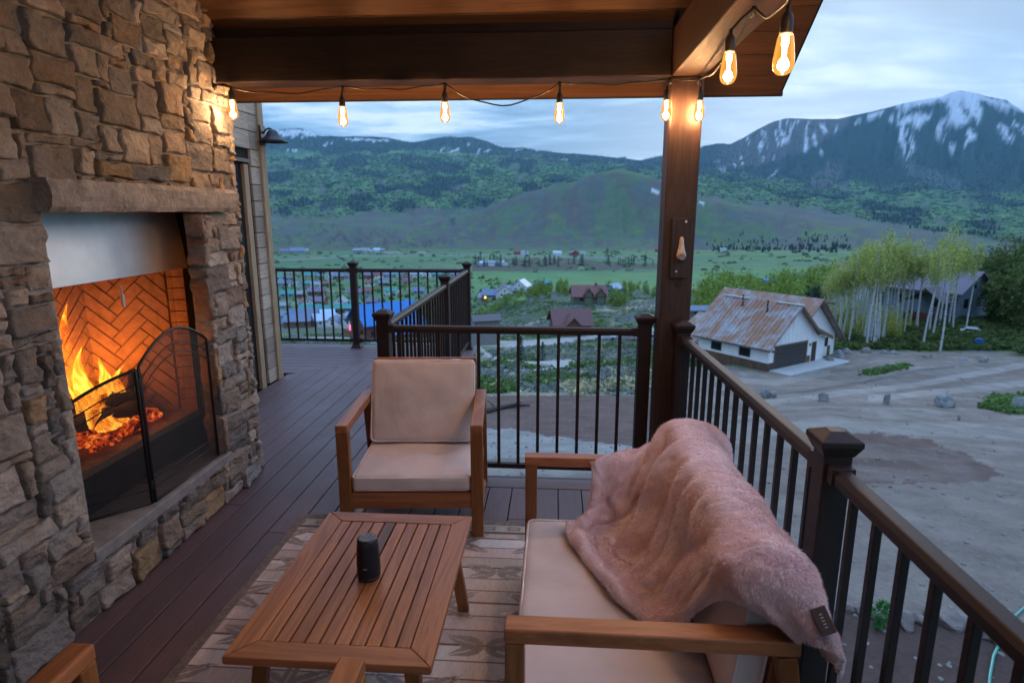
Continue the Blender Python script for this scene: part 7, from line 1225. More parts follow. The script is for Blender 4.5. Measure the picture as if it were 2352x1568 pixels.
fs_ = Uv * 11 + 2.2 * Vv + 1.1 * fbm(Uv * 4, Vv * 3, 3, 63); fold = 1 - np.abs(fbm(fs_, Vv * 1.5, 2, 64) - .5) * 4; fold2 = 1 - np.abs(fbm(fs_ * 2.3 + 4, Vv * 3.2 - Uv * 5, 2, 65) - .5) * 4
G2 = G2 + Nn * (.013 * fold * sstep(.12, .3, Vv) * (1 - sstep(.78, .92, Vv)) * (1 - .6 * sstep(.6, .8, Uv)) + .005 * fold2 * sstep(.1, .3, Vv) * (1 - sstep(.85, .95, Vv)) + .004 + .020 * np.exp(-((Vv - .045) / .05) ** 2) * (1 - sstep(.52, .62, Uv)) + .034 * np.maximum(0, fbm(Uv * 22, Vv * 9, 3, 61) - .42) * 2.2 * (1 - sstep(.22, .34, Uv)) * sstep(.03, .10, Uv) * (1 - sstep(.20, .36, Vv)) + .0055 * pile + .0035 * pile2)[..., None]
ii = np.arange(NU * NV).reshape(NU, NV); Fb = np.stack([ii[:-1, :-1], ii[1:, :-1], ii[1:, 1:], ii[:-1, 1:]], -1).reshape(-1, 4)
def fur_fn(t, b):
    oc = t.add('ShaderNodeTexCoord').outputs['Object']; n = t.noise(oc, 7, 5, .6, .8); f_ = t.noise(oc, 150, 4, .75); m_ = t.noise(t.mapping(oc, (1.5, 1, 2)), 32, 4, .6, .5)
    c = t.mix(t.maprange(n, .35, .68), (.84, .60, .62), (.95, .80, .83)); c = t.mix(t.maprange(m_, .35, .7, 0, .35), c, (.95, .84, .86))
    vc = t.add('ShaderNodeVertexColor', layer_name='Col'); t.put(b.inputs['Base Color'], t.mix(1., c, vc.outputs[0], 'MULTIPLY')); b.inputs['Sheen Weight'].default_value = .5; b.inputs['Sheen Roughness'].default_value = .35; b.inputs['Sheen Tint'].default_value = (1, .86, .86, 1)
    t.put(b.inputs['Normal'], t.bump(t.math('ADD', t.math('MULTIPLY', f_, .7), m_), .25, .004))
M_fur = mat('pink_faux_fur', fur_fn, rough=.95, spec=.15)
# the sheet has a front, a back and a rim, and a pile of short fibres lying downhill
nvg = NU * NV; back = (G2 - Nn * .013).reshape(-1, 3)
rimi = np.concatenate([ii[0, :], ii[1:, -1], ii[-1, -2::-1], ii[-2:0:-1, 0]]); rimn = np.roll(rimi, -1)
Frim = np.stack([rimi, rimn, rimn + nvg, rimi + nvg], -1)
gf = np.random.default_rng(12); NB = 150000; fa, fb = gf.uniform(0, NU - 1.01, NB), gf.uniform(0, NV - 1.01, NB); ia, ib = fa.astype(int), fb.astype(int); ra_, rb_ = (fa - ia)[:, None], (fb - ib)[:, None]
def lerp2(A): return (A[ia, ib] * (1 - ra_) + A[ia + 1, ib] * ra_) * (1 - rb_) + (A[ia, ib + 1] * (1 - ra_) + A[ia + 1, ib + 1] * ra_) * rb_
Pb, Nb = lerp2(G2), lerp2(Nn); dn = np.array((-.25, -.35, -1.0))[None] + .9 * np.stack([fbm(Pb[:, 1] * 22, Pb[:, 2] * 22 + Pb[:, 0] * 9, 2, 71) - .5, fbm(Pb[:, 1] * 22 + 7, Pb[:, 2] * 22, 2, 72) - .5, 0 * Pb[:, 0]], -1) * 2
dn = dn - Nb * (dn * Nb).sum(1, keepdims=True); dn /= np.maximum(np.linalg.norm(dn, axis=1, keepdims=True), 1e-6)
dirb = Nb * gf.uniform(.35, .8, (NB, 1)) + dn * .8 + gf.normal(0, .22, (NB, 3)); dirb /= np.linalg.norm(dirb, axis=1, keepdims=True)
sd2 = np.cross(dirb, gf.normal(0, 1, (NB, 3))); sd2 /= np.maximum(np.linalg.norm(sd2, axis=1, keepdims=True), 1e-6); lb = gf.uniform(.006, .012, (NB, 1))
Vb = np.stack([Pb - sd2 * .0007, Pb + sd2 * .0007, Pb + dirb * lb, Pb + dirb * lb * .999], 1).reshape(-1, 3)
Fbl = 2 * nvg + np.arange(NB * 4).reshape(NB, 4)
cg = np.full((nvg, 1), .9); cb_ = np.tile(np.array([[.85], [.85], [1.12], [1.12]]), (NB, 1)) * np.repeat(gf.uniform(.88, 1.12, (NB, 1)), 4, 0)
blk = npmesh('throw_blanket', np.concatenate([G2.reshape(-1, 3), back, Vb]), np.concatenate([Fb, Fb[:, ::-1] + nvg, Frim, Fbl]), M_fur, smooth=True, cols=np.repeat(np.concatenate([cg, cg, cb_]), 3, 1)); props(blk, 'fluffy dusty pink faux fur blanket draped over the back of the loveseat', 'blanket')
# leather tag on the hanging corner
rel = G2 - np.array((0, 0, H)); dd_ = rel @ np.array(cf); tx = 1176 + FP * (rel @ np.array(cr)) / dd_; ty = 784 - FP * (rel @ np.array(cu)) / dd_
kk_ = np.where((np.abs(Nn @ np.array(cf)) > .15) & (np.linalg.norm(rel, axis=-1) < 1.02 * np.min(np.linalg.norm(rel, axis=-1)[(np.hypot(tx - 1888, ty - 1425) < 14)])) & (Uv > .7) & (Uv < .98), np.hypot(tx - 1888, ty - 1425), 1e9); iu, iv = np.unravel_index(np.argmin(kk_), kk_.shape); iu = int(np.clip(iu, 12, NU - 12))
c_ = Vector(G2[iu, iv]); n_ = Vector(Nn[iu, iv]); tu = (Vector(G2[iu + 10, iv]) - Vector(G2[iu - 10, iv])).normalized()
n_ = (Vector((0, 0, H)) - c_).normalized().lerp(n_, .35).normalized(); tu = (tu - n_ * tu.dot(n_)).normalized(); tv_ = n_.cross(tu)
Mx = Matrix((tu, tv_, n_)).transposed().to_4x4(); Mx.translation = c_ + n_ * .014
q = MB(); q.box(-.030, .030, -.0175, .0175, -.002, .002, 0, Mx); tg = q.build('leather_tag', speckle((.075, .042, .03), .2, 80, .5, .2, .001, name='brown_leather'), blk, .0015)
q = MB()
for k_ in range(-2, 3): q.box(k_ * .007 - .0012, k_ * .007 + .0012, -.0035, .0035, .002, .0023, 0, Mx)
q.build('tag_lettering', M_icon, tg)
# ---------------- houses ----------------
def tin_fn(c1, c2, ax, lo=.44, hi=.54):
    def f(t, b):
        oc = t.add('ShaderNodeTexCoord').outputs['Object']; sc = [.9, .9, .9]; sc[ax] = .30
        n = t.noise(t.mapping(oc, tuple(sc)), 1.5, 6, .68, .4); st_ = t.noise(t.mapping(oc, tuple(4 if i != ax else .2 for i in range(3))), 1.2, 4, .6)
        t.put(b.inputs['Base Color'], t.mix(t.maprange(t.math('ADD', t.math('MULTIPLY', n, .7), t.math('MULTIPLY', st_, .3)), .44, .54), c1, c2)); t.put(b.inputs['Metallic'], t.maprange(n, .45, .6, .25, .0))
    return f
_pm = {}
def pm(c, rough=.7, amt=.15, sc=2.0, bumps=.1):
    k = (tuple(round(v, 3) for v in c), rough)
    if k not in _pm: _pm[k] = speckle(c, amt, sc, rough, bumps, .01, name='house_paint')
    return _pm[k]
M_win = mat('window_glass', None, color=(.012, .015, .02), rough=.08)
def em(c, s, nm):
    def f(t, b): b.inputs['Emission Color'].default_value = (*c, 1); b.inputs['Emission Strength'].default_value = s
    return mat(nm, f, color=c)
M_lit = em((1, .42, .08), 2.2, 'lit_window'); M_pinklit = em((1, .08, .22), 1.7, 'pink_neon')
def house(name, label, loc, rz, L, Wd, h, pitch, rc_, wc, group=None, over=.5, wins=True, lit=0, sink=1.5, seed=0, chim=False, porch=False, trimc=None):
    """gable house: ridge along local x, centred on the origin"""
    e = empty(name, label, 'house', loc, rz, group); r_ = random.Random(seed); rh = h + Wd / 2 * pitch
    q = MB(); q.box(-L / 2, L / 2, -Wd / 2, Wd / 2, -sink, h - .005)
    for s_ in (-1, 1):
        x_ = s_ * L / 2; x2 = s_ * (L / 2 - .2)
        q.add([(x_, -Wd / 2, h - .005), (x_, Wd / 2, h - .005), (x_, 0, rh), (x2, -Wd / 2, h - .005), (x2, Wd / 2, h - .005), (x2, 0, rh)], [(0, 1, 2), (3, 5, 4), (0, 2, 5, 3), (1, 4, 5, 2), (0, 3, 4, 1)])
    q.build('wall', pm(wc), e)
    q = MB()
    for s_ in (-1, 1):
        z0 = h - over * pitch + .04; z1 = rh + .04
        vs = [(-L / 2 - over, s_ * (Wd / 2 + over), z0), (L / 2 + over, s_ * (Wd / 2 + over), z0), (L / 2 + over, 0, z1), (-L / 2 - over, 0, z1)]
        q.add(vs + [(v[0], v[1], v[2] + .18) for v in vs], [(0, 1, 2, 3), (4, 7, 6, 5), (0, 4, 5, 1), (1, 5, 6, 2), (2, 6, 7, 3), (3, 7, 4, 0)])
    rf_ = q.build('roof', pm(rc_, .45, .12, .8), e)
    if chim:
        q = MB(); q.box(L * .2, L * .2 + .7, -.4, .4, rh - .6, rh + .9); q.build('chimney', pm((.2, .12, .1)), rf_)
    if wins:
        for s_ in (-1, 1):
            n = max(1, int(L / 3.2)); sc_w = .5
            for i in range(n):
                q = MB(); xx = -L / 2 + L * (i + .5) / n; y_ = s_ * (Wd / 2 + .02); q.box(xx - .5, xx + .5, min(y_, y_ - s_ * .1), max(y_, y_ - s_ * .1), h * .42, min(h * .42 + 1.15, h * .9)); q.build('window', M_lit if lit and s_ == -1 and i == 0 else M_win, e)
            for yy in ((-Wd * .22, Wd * .22) if Wd > 6 else (0,)):
                q = MB(); x_ = s_ * (L / 2 + .02); q.box(min(x_, x_ - s_ * .1), max(x_, x_ - s_ * .1), yy - .5, yy + .5, h * .42, min(h * .42 + 1.15, h * .9)); q.build('window', M_win, e)
            if pitch > .6: q = MB(); x_ = s_ * (L / 2 + .02); q.box(min(x_, x_ - s_ * .1), max(x_, x_ - s_ * .1), -.4, .4, h + .2, h + 1.1); q.build('window', M_win, e)
    if porch:
        q = MB(); q.box(-L / 2 + .5, L / 2 - .5, -Wd / 2 - 2.0, -Wd / 2, -.5, .1); 
        for i in range(5): q.box(-L / 2 + .6 + i * (L - 1.3) / 4, -L / 2 + .75 + i * (L - 1.3) / 4, -Wd / 2 - 1.9, -Wd / 2 - 1.75, 0, h - .3)
        q.build('porch', pm((.10, .05, .035)), e)
    return e
# --- white garage house with rusted roof ---
P0 = at(1762, 853, D=60); AU, AV = R(-37.5), R(54)
uu = Vector((math.sin(AU), math.cos(AU), 0)); vv_ = Vector((math.sin(AV), math.cos(AV), 0))
Mg = Matrix((uu, vv_, (0, 0, 1))).transposed().to_4x4()
gh = empty('garage_house', 'white garage house with streaky rusted metal roof and dark garage door', 'house', P0)
Lg, Hg, RH = 8.1, 2.42, 5.75; HW = 3.95; W2g = 8.9
M_white = speckle((.82, .82, .82), .06, 1.2, .8, .15, .01, name='white_stucco'); M_wains = mat('rusted_wainscot', tin_fn((.085, .06, .05), (.17, .085, .045), 2), rough=.75)
def roofing(t, b):
    oc = t.add('ShaderNodeTexCoord').outputs['Object']; n = t.noise(t.mapping(oc, (1.1, 1.1, .5), rot=(0, 0, -(math.pi / 2 - R(-37.5)) * 0)), .75, 6, .62, .5); f_ = t.noise(oc, 6, 4, .6)
    c = t.mix(t.maprange(t.math('ADD', t.math('MULTIPLY', n, .85), t.math('MULTIPLY', f_, .15)), .36, .55), (.30, .31, .33), (.26, .115, .055)); t.put(b.inputs['Base Color'], c)
M_tin = mat('rusted_roofing', roofing, rough=.5)
M_tim = speckle((.15, .095, .05), .3, 4, .7, name='gable_timber')
def gb(name, m_, fn, parent=gh, **k):
    q = MB(); fn(q); q.v = [tuple(Mg @ Vector(p)) for p in q.v]; return q.build(name, m_, parent, **k)
def w_(q):
    q.box(0, Lg, 0, .25, -.5, Hg - .0); q.box(0, .25, .251, W2g, -.5, Hg); q.box(Lg - .2, Lg, .251, W2g, -.5, Hg)
    q.add([(0, 0, Hg + .002), (0, HW * 2, Hg + .002), (0, HW, RH), (.2, 0, Hg + .002), (.2, HW * 2, Hg + .002), (.2, HW, RH)], [(0, 2, 1), (3, 4, 5), (0, 3, 5, 2), (1, 2, 5, 4)])
gb('wall', M_white, w_)
gb('wainscot', M_wains, lambda q: (q.box(-.04, Lg + .03, -.04, -.002, -.6, .75), q.box(-.04, -.002, -.002, .80, -.6, .75)))
gb('wainscot', M_wains, lambda q: q.box(-.04, -.002, 6.0, 6.55, -.6, .75))
def slab(q, x0, x1, a, b_, th=.16):
    vs = [(x0, a[0], a[1]), (x1, a[0], a[1]), (x1, b_[0], b_[1]), (x0, b_[0], b_[1])]
    q.add(vs + [(v[0], v[1], v[2] + th) for v in vs], [(0, 1, 2, 3), (4, 7, 6, 5), (0, 4, 5, 1), (1, 5, 6, 2), (2, 6, 7, 3), (3, 7, 4, 0)])
sp_ = (RH - Hg) / HW
rfm = gb('roof', M_tin, lambda q: (slab(q, -.5, Lg + .3, (-.55, Hg - .55 * sp_ + .02), (HW, RH + .02)), slab(q, -.5, Lg + .3, (HW + .002, RH + .02), (HW * 1.72, RH + .02 - HW * .72 * sp_)), slab(q, -.5, 3.2, (HW * 1.72 + .003, RH + .02 - HW * .72 * sp_), (HW * 1.72 + 2.6, RH - HW * .72 * sp_ - 1.0))))
gb('roof_seams', M_tin, lambda q: [slab(q, -.45 + i * .44, -.415 + i * .44, (-.55, Hg - .55 * sp_ + .18), (HW - .03, RH + .18), .035) for i in range(20)] and None, parent=rfm)
gb('ridge_cap', pm((.42, .43, .45)), lambda q: (q.box(-.52, 2.2, HW - .14, HW + .14, RH + .17, RH + .26), q.box(5.4, Lg + .3, HW - .14, HW + .14, RH + .17, RH + .26)), parent=rfm)
gb('barge_board', M_tim, lambda q: (slab(q, -.56, -.44, (HW + .05, RH - .22), (HW * 1.72, RH - .22 - HW * .72 * sp_), .28), slab(q, -.56, -.44, (HW * 1.72 + .003, RH - .22 - HW * .72 * sp_), (HW * 1.72 + 2.6, RH - HW * .72 * sp_ - 1.22), .26), q.box(-.5, -.3, 8.9, 9.1, 0, 1.5)))
gb('garage_door', speckle((.045, .036, .034), .15, 2, .55, name='door_panels'), lambda q: [q.box(-.035, -.003, .95, 5.75, .02 + i * .43, .44 + i * .43) for i in range(5)] and None, bevel=.012)
gb('door_frame', M_tim, lambda q: (q.box(-.07, -.004, .80, .948, 0, 2.25), q.box(-.07, -.004, 5.752, 5.95, 0, 2.25), q.box(-.07, -.004, .80, 5.95, 2.18, 2.33)))
for x_ in (2.0, 5.3):
    wf = gb('window', M_win, lambda q: q.box(x_, x_ + 1.1, -.035, -.01, 1.05, 2.0)); gb('frame', speckle((.07, .03, .03), name='window_frame'), lambda q: (q.box(x_ - .07, x_, -.05, -.004, .98, 2.07), q.box(x_ + 1.1, x_ + 1.17, -.05, -.004, .98, 2.07), q.box(x_, x_ + 1.1, -.05, -.004, .98, 1.05), q.box(x_, x_ + 1.1, -.05, -.004, 2.0, 2.07)), parent=wf)
gb('side_battens', M_white, lambda q: [q.box(i * .55, i * .55 + .05, -.022, -.004, .76, Hg - .02) for i in range(0, 15)] and None)
gb('gable_battens', M_white, lambda q: ([q.box(-.022, -.004, .45 + i * .6, .50 + i * .6, 2.36, Hg + max(0, sp_ * (HW - abs(.45 + i * .6 - HW))) - .1) for i in range(12)], q.box(-.03, -.004, 0, .09, .76, Hg)) and None)
gb('gutter', speckle((.09, .075, .07), name='gutter_metal'), lambda q: q.box(-.5, Lg + .3, -.66, -.56, Hg - .55 * sp_ + .02, Hg - .55 * sp_ + .17), parent=rfm)
gb('porch_lamp', M_blk, lambda q: (q.box(-.12, -.003, .45, .6, 1.75, 1.95), q.box(-.12, -.003, 6.3, 6.45, 1.75, 1.95)))
gb('vent_pipe', M_blk, lambda q: (q.tube([(5.6, HW - .7, RH - .55), (5.6, HW - .7, RH + .65)], .06), q.tube([(2.6, HW - .95, RH - .8), (2.6, HW - .95, RH + .45)], .07), q.lathe([(.2, -.15), (.09, .12)], (5.6, HW - .7, RH - .4), 10), q.lathe([(.2, -.15), (.09, .12)], (2.6, HW - .95, RH - .62), 10)), parent=rfm)
# wing behind
gb('wing_wall', M_white, lambda q: (q.box(.9, 5, W2g + .0, 12.2, -.5, 2.2), q.add([(.9, W2g - 3.6, 2.2), (.9, 12.2, 2.2), (.9, 8.4, 5.85), (1.1, W2g - 3.6, 2.2), (1.1, 12.2, 2.2), (1.1, 8.4, 5.85)], [(0, 2, 1), (3, 4, 5), (0, 3, 5, 2), (1, 2, 5, 4)])))
gb('wing_roof', M_tin, lambda q: (slab(q, .2, 12, (4.2, 2.3), (8.4, 6.0)), slab(q, .2, 12, (8.402, 6.0), (12.9, 1.6))))
gb('wing_barge_board', M_tim, lambda q: (slab(q, .1, .22, (8.45, 5.8), (12.9, 1.42), .24), q.box(-.9, .9, 8.3, 8.5, 5.75, 5.95)))
gb('wing_window', M_win, lambda q: (q.box(.86, .89, 8.3, 9.4, 1.0, 1.95), q.box(.86, .89, 10.0, 11.0, 1.0, 1.95)))
gb('left_wing_roof', M_tin, lambda q: (slab(q, Lg + .302, Lg + 3.5, (-.2, 1.2), (HW, 3.6)), q.box(Lg + .4, Lg + 3.3, .3, 3.8, -.5, 1.2)))
gb('concrete_apron', speckle((.42, .42, .41), .1, 3, .8, name='pale_concrete'), lambda q: q.box(-2.2, -.05, .2, 10.2, -.4, .10))
gb('front_door', speckle((.06, .03, .025), name='front_door'), lambda q: q.box(-.03, -.004, 6.75, 7.5, .02, 2.05))

def facehouse(x, y, r, w_px, **k):
    p = gpt(r, x, y); z = H - r * slope_of(x, y); p.z = min(z, p.z + 1) if z > p.z - 3 else p.z
    return p, w_px / FP * r * .98
# red roofed houses on the hillside
def away(p): return math.atan2(-p.x, p.y)
p = at(1308, 768, D=132)
h1 = house('red_roofed_house', 'nearer brown log house with maroon red roof on the hillside', p, away(p) + R(12), 7.6, 7.2, 3.0, .72, (.115, .032, .028), (.12, .068, .038), None, .7, seed=1, chim=False)
q = MB(); q.box(-2.2, 1.2, -6.2, -3.4, -1.5, 3.0); q.add([(-2.2, -6.2, 3), (1.2, -6.2, 3), (-.5, -6.2, 4.6)], [(0, 1, 2)]); q.build('gable_bay', pm((.13, .07, .036)), h1)
q = MB(); q.add([(-2.9, -6.9, 2.5), (-.5, -6.9, 4.9), (-.5, -1, 4.9), (-2.9, -1, 2.5), (1.9, -6.9, 2.5), (1.9, -1, 2.5)], [(0, 1, 2, 3), (1, 4, 5, 2)]); o_ = q.build('gable_roof', pm((.13, .036, .03), .45, .12, .8), h1); o_.modifiers.new('s', 'SOLIDIFY').thickness = .18
p = at(1350, 707, D=184); p.z = gz(p.x, p.y) + .1
h2 = house('red_roofed_house', 'farther green walled house with red roof and small dormer gables', p, away(p) + R(8), 9.6, 7.5, 2.6, .70, (.15, .036, .028), (.11, .125, .09), None, .6, seed=2, chim=True)
for dx in (-.4, 3.2):
    q = MB(); q.box(dx - 1.1, dx + 1.1, -4.2, -1.5, 0, 3.4); q.add([(dx - 1.1, -4.2, 3.4), (dx + 1.1, -4.2, 3.4), (dx, -4.2, 4.8)], [(0, 1, 2)]); q.build('dormer', pm((.14, .155, .11)), h2)
    q = MB(); q.add([(dx - 1.6, -4.7, 2.95), (dx, -4.7, 5.0), (dx, 0, 5.0), (dx - 1.6, 0, 2.95), (dx + 1.6, -4.7, 2.95), (dx + 1.6, 0, 2.95)], [(0, 1, 2, 3), (1, 4, 5, 2)]); o_ = q.build('dormer_roof', pm((.15, .036, .028), .45, .12, .8), h2); o_.modifiers.new('s', 'SOLIDIFY').thickness = .15
p = at(1408, 678, D=235)
h3 = house('blue_roofed_house', 'pale house with light blue stepped roofs beyond the two red roofed houses', p, away(p) + R(60), 6, 5.2, 2.8, .6, (.10, .24, .40), (.22, .25, .27), None, .5, seed=3)
q = MB(); q.box(-6, -3.2, -2.4, 2.4, -1, 1.6); q.box(-7, -2.9, -3, 3, 1.6, 1.8); q.build('lower_wing', pm((.10, .24, .40), .45, .12, .8), h3)
# timber house with the bright blue roof
p = at(886, 782, D=136)
hb_ = house('blue_roofed_house', 'tall red brown timber house with a bright blue metal roof behind the far rail', p, away(p) + R(28), 13.0, 7.6, 5.2, .85, (.0, .16, .50), (.17, .06, .04), None, .9, seed=4)
q = MB(); q.box(-8.6, -6.5, -4.4, 3.6, 2.2, 2.5); q.box(-8.5, -8.3, -4.3, -4.1, -1, 3.4); q.box(-8.5, -8.3, 3.3, 3.5, -1, 3.4); q.box(-8.6, -8.5, -4.4, 3.6, 2.5, 3.4); q.build('balcony', pm((.22, .09, .05)), hb_)
q = MB(); q.add([(-2, -8.4, 2.6), (7.2, -8.4, 2.6), (7.2, -3.6, 5.2), (-2, -3.6, 5.2)], [(0, 1, 2, 3)]); o_ = q.build('porch_roof_sheet', pm((.0, .16, .50), .45, .12, .8), hb_); o_.modifiers.new('s', 'SOLIDIFY').thickness = .2
q = MB(); q.box(-1.5, 6.8, -7.8, -3.7, -1.5, 2.7); q.build('porch_wall', pm((.17, .07, .045)), hb_)
p = at(804, 752, D=128); nm = MB(); nm.box(-.10, .10, -.05, .05, -.6, .6); nm.box(-.05, .05, .05, .10, -4.2, .62); o_ = nm.build('neon_sign', [M_pinklit, M_blk]); o_.data.polygons.foreach_set('material_index', [0] * 6 + [1] * 6); o_.location = p; o_.rotation_euler = (0, 0, away(p)); props(o_, 'small bright pink glowing sign beside the blue roofed timber house', 'sign')
# purple grey house in the aspens
p = at(2140, 722, D=100)
h4 = house('grey_house', 'blue grey house with a plum roof seen through the aspen grove', p, away(p) + R(-28), 9.4, 7.0, 3.9, .62, (.11, .09, .14), (.17, .215, .27), None, .8, seed=6, sink=7)
q = MB(); q.box(.6, 4.4, -6.6, -4.0, -.5, .2); q.box(.8, 1.0, -6.5, -6.3, 0, 2.8); q.box(4.0, 4.2, -6.5, -6.3, 0, 2.8); q.box(.6, 4.4, -6.6, -6.5, .2, 1.1); q.build('porch', pm((.12, .03, .02)), h4)
q = MB(); q.add([(.1, -7.0, 2.6), (2.5, -7.0, 4.3), (2.5, -3.8, 4.3), (.1, -3.8, 2.6), (4.9, -7.0, 2.6), (4.9, -3.8, 2.6)], [(0, 1, 2, 3), (1, 4, 5, 2)]); o_ = q.build('porch_roof', pm((.085, .055, .08), .5), h4); o_.modifiers.new('s', 'SOLIDIFY').thickness = .16
p = at(2060, 700, D=112); house('cabin', 'dark cabin roof behind the grey house among the aspens', p, away(p) + R(20), 6, 5, 2.6, .6, (.05, .06, .06), (.09, .05, .04), None, .6, seed=7)
# small house whose roof peeks out above the garage, and blue roofs farther on
for (x, y, D_, w__, rc_, lb) in ((1688, 672, 150, 30, (.20, .21, .24), 'small house with grey roof among bushes behind the rusted roof'), (1766, 650, 215, 24, (.02, .14, .36), 'house with flat blue roof beyond the bushes behind the garage'), (1838, 640, 260, 30, (.02, .14, .36), 'farther blue roofed house between the bushes and the aspen grove'),
                             (1600, 725, 88, 40, (.12, .16, .22), 'house with blue grey roof half hidden by the timber post'), (1115, 745, 105, 60, (.085, .07, .075), 'low house with dark roof at the left of the near railing')):
    p = at(x, y, D=D_); Lw = w__ / FP * D_ * 1.0; p.z -= 1.3; house('small_house', lb, p, away(p) + R(15), Lw, Lw * .6, 2.2, .5, rc_, (.22, .2, .19), None, .4, seed=int(x), wins=w__ < 50, sink=6)
# valley town
TEAL, BLUE, GREY, RED, PURP, LBLUE, BRN = ('teal', (.015, .17, .15)), ('slate blue', (.085, .125, .20)), ('grey', (.17, .20, .24)), ('red', (.13, .035, .035)), ('purple', (.10, .085, .13)), ('pale blue', (.30, .40, .52)), ('brown', (.10, .065, .045))
WH, TN, BR, GY, RD = ('white', (.50, .52, .54)), ('tan', (.33, .27, .19)), ('brown', (.13, .065, .04)), ('grey', (.20, .22, .24)), ('red', (.20, .05, .04))
town = [('front row', 292, 744, [(652, 24, BLUE, TN, 0), (685, 42, BLUE, BR, 0), (716, 22, GREY, BR, 1), (741, 34, LBLUE, WH, 0), (768, 26, BLUE, WH, 1), (797, 30, GREY, WH, 1), (820, 20, GREY, BR, 0)]),
        ('second row', 318, 729, [(655, 34, BLUE, TN, 1), (698, 46, BLUE, BR, 0), (740, 40, LBLUE, WH, 0), (773, 22, LBLUE, WH, 1), (800, 24, BLUE, WH, 1), (826, 26, LBLUE, GY, 0)]),
        ('third row', 352, 713, [(676, 18, TEAL, BR, 0), (714, 34, TEAL, GY, 0), (738, 26, TEAL, TN, 0), (788, 32, TEAL, BR, 0), (842, 26, TEAL, GY, 0)]),
        ('fourth row', 395, 699, [(652, 16, GREY, GY, 0), (698, 16, TEAL, WH, 0), (728, 30, PURP, RD, 0), (703, 26, RED, WH, 1), (783, 26, GREY, WH, 1), (815, 18, TEAL, GY, 0), (856, 20, PURP, RD, 0)]),
        ('middle row', 445, 678, [(660, 22, TEAL, GY, 0), (682, 18, GREY, BR, 0), (726, 26, PURP, BR, 0), (748, 16, RED, TN, 1), (815, 20, PURP, GY, 0), (838, 20, RED, GY, 0), (900, 22, TEAL, WH, 0), (962, 20, BLUE, GY, 0)]),
        ('fifth row', 505, 660, [(645, 18, BLUE, GY, 0), (667, 14, BLUE, WH, 1), (684, 14, GREY, WH, 1), (704, 16, TEAL, GY, 0), (726, 16, GREY, WH, 0), (745, 14, RED, BR, 0), (850, 16, RED, WH, 0), (882, 16, BLUE, BR, 0), (935, 18, RED, GY, 0)]),
        ('back row', 560, 648, [(646, 16, TEAL, WH, 0), (663, 14, PURP, GY, 0), (712, 18, TEAL, TN, 0), (732, 14, BLUE, GY, 0), (757, 18, GREY, WH, 1), (780, 18, BLUE, BR, 0), (800, 16, PURP, GY, 0), (846, 18, PURP, RD, 0), (868, 16, RED, WH, 0), (891, 16, BLUE, GY, 0),
                                (914, 14, TEAL, WH, 0), (931, 16, RED, GY, 1), (952, 16, GREY, WH, 0), (978, 20, LBLUE, WH, 1), (1003, 16, TEAL, GY, 0), (1048, 18, BLUE, TN, 0), (1066, 14, GREY, GY, 0)]),
        ('cluster past the corner post', 345, 706, [(1118, 26, GREY, GY, 0), (1131, 34, BLUE, BR, 0), (1158, 34, PURP, WH, 1), (1172, 28, GREY, GY, 0), (1198, 34, LBLUE, WH, 1), (1246, 26, TEAL, GY, 0)]),
        ('farm behind the green field', 690, 622, [(1107, 14, LBLUE, WH, 0), (1124, 18, GREY, WH, 0), (1143, 14, BLUE, GY, 0), (1158, 14, LBLUE, WH, 1)]),
        ('far side of the valley', 860, 604, [(1188, 12, RED, RD, 0), (1205, 12, GREY, WH, 0), (1280, 14, LBLUE, WH, 0), (1318, 18, PURP, RD, 1), (1338, 10, GREY, WH, 0)]),
        ('foot of the hills', 925, 588, [(655, 16, PURP, GY, 0), (684, 22, BLUE, GY, 0), (700, 12, GREY, TN, 0), (822, 14, GREY, GY, 0), (840, 14, GREY, WH, 0), (851, 8, GREY, TN, 0), (866, 10, LBLUE, WH, 0), (878, 8, GREY, GY, 0), (1512, 12, RED, RD, 0), (1660, 10, GREY, WH, 0)])]
ords = 'leftmost second third fourth fifth sixth seventh eighth ninth tenth eleventh twelfth thirteenth fourteenth fifteenth sixteenth seventeenth'.split()
for rown, D_, yb, hs in town:
    hs = sorted(hs, key=lambda h: h[0])
    for i, (x, w__, rc_, wc, turn) in enumerate(hs):
        rg = random.Random(int(x * 7 + D_)); Dr = D_ * rg.uniform(.985, 1.015); p = gpt(Dr, x, yb); ww = w__ / FP * Dr * 1.32
        lit = (rown, i) in (('cluster past the corner post', 1), ('foot of the hills', 5), ('back row', 16))
        lab = f"{wc[0]} house with {rc_[0]} roof, {ords[i]} {'from left ' if i else ''}in {'town ' if 'row' in rown else ''}{rown}"
        house('town_house', lab, p, away(p) + (R(90) if turn else 0) + R(rg.uniform(-22, 22)), ww * (1.0 if not turn else .9), ww * (.68 if not turn else .8), min(3.4, ww * .32), rg.uniform(.55, .85), tuple(v * 1.35 for v in rc_[1]), tuple(v * 1.3 for v in wc[1]), 'houses of the valley town', .4, wins=D_ < 600, lit=lit, seed=int(x), sink=2.5)
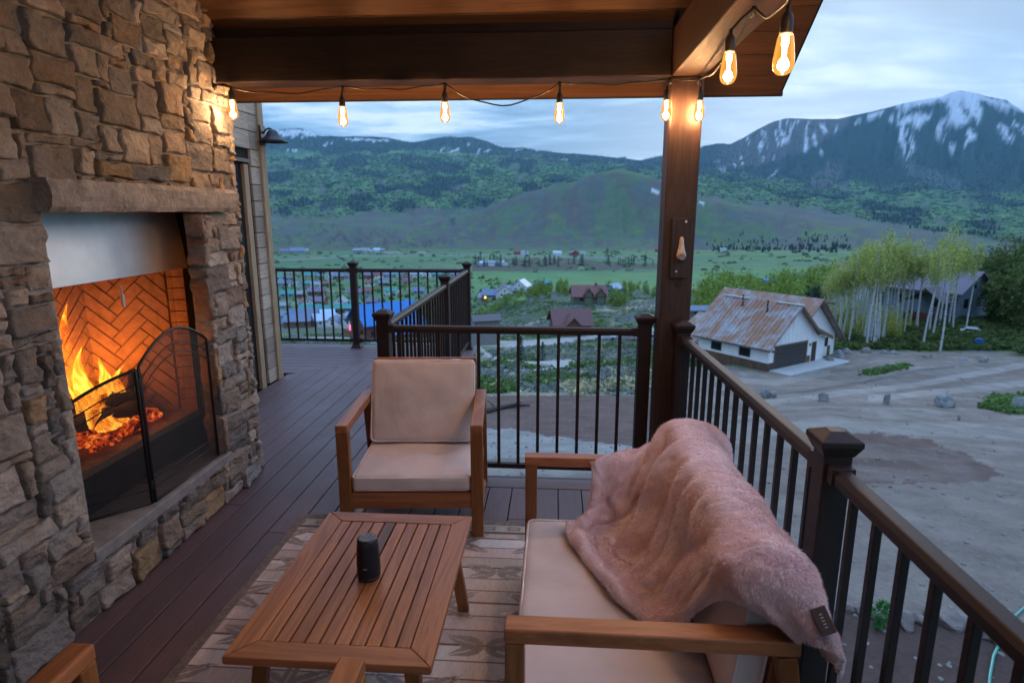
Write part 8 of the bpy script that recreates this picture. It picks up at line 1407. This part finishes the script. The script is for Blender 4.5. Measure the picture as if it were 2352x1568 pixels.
# parked vehicles on the lower road
def car(label, p, rz, c, s=1.0, cat='car'):
    e = empty('parked_car', label, cat, p, rz, 'cars parked by the lower road')
    q = MB(); pr_ = [(-2.2, .45), (-2.25, .8), (-2.1, .98), (-1.7, 1.02), (-1.25, 1.5), (.45, 1.52), (1.05, 1.03), (2.0, .92), (2.25, .7), (2.2, .42)]
    q.prism([(a * s, z * s) for a, z in pr_], -.88, .88, M=Matrix(((1, 0, 0, 0), (0, 0, 1, 0), (0, 1, 0, 0), (0, 0, 0, 1)))); q.build('body', pm(c, .25), e, .08)
    q = MB()
    for s_ in (-1, 1): q.add([(-1.5 * s, s_ * .895, 1.05 * s), (.85 * s, s_ * .895, 1.05 * s), (.38 * s, s_ * .885, 1.44 * s), (-1.18 * s, s_ * .885, 1.44 * s)], [(0, 1, 2, 3)])
    q.build('window', M_win, e)
    for wx in (-1.35, 1.35):
        for wy2 in (-.85, .85): q = MB(); q.tube([(wx * s, wy2 - .1, .33), (wx * s, wy2 + .1, .33)], .33, 16); q.build('wheel', M_cord, e)
    return e
for i, (x, y, D_, c, lb, az2) in enumerate([(1390, 764, 118, (.55, .58, .62), 'white car parked on the dirt road below the near railing', 8), (1442, 762, 116, (.42, .30, .32), 'pale pinkish car parked between the last baluster and the railing post', -5), (1492, 764, 112, (.30, .34, .42), 'grey blue car showing between the railing post and the timber post', 20), (1378, 698, 205, (.10, .22, .38), 'blue car parked beside the farther red roofed house', 15)]):
    p = at(x, y, D=D_); p.z = gz(p.x, p.y) + .05; car(lb, p, away(p) + R(az2), c, 1.0)
p = at(2238, 752, D=88); p.z = gz(p.x, p.y) + .05; car('white vehicle parked far behind the trees right of the aspens', p, away(p), (.42, .44, .47), .6)

# ---------------- trees ----------------
def foliage(n, rx, rz, size, seed, hollow=.35, zc=0, flat=1.0, cl=0):
    g_ = np.random.default_rng(seed)
    if cl:
        cc_ = g_.normal(0, 1, (cl, 3)); cc_ /= np.linalg.norm(cc_, axis=1, keepdims=True); cc_ *= g_.uniform(.35, .95, (cl, 1)); k = g_.integers(0, cl, n)
        P = cc_[k] + g_.normal(0, .16, (n, 3))
    else:
        P = g_.normal(0, 1, (n, 3)); P /= np.linalg.norm(P, axis=1, keepdims=True); P *= g_.uniform(hollow, 1, (n, 1)) ** .5
    P = P * np.array((rx, rx, rz)); P[:, 2] += zc
    a = g_.normal(0, 1, (n, 3)); a /= np.linalg.norm(a, axis=1, keepdims=True); b_ = np.cross(a, g_.normal(0, 1, (n, 3))); b_ /= np.linalg.norm(b_, axis=1, keepdims=True)
    s = size * g_.uniform(.5, 1.4, (n, 1)); V = np.stack([P - a * s, P + b_ * s * .6, P + a * s, P - b_ * s * .6], 1).reshape(-1, 3)
    F = np.arange(n * 4).reshape(n, 4); sh_ = np.repeat(g_.uniform(.6, 1.4, (n, 1)), 4, 0); return V, F, sh_
def leafmat(name, c):
    def f(t, b):
        a = t.add('ShaderNodeVertexColor', layer_name='Col'); t.put(b.inputs['Base Color'], t.mix(1., a.outputs[0], c, 'MULTIPLY')); 
        tl = t.add('ShaderNodeBsdfTranslucent'); t.put(tl.inputs[0], t.mix(1., a.outputs[0], tuple(v * 1.2 for v in c), 'MULTIPLY')); mx_ = t.add('ShaderNodeMixShader'); mx_.inputs[0].default_value = .35
        t.put(mx_.inputs[1], b.outputs[0]); t.put(mx_.inputs[2], tl.outputs[0]); t.put(t.n['Material Output'].inputs[0], mx_.outputs[0])
    return mat(name, f, rough=.8, spec=.2)
M_asp = leafmat('aspen_leaves', (.36, .40, .11)); M_dgr = leafmat('dark_leaves', (.10, .14, .04)); M_wil = leafmat('bright_bush_leaves', (.19, .27, .05)); M_con = leafmat('conifer_needles', (.030, .055, .040)); M_sage = leafmat('sage_leaves', (.16, .19, .17)); M_grs = leafmat('grass_blades', (.10, .17, .045)); M_dry = leafmat('dry_grass', (.36, .33, .20))
def bark_fn(t, b):
    oc = t.add('ShaderNodeTexCoord').outputs['Object']; n = t.noise(t.mapping(oc, (1, 1, 3)), 2.2, 5, .7); t.put(b.inputs['Base Color'], t.ramp(n, [(.36, (.06, .055, .05)), (.44, (.42, .44, .44)), (.7, (.56, .58, .58))]))
M_asb = mat('aspen_bark', bark_fn, rough=.8); M_brk = speckle((.06, .045, .035), .3, 6, .9, .5, .01, name='brown_bark')
def aspen_proto(i, h, leaves=900, green=M_asp, bare=.50):
    e = empty('aspen_tree', '-', 'tree', (0, 0, 0)); r_ = random.Random(i); q = MB(); k = 14; ph = r_.uniform(0, 6)
    tp = [Vector((.35 * math.sin(j * .35 + ph) * j / k, .3 * math.cos(j * .3 + ph) * j / k, -.5 + (h * .97 + .5) * j / k)) for j in range(k + 1)]
    q.tube(tp, [max(.012, .165 * (1 - j / k) ** .75) for j in range(k + 1)], 7)
    for j in range(20):
        f_ = r_.uniform(.58, .95); b0 = tp[int(f_ * k)]; a = r_.uniform(0, 6.28); L = (1 - f_) * 2.6 + .5
        q.tube([b0, b0 + Vector((math.cos(a) * L * .5, math.sin(a) * L * .5, L * .4)), b0 + Vector((math.cos(a) * L, math.sin(a) * L, L * .95))], [.03, .018, .006], 5)
    q.build('trunk', M_asb, e, smooth=True)
    V, F, sh_ = foliage(leaves, 1.6, h * (1 - bare) / 2, .13, i + 50, .2, h * (bare + (1 - bare) / 2), cl=26)
    npmesh('crown', V, F, green, e, False, cols=np.repeat(sh_, 3, 1)); return e
protos = [aspen_proto(i, h, n) for i, (h, n) in enumerate([(15.5, 1300), (13.5, 1100), (12, 900), (16.5, 1400)])]
spots = []
rg = random.Random(21)
xs_ = [1893, 1908, 1922, 1938, 1950, 1962, 1973, 1985, 1996, 2008, 2018, 2030, 2043, 2055, 2066, 2085, 2104, 2122, 2141, 2163, 2185, 2215, 1900, 1930, 1957, 1990, 2025, 1915, 1945, 1978, 2001, 2036, 1903, 1911, 1926, 1934, 1941, 1953, 1966, 1970, 1982, 1993, 2012, 2022, 2048, 2061, 2075, 2098, 2132, 2152, 2174]
xs_ = sorted(xs_); ordn = ords + ['eighteenth', 'nineteenth', 'twentieth'] + ['twenty-' + q for q in 'first second third fourth fifth sixth seventh eighth ninth'.split()] + ['thirtieth'] + ['thirty-' + q for q in 'first second third fourth fifth sixth seventh eighth ninth'.split()] + ['fortieth'] + ['forty-' + q for q in 'first second third fourth fifth sixth seventh eighth ninth'.split()] + ['fiftieth'] + ['fifty-' + q for q in 'first second third fourth fifth sixth seventh eighth ninth'.split()]
for i, x in enumerate(xs_):
    D_ = rg.uniform(75, 92); p = gpt(D_, x, 780)
    top = np.interp(x, [1885, 1930, 1975, 2020, 2060, 2110, 2170, 2230], [612, 582, 538, 532, 552, 538, 512, 556]) + rg.uniform(-6, 30)
    hh_ = (H - D_ * slope_of(x, top)) - p.z
    k = rg.randrange(4); hp = (15.5, 13.5, 12, 16.5)[k]; s = hh_ / hp
    o = protos[k] if protos[k] is not None and 'u' not in protos[k] else dup(protos[k])
    protos[k]['u'] = 1
    o.location = p; o.rotation_euler = (R(rg.uniform(-2.5, 2.5)), R(rg.uniform(-2.5, 2.5)), rg.uniform(0, 6.28)); o.scale = (max(.6, s * .9),) * 2 + (s,)
    o['label'] = f"white trunked aspen, {ordn[i]}{' from the left' if i else ''} in the grove beyond the garage"; o['group'] = 'aspens of the grove beyond the garage'
for o in list(C.objects):
    if 'u' in o: del o['u']
def tree(name, label, p, h, rx, m_, n, sz, group, cat='tree', trunk=.25, bark=M_brk, cl=30, seed=1):
    e = empty(name, label, cat, p, 0, group); q = MB()
    q.tube([(0, 0, -.4), (.05, 0, h * .3), (0, .08, h * .75)], [h * .025, h * .018, h * .006], 7)
    for j in range(7):
        a = j * .9; q.tube([(0, 0, h * (.2 + .07 * j)), (math.cos(a) * rx * .6, math.sin(a) * rx * .6, h * (.38 + .07 * j))], [h * .009, h * .003], 5)
    q.build('trunk', bark, e, smooth=True); V, F, sh_ = foliage(n, rx, h * (1 - trunk) / 2, sz, seed, .3, h * (trunk + (1 - trunk) / 2), cl=cl)
    npmesh('crown', V, F, m_, e, False, cols=np.repeat(sh_, 3, 1)); return e
# dark trees at the right edge
dks = None
for i, (x, D_, top, rx) in enumerate([(2262, 118, 585, 3.2), (2282, 112, 570, 3.2), (2308, 116, 556, 3.8), (2338, 110, 545, 4.2), (2368, 112, 545, 4.4), (2326, 96, 600, 2.8), (2385, 92, 580, 3.6), (2246, 126, 590, 3.6), (2226, 128, 585, 3.6), (2300, 98, 640, 2.0)]):
    p = gpt(D_, x, 700); h_ = (H - D_ * slope_of(x, top)) - p.z; o = tree('leafy_tree', f"dense dark green tree, {ordn[i]}{' along' if i else ''} in the thicket at the right edge", p, h_, rx, M_dgr, 2600, .22, 'dark trees at the right edge', seed=i, trunk=.08)
# trees just behind the plum-roofed house and garage
for i, (x, D_, top, rx, m_) in enumerate([(1868, 95, 628, 1.4, M_con), (1884, 92, 640, 1.2, M_con), (1720, 130, 668, 1.0, M_con)]):
    p = gpt(D_, x, 690); h_ = max(3, (H - D_ * slope_of(x, top)) - p.z); tree('dark_shrub_tree', ['dark narrow tree just right behind the garage ridge', 'dark tree between the garage ridge and the aspens', 'thin dark tree behind the middle of the rusted roof'][i], p, h_, rx, m_, 900, .16, None, seed=i + 20, trunk=.05)
# bushes: shared shapes copied
def bush_proto(m_, label, group, n, rx, rz, sz, seed, cl=18):
    V, F, sh_ = foliage(n, rx, rz, sz, seed, .2, rz * .85, cl=cl); o = npmesh('bush', V, F, m_, None, False, cols=np.repeat(sh_, 3, 1)); return props(o, label, 'bush', group)
def place_bushes(pr_, spots_, smin, smax, seed):
    rg_ = random.Random(seed); first = True
    for (x, D_, y) in spots_:
        p = gpt(D_, x, y); o = pr_ if first else pr_.copy()
        if not first: C.objects.link(o)
        first = False; s = rg_.uniform(smin, smax); o.location = p; o.rotation_euler = (0, 0, rg_.uniform(0, 6)); o.scale = (s * rg_.uniform(.85, 1.3), s, s * rg_.uniform(.8, 1.2))
rg = random.Random(31)
place_bushes(bush_proto(M_wil, 'bright yellow green bush in the thicket behind the rusted roof', 'bright bushes behind the garage', 900, 2.6, 2.6, .20, 3), [(rg.uniform(1615, 1900), rg.uniform(118, 200), 680) for _ in range(60)], .8, 1.7, 1)
place_bushes(bush_proto(M_wil, 'light green aspen bush on the slope around the red roofed houses', 'light green bushes round the red roofed houses', 700, 1.8, 3.2, .22, 4), [(rg.uniform(1215, 1310), rg.uniform(190, 290), 700) for _ in range(20)] + [(rg.uniform(1100, 1260), rg.uniform(225, 265), 720) for _ in range(24)] + [(rg.uniform(1395, 1520), rg.uniform(205, 300), 680) for _ in range(20)] + [(rg.uniform(1395, 1430), rg.uniform(170, 185), 700) for _ in range(5)], .45, .95, 2)
place_bushes(bush_proto(M_asp, 'yellow green sapling clump among the aspen trunks', 'sapling clumps under the aspens', 600, 1.3, 2.6, .13, 5), [(rg.uniform(1905, 2085), rg.uniform(80, 94), 740) for _ in range(36)], .35, .8, 3)
place_bushes(bush_proto(M_dgr, 'low dark green shrub on the bank under the aspens', 'dark shrubs on the bank under the aspens', 500, 1.3, .8, .14, 6), [(rg.uniform(1930, 2420), rg.uniform(77, 98), 780) for _ in range(110)], .35, .8, 4)
# conifers in the valley and by the drive
def conifer(name, label, p, h, rx, group=None, seed=1):
    e = empty(name, label, 'conifer', p, 0, group); q = MB(); q.tube([(0, 0, -.3), (0, 0, h * .9)], [h * .02, h * .004], 6); q.build('trunk', M_brk, e)
    g_ = np.random.default_rng(seed); n = int(700); z = g_.uniform(.04, 1, n) ** .9; a = g_.uniform(0, 6.283, n); r_ = rx * (1 - z) * g_.uniform(.35, 1.1, n) + .03
    P = np.stack([np.cos(a) * r_, np.sin(a) * r_, z * h - r_ * .25], -1); d = np.stack([np.cos(a), np.sin(a), -.35 + 0 * a], -1); s = (h * .055 * g_.uniform(.5, 1.3, n))[:, None]; tn_ = np.stack([-np.sin(a), np.cos(a), 0 * a], -1)
    V = np.stack([P - d * s * .3, P + tn_ * s * .35, P + d * s, P - tn_ * s * .35], 1).reshape(-1, 3); npmesh('crown', V, np.arange(n * 4).reshape(n, 4), M_con, e, False, cols=np.repeat(np.repeat(g_.uniform(.6, 1.5, (n, 1)), 4, 0), 3, 1)); return e
for (x, y, D_, h_px, lb) in ((1196, 846, 72, 62, 'taller of two young conifers on the island in the loop drive'), (1246, 842, 74, 46, 'smaller of two young conifers beside the loop drive')):
    p = gpt(D_, x, y); conifer('young_conifer', lb, p, h_px / FP * D_, h_px / FP * D_ * .25, None, int(x))
cp = conifer('valley_conifer', 'small dark conifer in the line of trees along the far edge of the green field', (0, 0, -500), 10, 2.4, 'conifers along the green field', 5)
first = True
for i, x in enumerate([1092, 1099, 1104, 1112, 1119, 1126, 1134, 1142, 1150, 1161, 1177, 1181, 1186, 1206, 1216, 1222, 1238, 1251, 1254, 1263, 1273, 1282, 1305, 1318, 1334, 1338, 1393, 1397, 1401, 1420, 1425, 1431, 1437, 1443, 1449, 1455, 1481, 1499, 1208, 1262, 1393, 1404]):
    rg_ = random.Random(i); o = cp if first else dup(cp); first = False; D_ = 690 if i < 38 else 820; p = gpt(D_ * rg_.uniform(.97, 1.03), x, 620); s = rg_.uniform(.55, 1.35); o.location = p; o.scale = (s, s, s); o.rotation_euler = (0, 0, rg_.uniform(0, 6))
# sage brush and grass on the near hillside: nobody could count it
def tufts(name, m_, label, cat, mask, n, lo, hi, size, seed, up=.5, quads=9):
    P, rr = pick(mask, n, lo, hi); P = P; g_ = np.random.default_rng(seed); s = (size * g_.uniform(.4, 1.5, len(P)))
    Vt, Ft, sh_ = foliage(quads, 1.0, up, .42, seed, .3, up * .6); sh1 = g_.uniform(.55, 1.45, (len(P), 1)); k = len(Vt); ang = g_.uniform(0, 6.28, len(P)); cx, sx = np.cos(ang)[:, None], np.sin(ang)[:, None]
    W = np.stack([(Vt[None, :, 0] * cx - Vt[None, :, 1] * sx) * s[:, None] + P[:, 0, None], (Vt[None, :, 0] * sx + Vt[None, :, 1] * cx) * s[:, None] + P[:, 1, None], Vt[None, :, 2] * s[:, None] + P[:, 2, None]], -1).reshape(-1, 3)
    F = (Ft[None] + (np.arange(len(P)) * k)[:, None, None]).reshape(-1, 4); o = npmesh(name, W, F, m_, None, False, cols=np.repeat(np.repeat(sh1, k, 0) * np.tile(sh_, (len(P), 1)), 3, 1)); return props(o, label, cat, kind='stuff')
clear = (1 - yard) * (1 - earth) * (1 - np.clip(road * 1.5, 0, 1)) * (PX > 560) * (PX < 1640)
tufts('sagebrush', M_sage, 'grey blue sagebrush covering the near hillside below the deck', 'sagebrush', clear * sstep(.40, .55, fbm(X / 6, Y / 4, 5, 51)), 16000, 24, 240, .36, 11)
tufts('meadow_grass', M_grs, 'fresh green grass patches between the sagebrush', 'grass', clear * sstep(.48, .62, fbm(X / 5, Y / 8, 4, 52)), 12000, 24, 240, .42, 12, .35)
tufts('dry_grass', M_dry, 'pale dry grass along the edge of the bare earth', 'dry grass', inpoly([(1000, 880), (1500, 880), (1500, 908), (1000, 908)], 0, 8, 15) * (RR < 80) * (PX > 1300) + .05 * clear, 1300, 22, 120, .28, 13, .8)
tufts('bank_grass', M_dgr, 'dark rough grass on the bank under the aspens', 'grass', inpoly([(1905, 745), (2000, 740), (2400, 730), (2500, 806), (1908, 803)], 0, 5, 16) * (RR < 120), 5000, 55, 110, .5, 14, .5)
tufts('track_grass', M_grs, 'strip of green grass between the tyre tracks in the yard', 'grass', (inpoly([(1972, 860), (2020, 846), (2085, 834), (2075, 846), (2010, 862)], 0, 4, 11) + inpoly([(2250, 935), (2290, 915), (2420, 895), (2420, 955), (2300, 948)], 0, 5, 12)) * nearm, 1500, 20, 80, .22, 15, .4)
# boulders
def rock(name, label, p, sx, sy, sz, c, group, seed, par=None):
    r_ = random.Random(seed); bmx = bmesh.new(); bmesh.ops.create_icosphere(bmx, subdivisions=3, radius=1)
    ns = [Vector((r_.gauss(0, 1), r_.gauss(0, 1), r_.gauss(0, 1))).normalized() for _ in range(9)]; ds = [r_.uniform(.55, .85) for _ in ns]
    for v in bmx.verts:
        for n_, d in zip(ns, ds):
            k = v.co.dot(n_)
            if k > d: v.co -= n_ * (k - d)
        v.co *= 1 + r_.uniform(-.025, .025); v.co = Vector((v.co.x * sx, v.co.y * sy, v.co.z * sz))
    me = bpy.data.meshes.new(name); bmx.to_mesh(me); bmx.free(); me.materials.append(c); o = bpy.data.objects.new(name, me); C.objects.link(o); o.location = p; o.rotation_euler = (0, 0, r_.uniform(0, 6)); return props(o, label, 'boulder' if sx > .25 else 'stone', group)
M_rock = speckle((.22, .22, .215), .4, 5, .9, .8, .03, name='granite'); M_rockb = speckle((.20, .16, .145), .4, 8, .9, .8, .02, name='brown_rock')
for i, (x, y, w__, h_, lb) in enumerate([(1757, 914, 26, 26, 'leftmost pale boulder along the yard, beside the railing'), (1775, 914, 20, 20, 'pale boulder leaning against the leftmost one'), (1889, 921, 32, 22, 'squat pale boulder in the yard, right of the pair by the railing'), (2036, 929, 18, 28, 'small pointed boulder in the middle of the yard'),
                                        (2168, 934, 50, 26, 'wide dark topped boulder in the yard at the right'), (2344, 940, 40, 36, 'pale boulder at the right edge on the grass patch'), (2202, 965, 10, 12, 'tiny reddish rock lying in the yard below the wide boulder')]):
    p = on(x, y, 12); r_ = math.hypot(p.x, p.y); rock('boulder', lb, p + Vector((0, 0, h_ / FP * r_ * .25)), w__ / FP * r_ * .40, w__ / FP * r_ * .36, h_ / FP * r_ * .66, M_rockb if w__ < 12 else M_rock, 'boulders along the yard', i)
for i, (x, y, w__, h_, lb) in enumerate([(1905, 833, 16, 14, 'white rock at the right corner of the garage house'), (1925, 824, 26, 18, 'large grey rock beside the garage house'), (1942, 812, 20, 12, 'tan rock behind the large grey one by the garage house'), (1990, 812, 22, 12, 'flat grey rock at the foot of the bank'), (2030, 810, 14, 8, 'pale stone under the first aspen clump'), (2052, 810, 16, 7, 'pale flat stone right of the first aspen clump'), (2130, 811, 18, 8, 'pale stone under the double aspen stem'), (2262, 808, 18, 12, 'brown stone on the bank under the blue ball'), (2215, 806, 16, 10, 'small pinkish stone at the top edge of the yard')]):
    p = on(x, y, 40, 72); r_ = math.hypot(p.x, p.y); rock('bank_rock', lb, p + Vector((0, 0, .1)), w__ / FP * r_ * .55, w__ / FP * r_ * .5, h_ / FP * r_ * .8, M_rock if i % 3 else M_rockb, 'rocks at the foot of the bank', i + 30)
for i, (x, y, w__, h_) in enumerate([(1975, 1400, 30, 26), (2000, 1408, 40, 30), (2024, 1412, 24, 26), (2060, 1406, 46, 22), (2082, 1432, 44, 40), (2108, 1424, 30, 22), (2140, 1410, 34, 24), (2172, 1426, 58, 48), (2200, 1422, 50, 30), (2232, 1440, 34, 26), (1945, 1396, 28, 22), (2262, 1455, 40, 30), (1915, 1392, 26, 20), (2300, 1470, 40, 30)]):
    p = on(x, y + 8, 3.5, 9); r_ = p.length; rock('edging_stone', ['rough brown edging stone, %s in the row below the right railing' % (['rightmost' if j == 13 else ords[j] + ' from the left' if j else 'leftmost' for j in range(14)][[12, 10, 0, 1, 2, 3, 4, 5, 6, 7, 8, 9, 11, 13].index(i)])][0], p + Vector((0, 0, h_ / FP * r_ * .2)), w__ / FP * r_ * .55, w__ / FP * r_ * .45, h_ / FP * r_ * .6, M_rockb, 'edging stones below the right railing', i + 60)
# green plant by the stones, hose, ball, driftwood, debris
V, F, sh_ = foliage(160, .13, .20, .035, 4, .2, .2); 
p = on(2018, 1448, 3.5, 9); pl_ = npmesh('weed_plant', V, F, leafmat('weed_leaves', (.06, .20, .05)), None, False, cols=np.repeat(sh_, 3, 1)); pl_.location = p; props(pl_, 'tufty green weed growing beside the edging stones', 'plant')
p = on(1935, 1215, 3.5, 30)
hs_ = [on(x, y, 3.2, 12) + Vector((0, 0, .02)) for x, y in ((2400, 1360), (2352, 1400), (2325, 1425), (2300, 1470), (2280, 1515), (2272, 1560), (2268, 1620), (2290, 1700))]
q = MB(); q.tube(hs_, .016, 8); props(q.build('garden_hose', speckle((.03, .28, .22), .1, 20, .35, .05, .001, name='green_hose'), smooth=True), 'bright green garden hose lying on the dirt at the lower right', 'hose')
p = gpt(81, 2247, 797); p.z += .5
q = MB(); q.tube([(0, -.35, 0), (0, .35, 0)], [.45, .45], 20); q.tube([(0, -.38, 0), (0, -.34, 0)], .30, 16); o_ = q.build('blue_barrel', speckle((.01, .09, .30), .1, 3, .4, name='blue_plastic'), smooth=False); o_.location = p; o_.rotation_euler = (0, 0, away(p)); props(o_, 'round blue barrel end standing on the dark bank', 'barrel')
pts = [on(x, y, 12, 40) + Vector((0, 0, .12)) for x, y in ((1118, 950), (1140, 944), (1165, 938), (1190, 936), (1218, 937))]
q = MB(); q.tube(pts, [.12, .15, .11, .09, .05], 8); q.tube([pts[2], pts[2] + Vector((.7, .2, .15))], [.07, .02], 6); q.tube([pts[1], pts[1] + Vector((-.5, .6, .2))], [.06, .02], 6); props(q.build('fallen_branch', M_brk, smooth=True), 'fallen dark branch lying on the bare earth behind the railing', 'branch')
rub = MB(); g_ = np.random.default_rng(8)
P, rr = pick((earth + .8 * yard * (1 - bed) + .25 * bed) * (AA > R(-8)) / np.maximum(RR, 5) ** 1.3, 1500, 4, 60)
for pt in P:
    s = g_.uniform(.008, .045) * (1 + .02 * math.hypot(pt[0], pt[1])); rub.add([(pt[0] + v[0] * s * g_.uniform(.6, 1.3), pt[1] + v[1] * s, pt[2] + v[2] * s * .6) for v in ICV], ICF.tolist())
props(rub.build('rubble', speckle((.19, .165, .15), .4, 10, .9, name='rubble_stone')), 'small stones scattered over the bare earth and yard', 'rubble', kind='stuff')
for o in (h3,): pass

# ---------------- air ----------------
HZ = True
if HZ:
    q = MB(); q.box(-11500, 11500, -11500, 11500, -700, 2500); hzb = q.build('haze', None); hzb.data.materials.clear()
    m_ = bpy.data.materials.new('haze'); m_.use_nodes = True; t = NT(m_.node_tree); t.n.remove(t.n['Principled BSDF'])
    v_ = t.add('ShaderNodeVolumePrincipled'); v_.inputs['Color'].default_value = (.38, .74, 1.0, 1); v_.inputs['Density'].default_value = 4.5e-5; v_.inputs['Anisotropy'].default_value = 0.0
    t.put(t.n['Material Output'].inputs[1], v_.outputs[0]); hzb.data.materials.append(m_); props(hzb, 'thin blue evening haze over the valley', 'haze', kind='stuff')
    hzb.display_type = 'WIRE'
